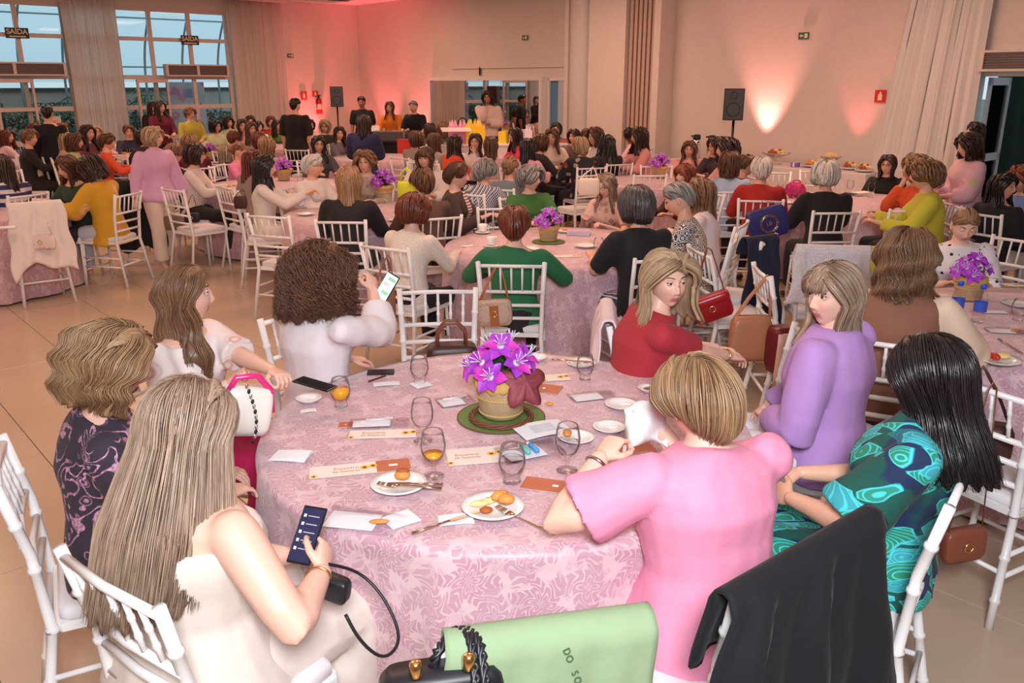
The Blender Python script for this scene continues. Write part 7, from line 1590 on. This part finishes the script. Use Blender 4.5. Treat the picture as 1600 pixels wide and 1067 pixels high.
m_ = empty('mixing_desk', (dk.x + .45, dk.y - .05, .95), R(-8)); tag(m_, 'dark mixing desk with rows of knobs before the bearded man', 'mixer'); m = MB(); m.bb(-.35, .35, -.22, .22, 0, .09); obj('case', m, DKGREY, m_, False)
for k in range(12): m = MB(); m.lathe([(.014, .09), (.012, .115)], 8, (-.28 + (k % 6) * .11, -.1 + (k // 6) * .16, 0)); obj('knob', m, CHROME, m_)
m_ = empty('flight_case', (dk.x - .35, dk.y - .1, .95), R(-8)); tag(m_, 'open grey equipment case on the music desk', 'case'); m = MB(); m.bb(-.32, .32, -.2, .2, 0, .16); obj('case_body', m, plain('case_grey', srgb(90, 84, 84), .5), m_, False)
for x in (-.31, .31): m = MB(); m.bb(x - .015, x + .015, -.205, .205, 0, .17); obj('metal_edge', m, CHROME, m_, False)
m_ = empty('laptop', (dk.x - .72, dk.y + .05, .95), R(20)); tag(m_, 'silver laptop open on the left of the music desk', 'laptop'); m = MB(); m.bb(-.17, .17, -.12, .12, 0, .016); obj('base', m, CHROME, m_, False); m = MB(); m.box((0, .14, .13), (.17, .006, .12), M=Matrix.Rotation(-.25, 3, 'X')); obj('screen_lid', m, plain('silver_lid', (.7, .7, .72), .3, .6), m_, False)
hm = empty('headphones', (dk.x + 1.0, dk.y, 1.05)); tag(hm, 'dark round frame leaning at the right of the music desk', 'equipment'); m = MB(); m.tube([(.10 * math.cos(a), 0, .14 + .16 * math.sin(a)) for a in [2 * PI * k / 20 for k in range(21)]], .012, 6); obj('ring', m, BLACK, hm); m = MB(); m.tube([(-.08, 0, .02), (.08, 0, .26)], .008, 5); obj('bar', m, BLACK, hm)
rb = empty('storage_box', at_y(632, 222, 15.6)); tag(rb, 'red box on the floor before the music desk', 'box'); rb.location.z = .75; m = MB(); m.bb(-.12, .12, -.1, .1, 0, .24); obj('box_body', m, RED, rb, False); m = MB(); m.bb(-.125, .125, -.105, .105, .24, .26); obj('lid', m, RED, rb, False)
lc = at_y(712, 180, 15.2); l_ = empty('lectern', (lc.x, lc.y, 0), R(10)); tag(l_, 'clear acrylic lectern in front of the speaker', 'lectern'); m = MB(); m.bb(-.05, .05, -.03, .03, 0, 1.15); obj('post', m, PLASTIC, l_, False); m = MB(); m.box((0, 0, 1.2), (.26, .18, .008), M=Matrix.Rotation(.12, 3, 'X')); obj('reading_top', m, PORC, l_, False); m = MB(); m.bb(-.25, .25, -.2, .2, 0, .02); obj('foot_plate', m, PORC, l_, False)
MIC = plain('microphone_black', (.02, .02, .02), .4); ep_, Je_, sc_ = PEOPLE['woman in a pale pink blouse speaking into a microphone']; q = ep_.matrix_world if False else Matrix.Translation(ep_.location) @ Matrix.Rotation(ep_.rotation_euler.z, 4, 'Z') @ Matrix.Scale(sc_, 4)
mp = q @ Vector((.02, .18, 1.44)); mm = empty('microphone', mp, ep_.rotation_euler.z); tag(mm, 'black handheld microphone raised to the mouth of the speaker', 'microphone'); m = MB(); m.tube([(0, .04, -.10), (0, 0, .0)], [.010, .014], 8); obj('handle', m, MIC, mm); m = MB(); m.ell((0, -.012, .03), (.024, .024, .026), 10, 8); obj('mic_head', m, MIC, mm)
gt = at_y(775, 205, 15.6); g_ = empty('gift_table', (gt.x, gt.y, 0), R(6)); tag(g_, 'white-skirted table with gift bags before the mirror', 'table'); m = MB(); m.bb(-1.25, 1.25, -.3, .3, 0, .92); obj('white_skirt', m, cloth('white_skirt', srgb(214, 204, 208)), g_, False); m = MB(); m.bb(-1.27, 1.27, -.32, .32, .92, .945); obj('top_board', m, PORC, g_, False)
def gift(px, c, tissue, lab, s=1.0, Y=15.5):
    p = at_z(px, 196, .945); r_ = empty('gift_bag', (gt.x + (px - 775) * Y / FOC, gt.y - .05 + (px - 775) * .0012, .945), R(px)); tag(r_, lab, 'gift bag'); m = MB(); m.poly([(-.15 * s, -.07), (.15 * s, -.07), (.15 * s, .07), (-.15 * s, .07)], 0, .26 * s); obj('bag_body', m, plain('gift_' + lab[:12], srgb(*c), .4), r_, False)
    rs = random.Random(px); m = MB()
    for k in range(9): a = rs.random() * 6; x, y = rs.uniform(-.11, .11) * s, rs.uniform(-.05, .05); m.add([(x - .04, y, .22 * s), (x + .04, y + .01, .22 * s), (x + .02 * math.cos(a), y + .04 * math.sin(a), .36 * s)], [(0, 1, 2)])
    obj('tissue_paper', m, plain('tissue_' + lab[:12], srgb(*tissue), .7), r_, False)
gift(718, (244, 140, 190), (250, 190, 214), 'pink gift bag left of the yellow one', 1.15); gift(742, (246, 206, 40), (250, 224, 110), 'yellow gift bag beside the pink one under the lectern', 1.2); gift(788, (246, 214, 60), (250, 230, 130), 'small yellow gift bag right of the speaker', .8); gift(802, (206, 190, 236), (236, 224, 246), 'lilac gift bag with a bow on the gift table', .9); gift(822, (236, 226, 240), (246, 240, 250), 'white wrapped gift at the right end of the gift table', .9)
# buffet along the back wall
bf = empty('buffet_table'); bf.matrix_world = ROOM; tag(bf, 'long buffet table under a white cloth along the back wall', 'table'); BUFC = cloth('buffet_cloth', srgb(228, 214, 212)); m = MB(); rows = []
for z, f in ((.78, 0), (.77, .01), (.4, .03), (.02, .05)): rows.append([(.14, 11.0, z)] + [(.14 + .72 + f + (.012 * math.sin(k * 1.9) * (f > .02)), 11.0 - f + (3.35 + 2 * f) * k / 60, z) for k in range(61)] + [(.14, 14.35, z)])
m.grid(rows, False); m.add([rows[0][0], rows[0][1], rows[0][-2], rows[0][-1]], [(0, 1, 2, 3)]); obj('white_cloth', m, BUFC, bf, False)
m = MB(); m.bb(.16, .84, 11.02, 14.33, .74, .775); obj('table_board', m, WOOD, bf, False)
def onbuf(name, y, x, lab, cat, z=.785): r_ = empty(name); r_.matrix_world = ROOM @ Matrix.Translation((x, y, z)); tag(r_, lab, cat); return r_
for k, (y, lab) in enumerate(((11.22, 'steel coffee flask with black lid, left of the pair on the buffet'), (11.52, 'steel coffee flask with black lid, right of the pair on the buffet'))):
    r_ = onbuf('coffee_flask', y, .5, lab, 'flask'); m = MB(); m.lathe([(.07, 0), (.072, .01), (.072, .27), (.06, .30)], 20); obj('flask_body', m, CHROME, r_); m = MB(); m.lathe([(.06, .30), (.066, .31), (.06, .36), (.03, .38)], 16); m.box((0, -.06, .35), (.015, .05, .012)); obj('pump_lid', m, BLACK, r_); m = MB(); m.tube([(-.06, 0, .31), (-.09, 0, .37), (.09, 0, .37), (.06, 0, .31)], .007, 6); obj('handle', m, BLACK, r_)
def bowl(y, x, lab, food, s=1.0, foot=True):
    r_ = onbuf('fruit_bowl' if foot else 'serving_dish', y, x, lab, 'bowl'); m = MB()
    if foot: m.lathe([(.07 * s, 0), (.06 * s, .008), (.015, .02), (.015, .07), (.05, .085), (.16 * s, .15), (.19 * s, .17), (.155 * s, .155), (.04, .095)], 24, caps=(True, False)); zt = .15
    else: m.lathe([(.08 * s, 0), (.16 * s, .02), (.18 * s, .035), (.15 * s, .03)], 24, caps=(True, False)); zt = .03
    obj('dish', m, GLASS if foot else PORC, r_); rs = random.Random(int(y * 100))
    for k in range(9): a = k * 2.4; q = .10 * s * math.sqrt(k / 9); bun('bread_roll', r_, (q * math.cos(a), q * math.sin(a), zt + .03 + .02 * (k < 3)), (.045 * s, .035 * s, .028), food if k % 3 else PALEB, a)
bowl(11.9, .5, 'footed bowl of pink pastries nearest the coffee flasks', plain('pink_pastry', srgb(226, 150, 150), .6), .8); bowl(12.35, .55, 'low dish of cakes left of the tall bread bowl', BREAD, .9, False); bowl(12.72, .5, 'tall footed glass bowl heaped with bread', CRUST, 1.15); bowl(13.35, .5, 'basket of golden bread in the middle of the buffet', BREAD, 1.0, False); bowl(13.62, .5, 'silver footed bowl near the right end of the buffet', PALEB, .8); bowl(13.9, .45, 'dish of brown cakes by the silver bowl', CRUST, .8, False); bowl(14.2, .6, 'dark dish at the end of the buffet by the curtain', CRUST, .8, False)
bowl(12.1, .72, 'flat white dish with red slices on the buffet edge', RED, .7, False)
b0 = onbuf('ribbon_box', 13.15, .65, 'small lilac box between the bread bowl and the basket', 'box'); m = MB(); m.bb(-.05, .05, -.05, .05, 0, .06); obj('box_body', m, plain('lilac_card', srgb(150, 110, 200), .5), b0, False); m = MB(); m.bb(-.053, .053, -.012, .012, 0, .064); obj('ribbon', m, PAPER, b0, False)
c3 = onbuf('red_holder', 10.72, .5, 'red gas cylinder standing beyond the basket of the woman in salmon', 'cylinder', .0); m = MB(); m.lathe([(.09, 0), (.10, .02), (.10, .55), (.07, .65), (.03, .68)], 16); obj('cylinder', m, RED, c3); m = MB(); m.lathe([(.03, .68), (.02, .74)], 10); obj('valve', m, BLACK, c3)
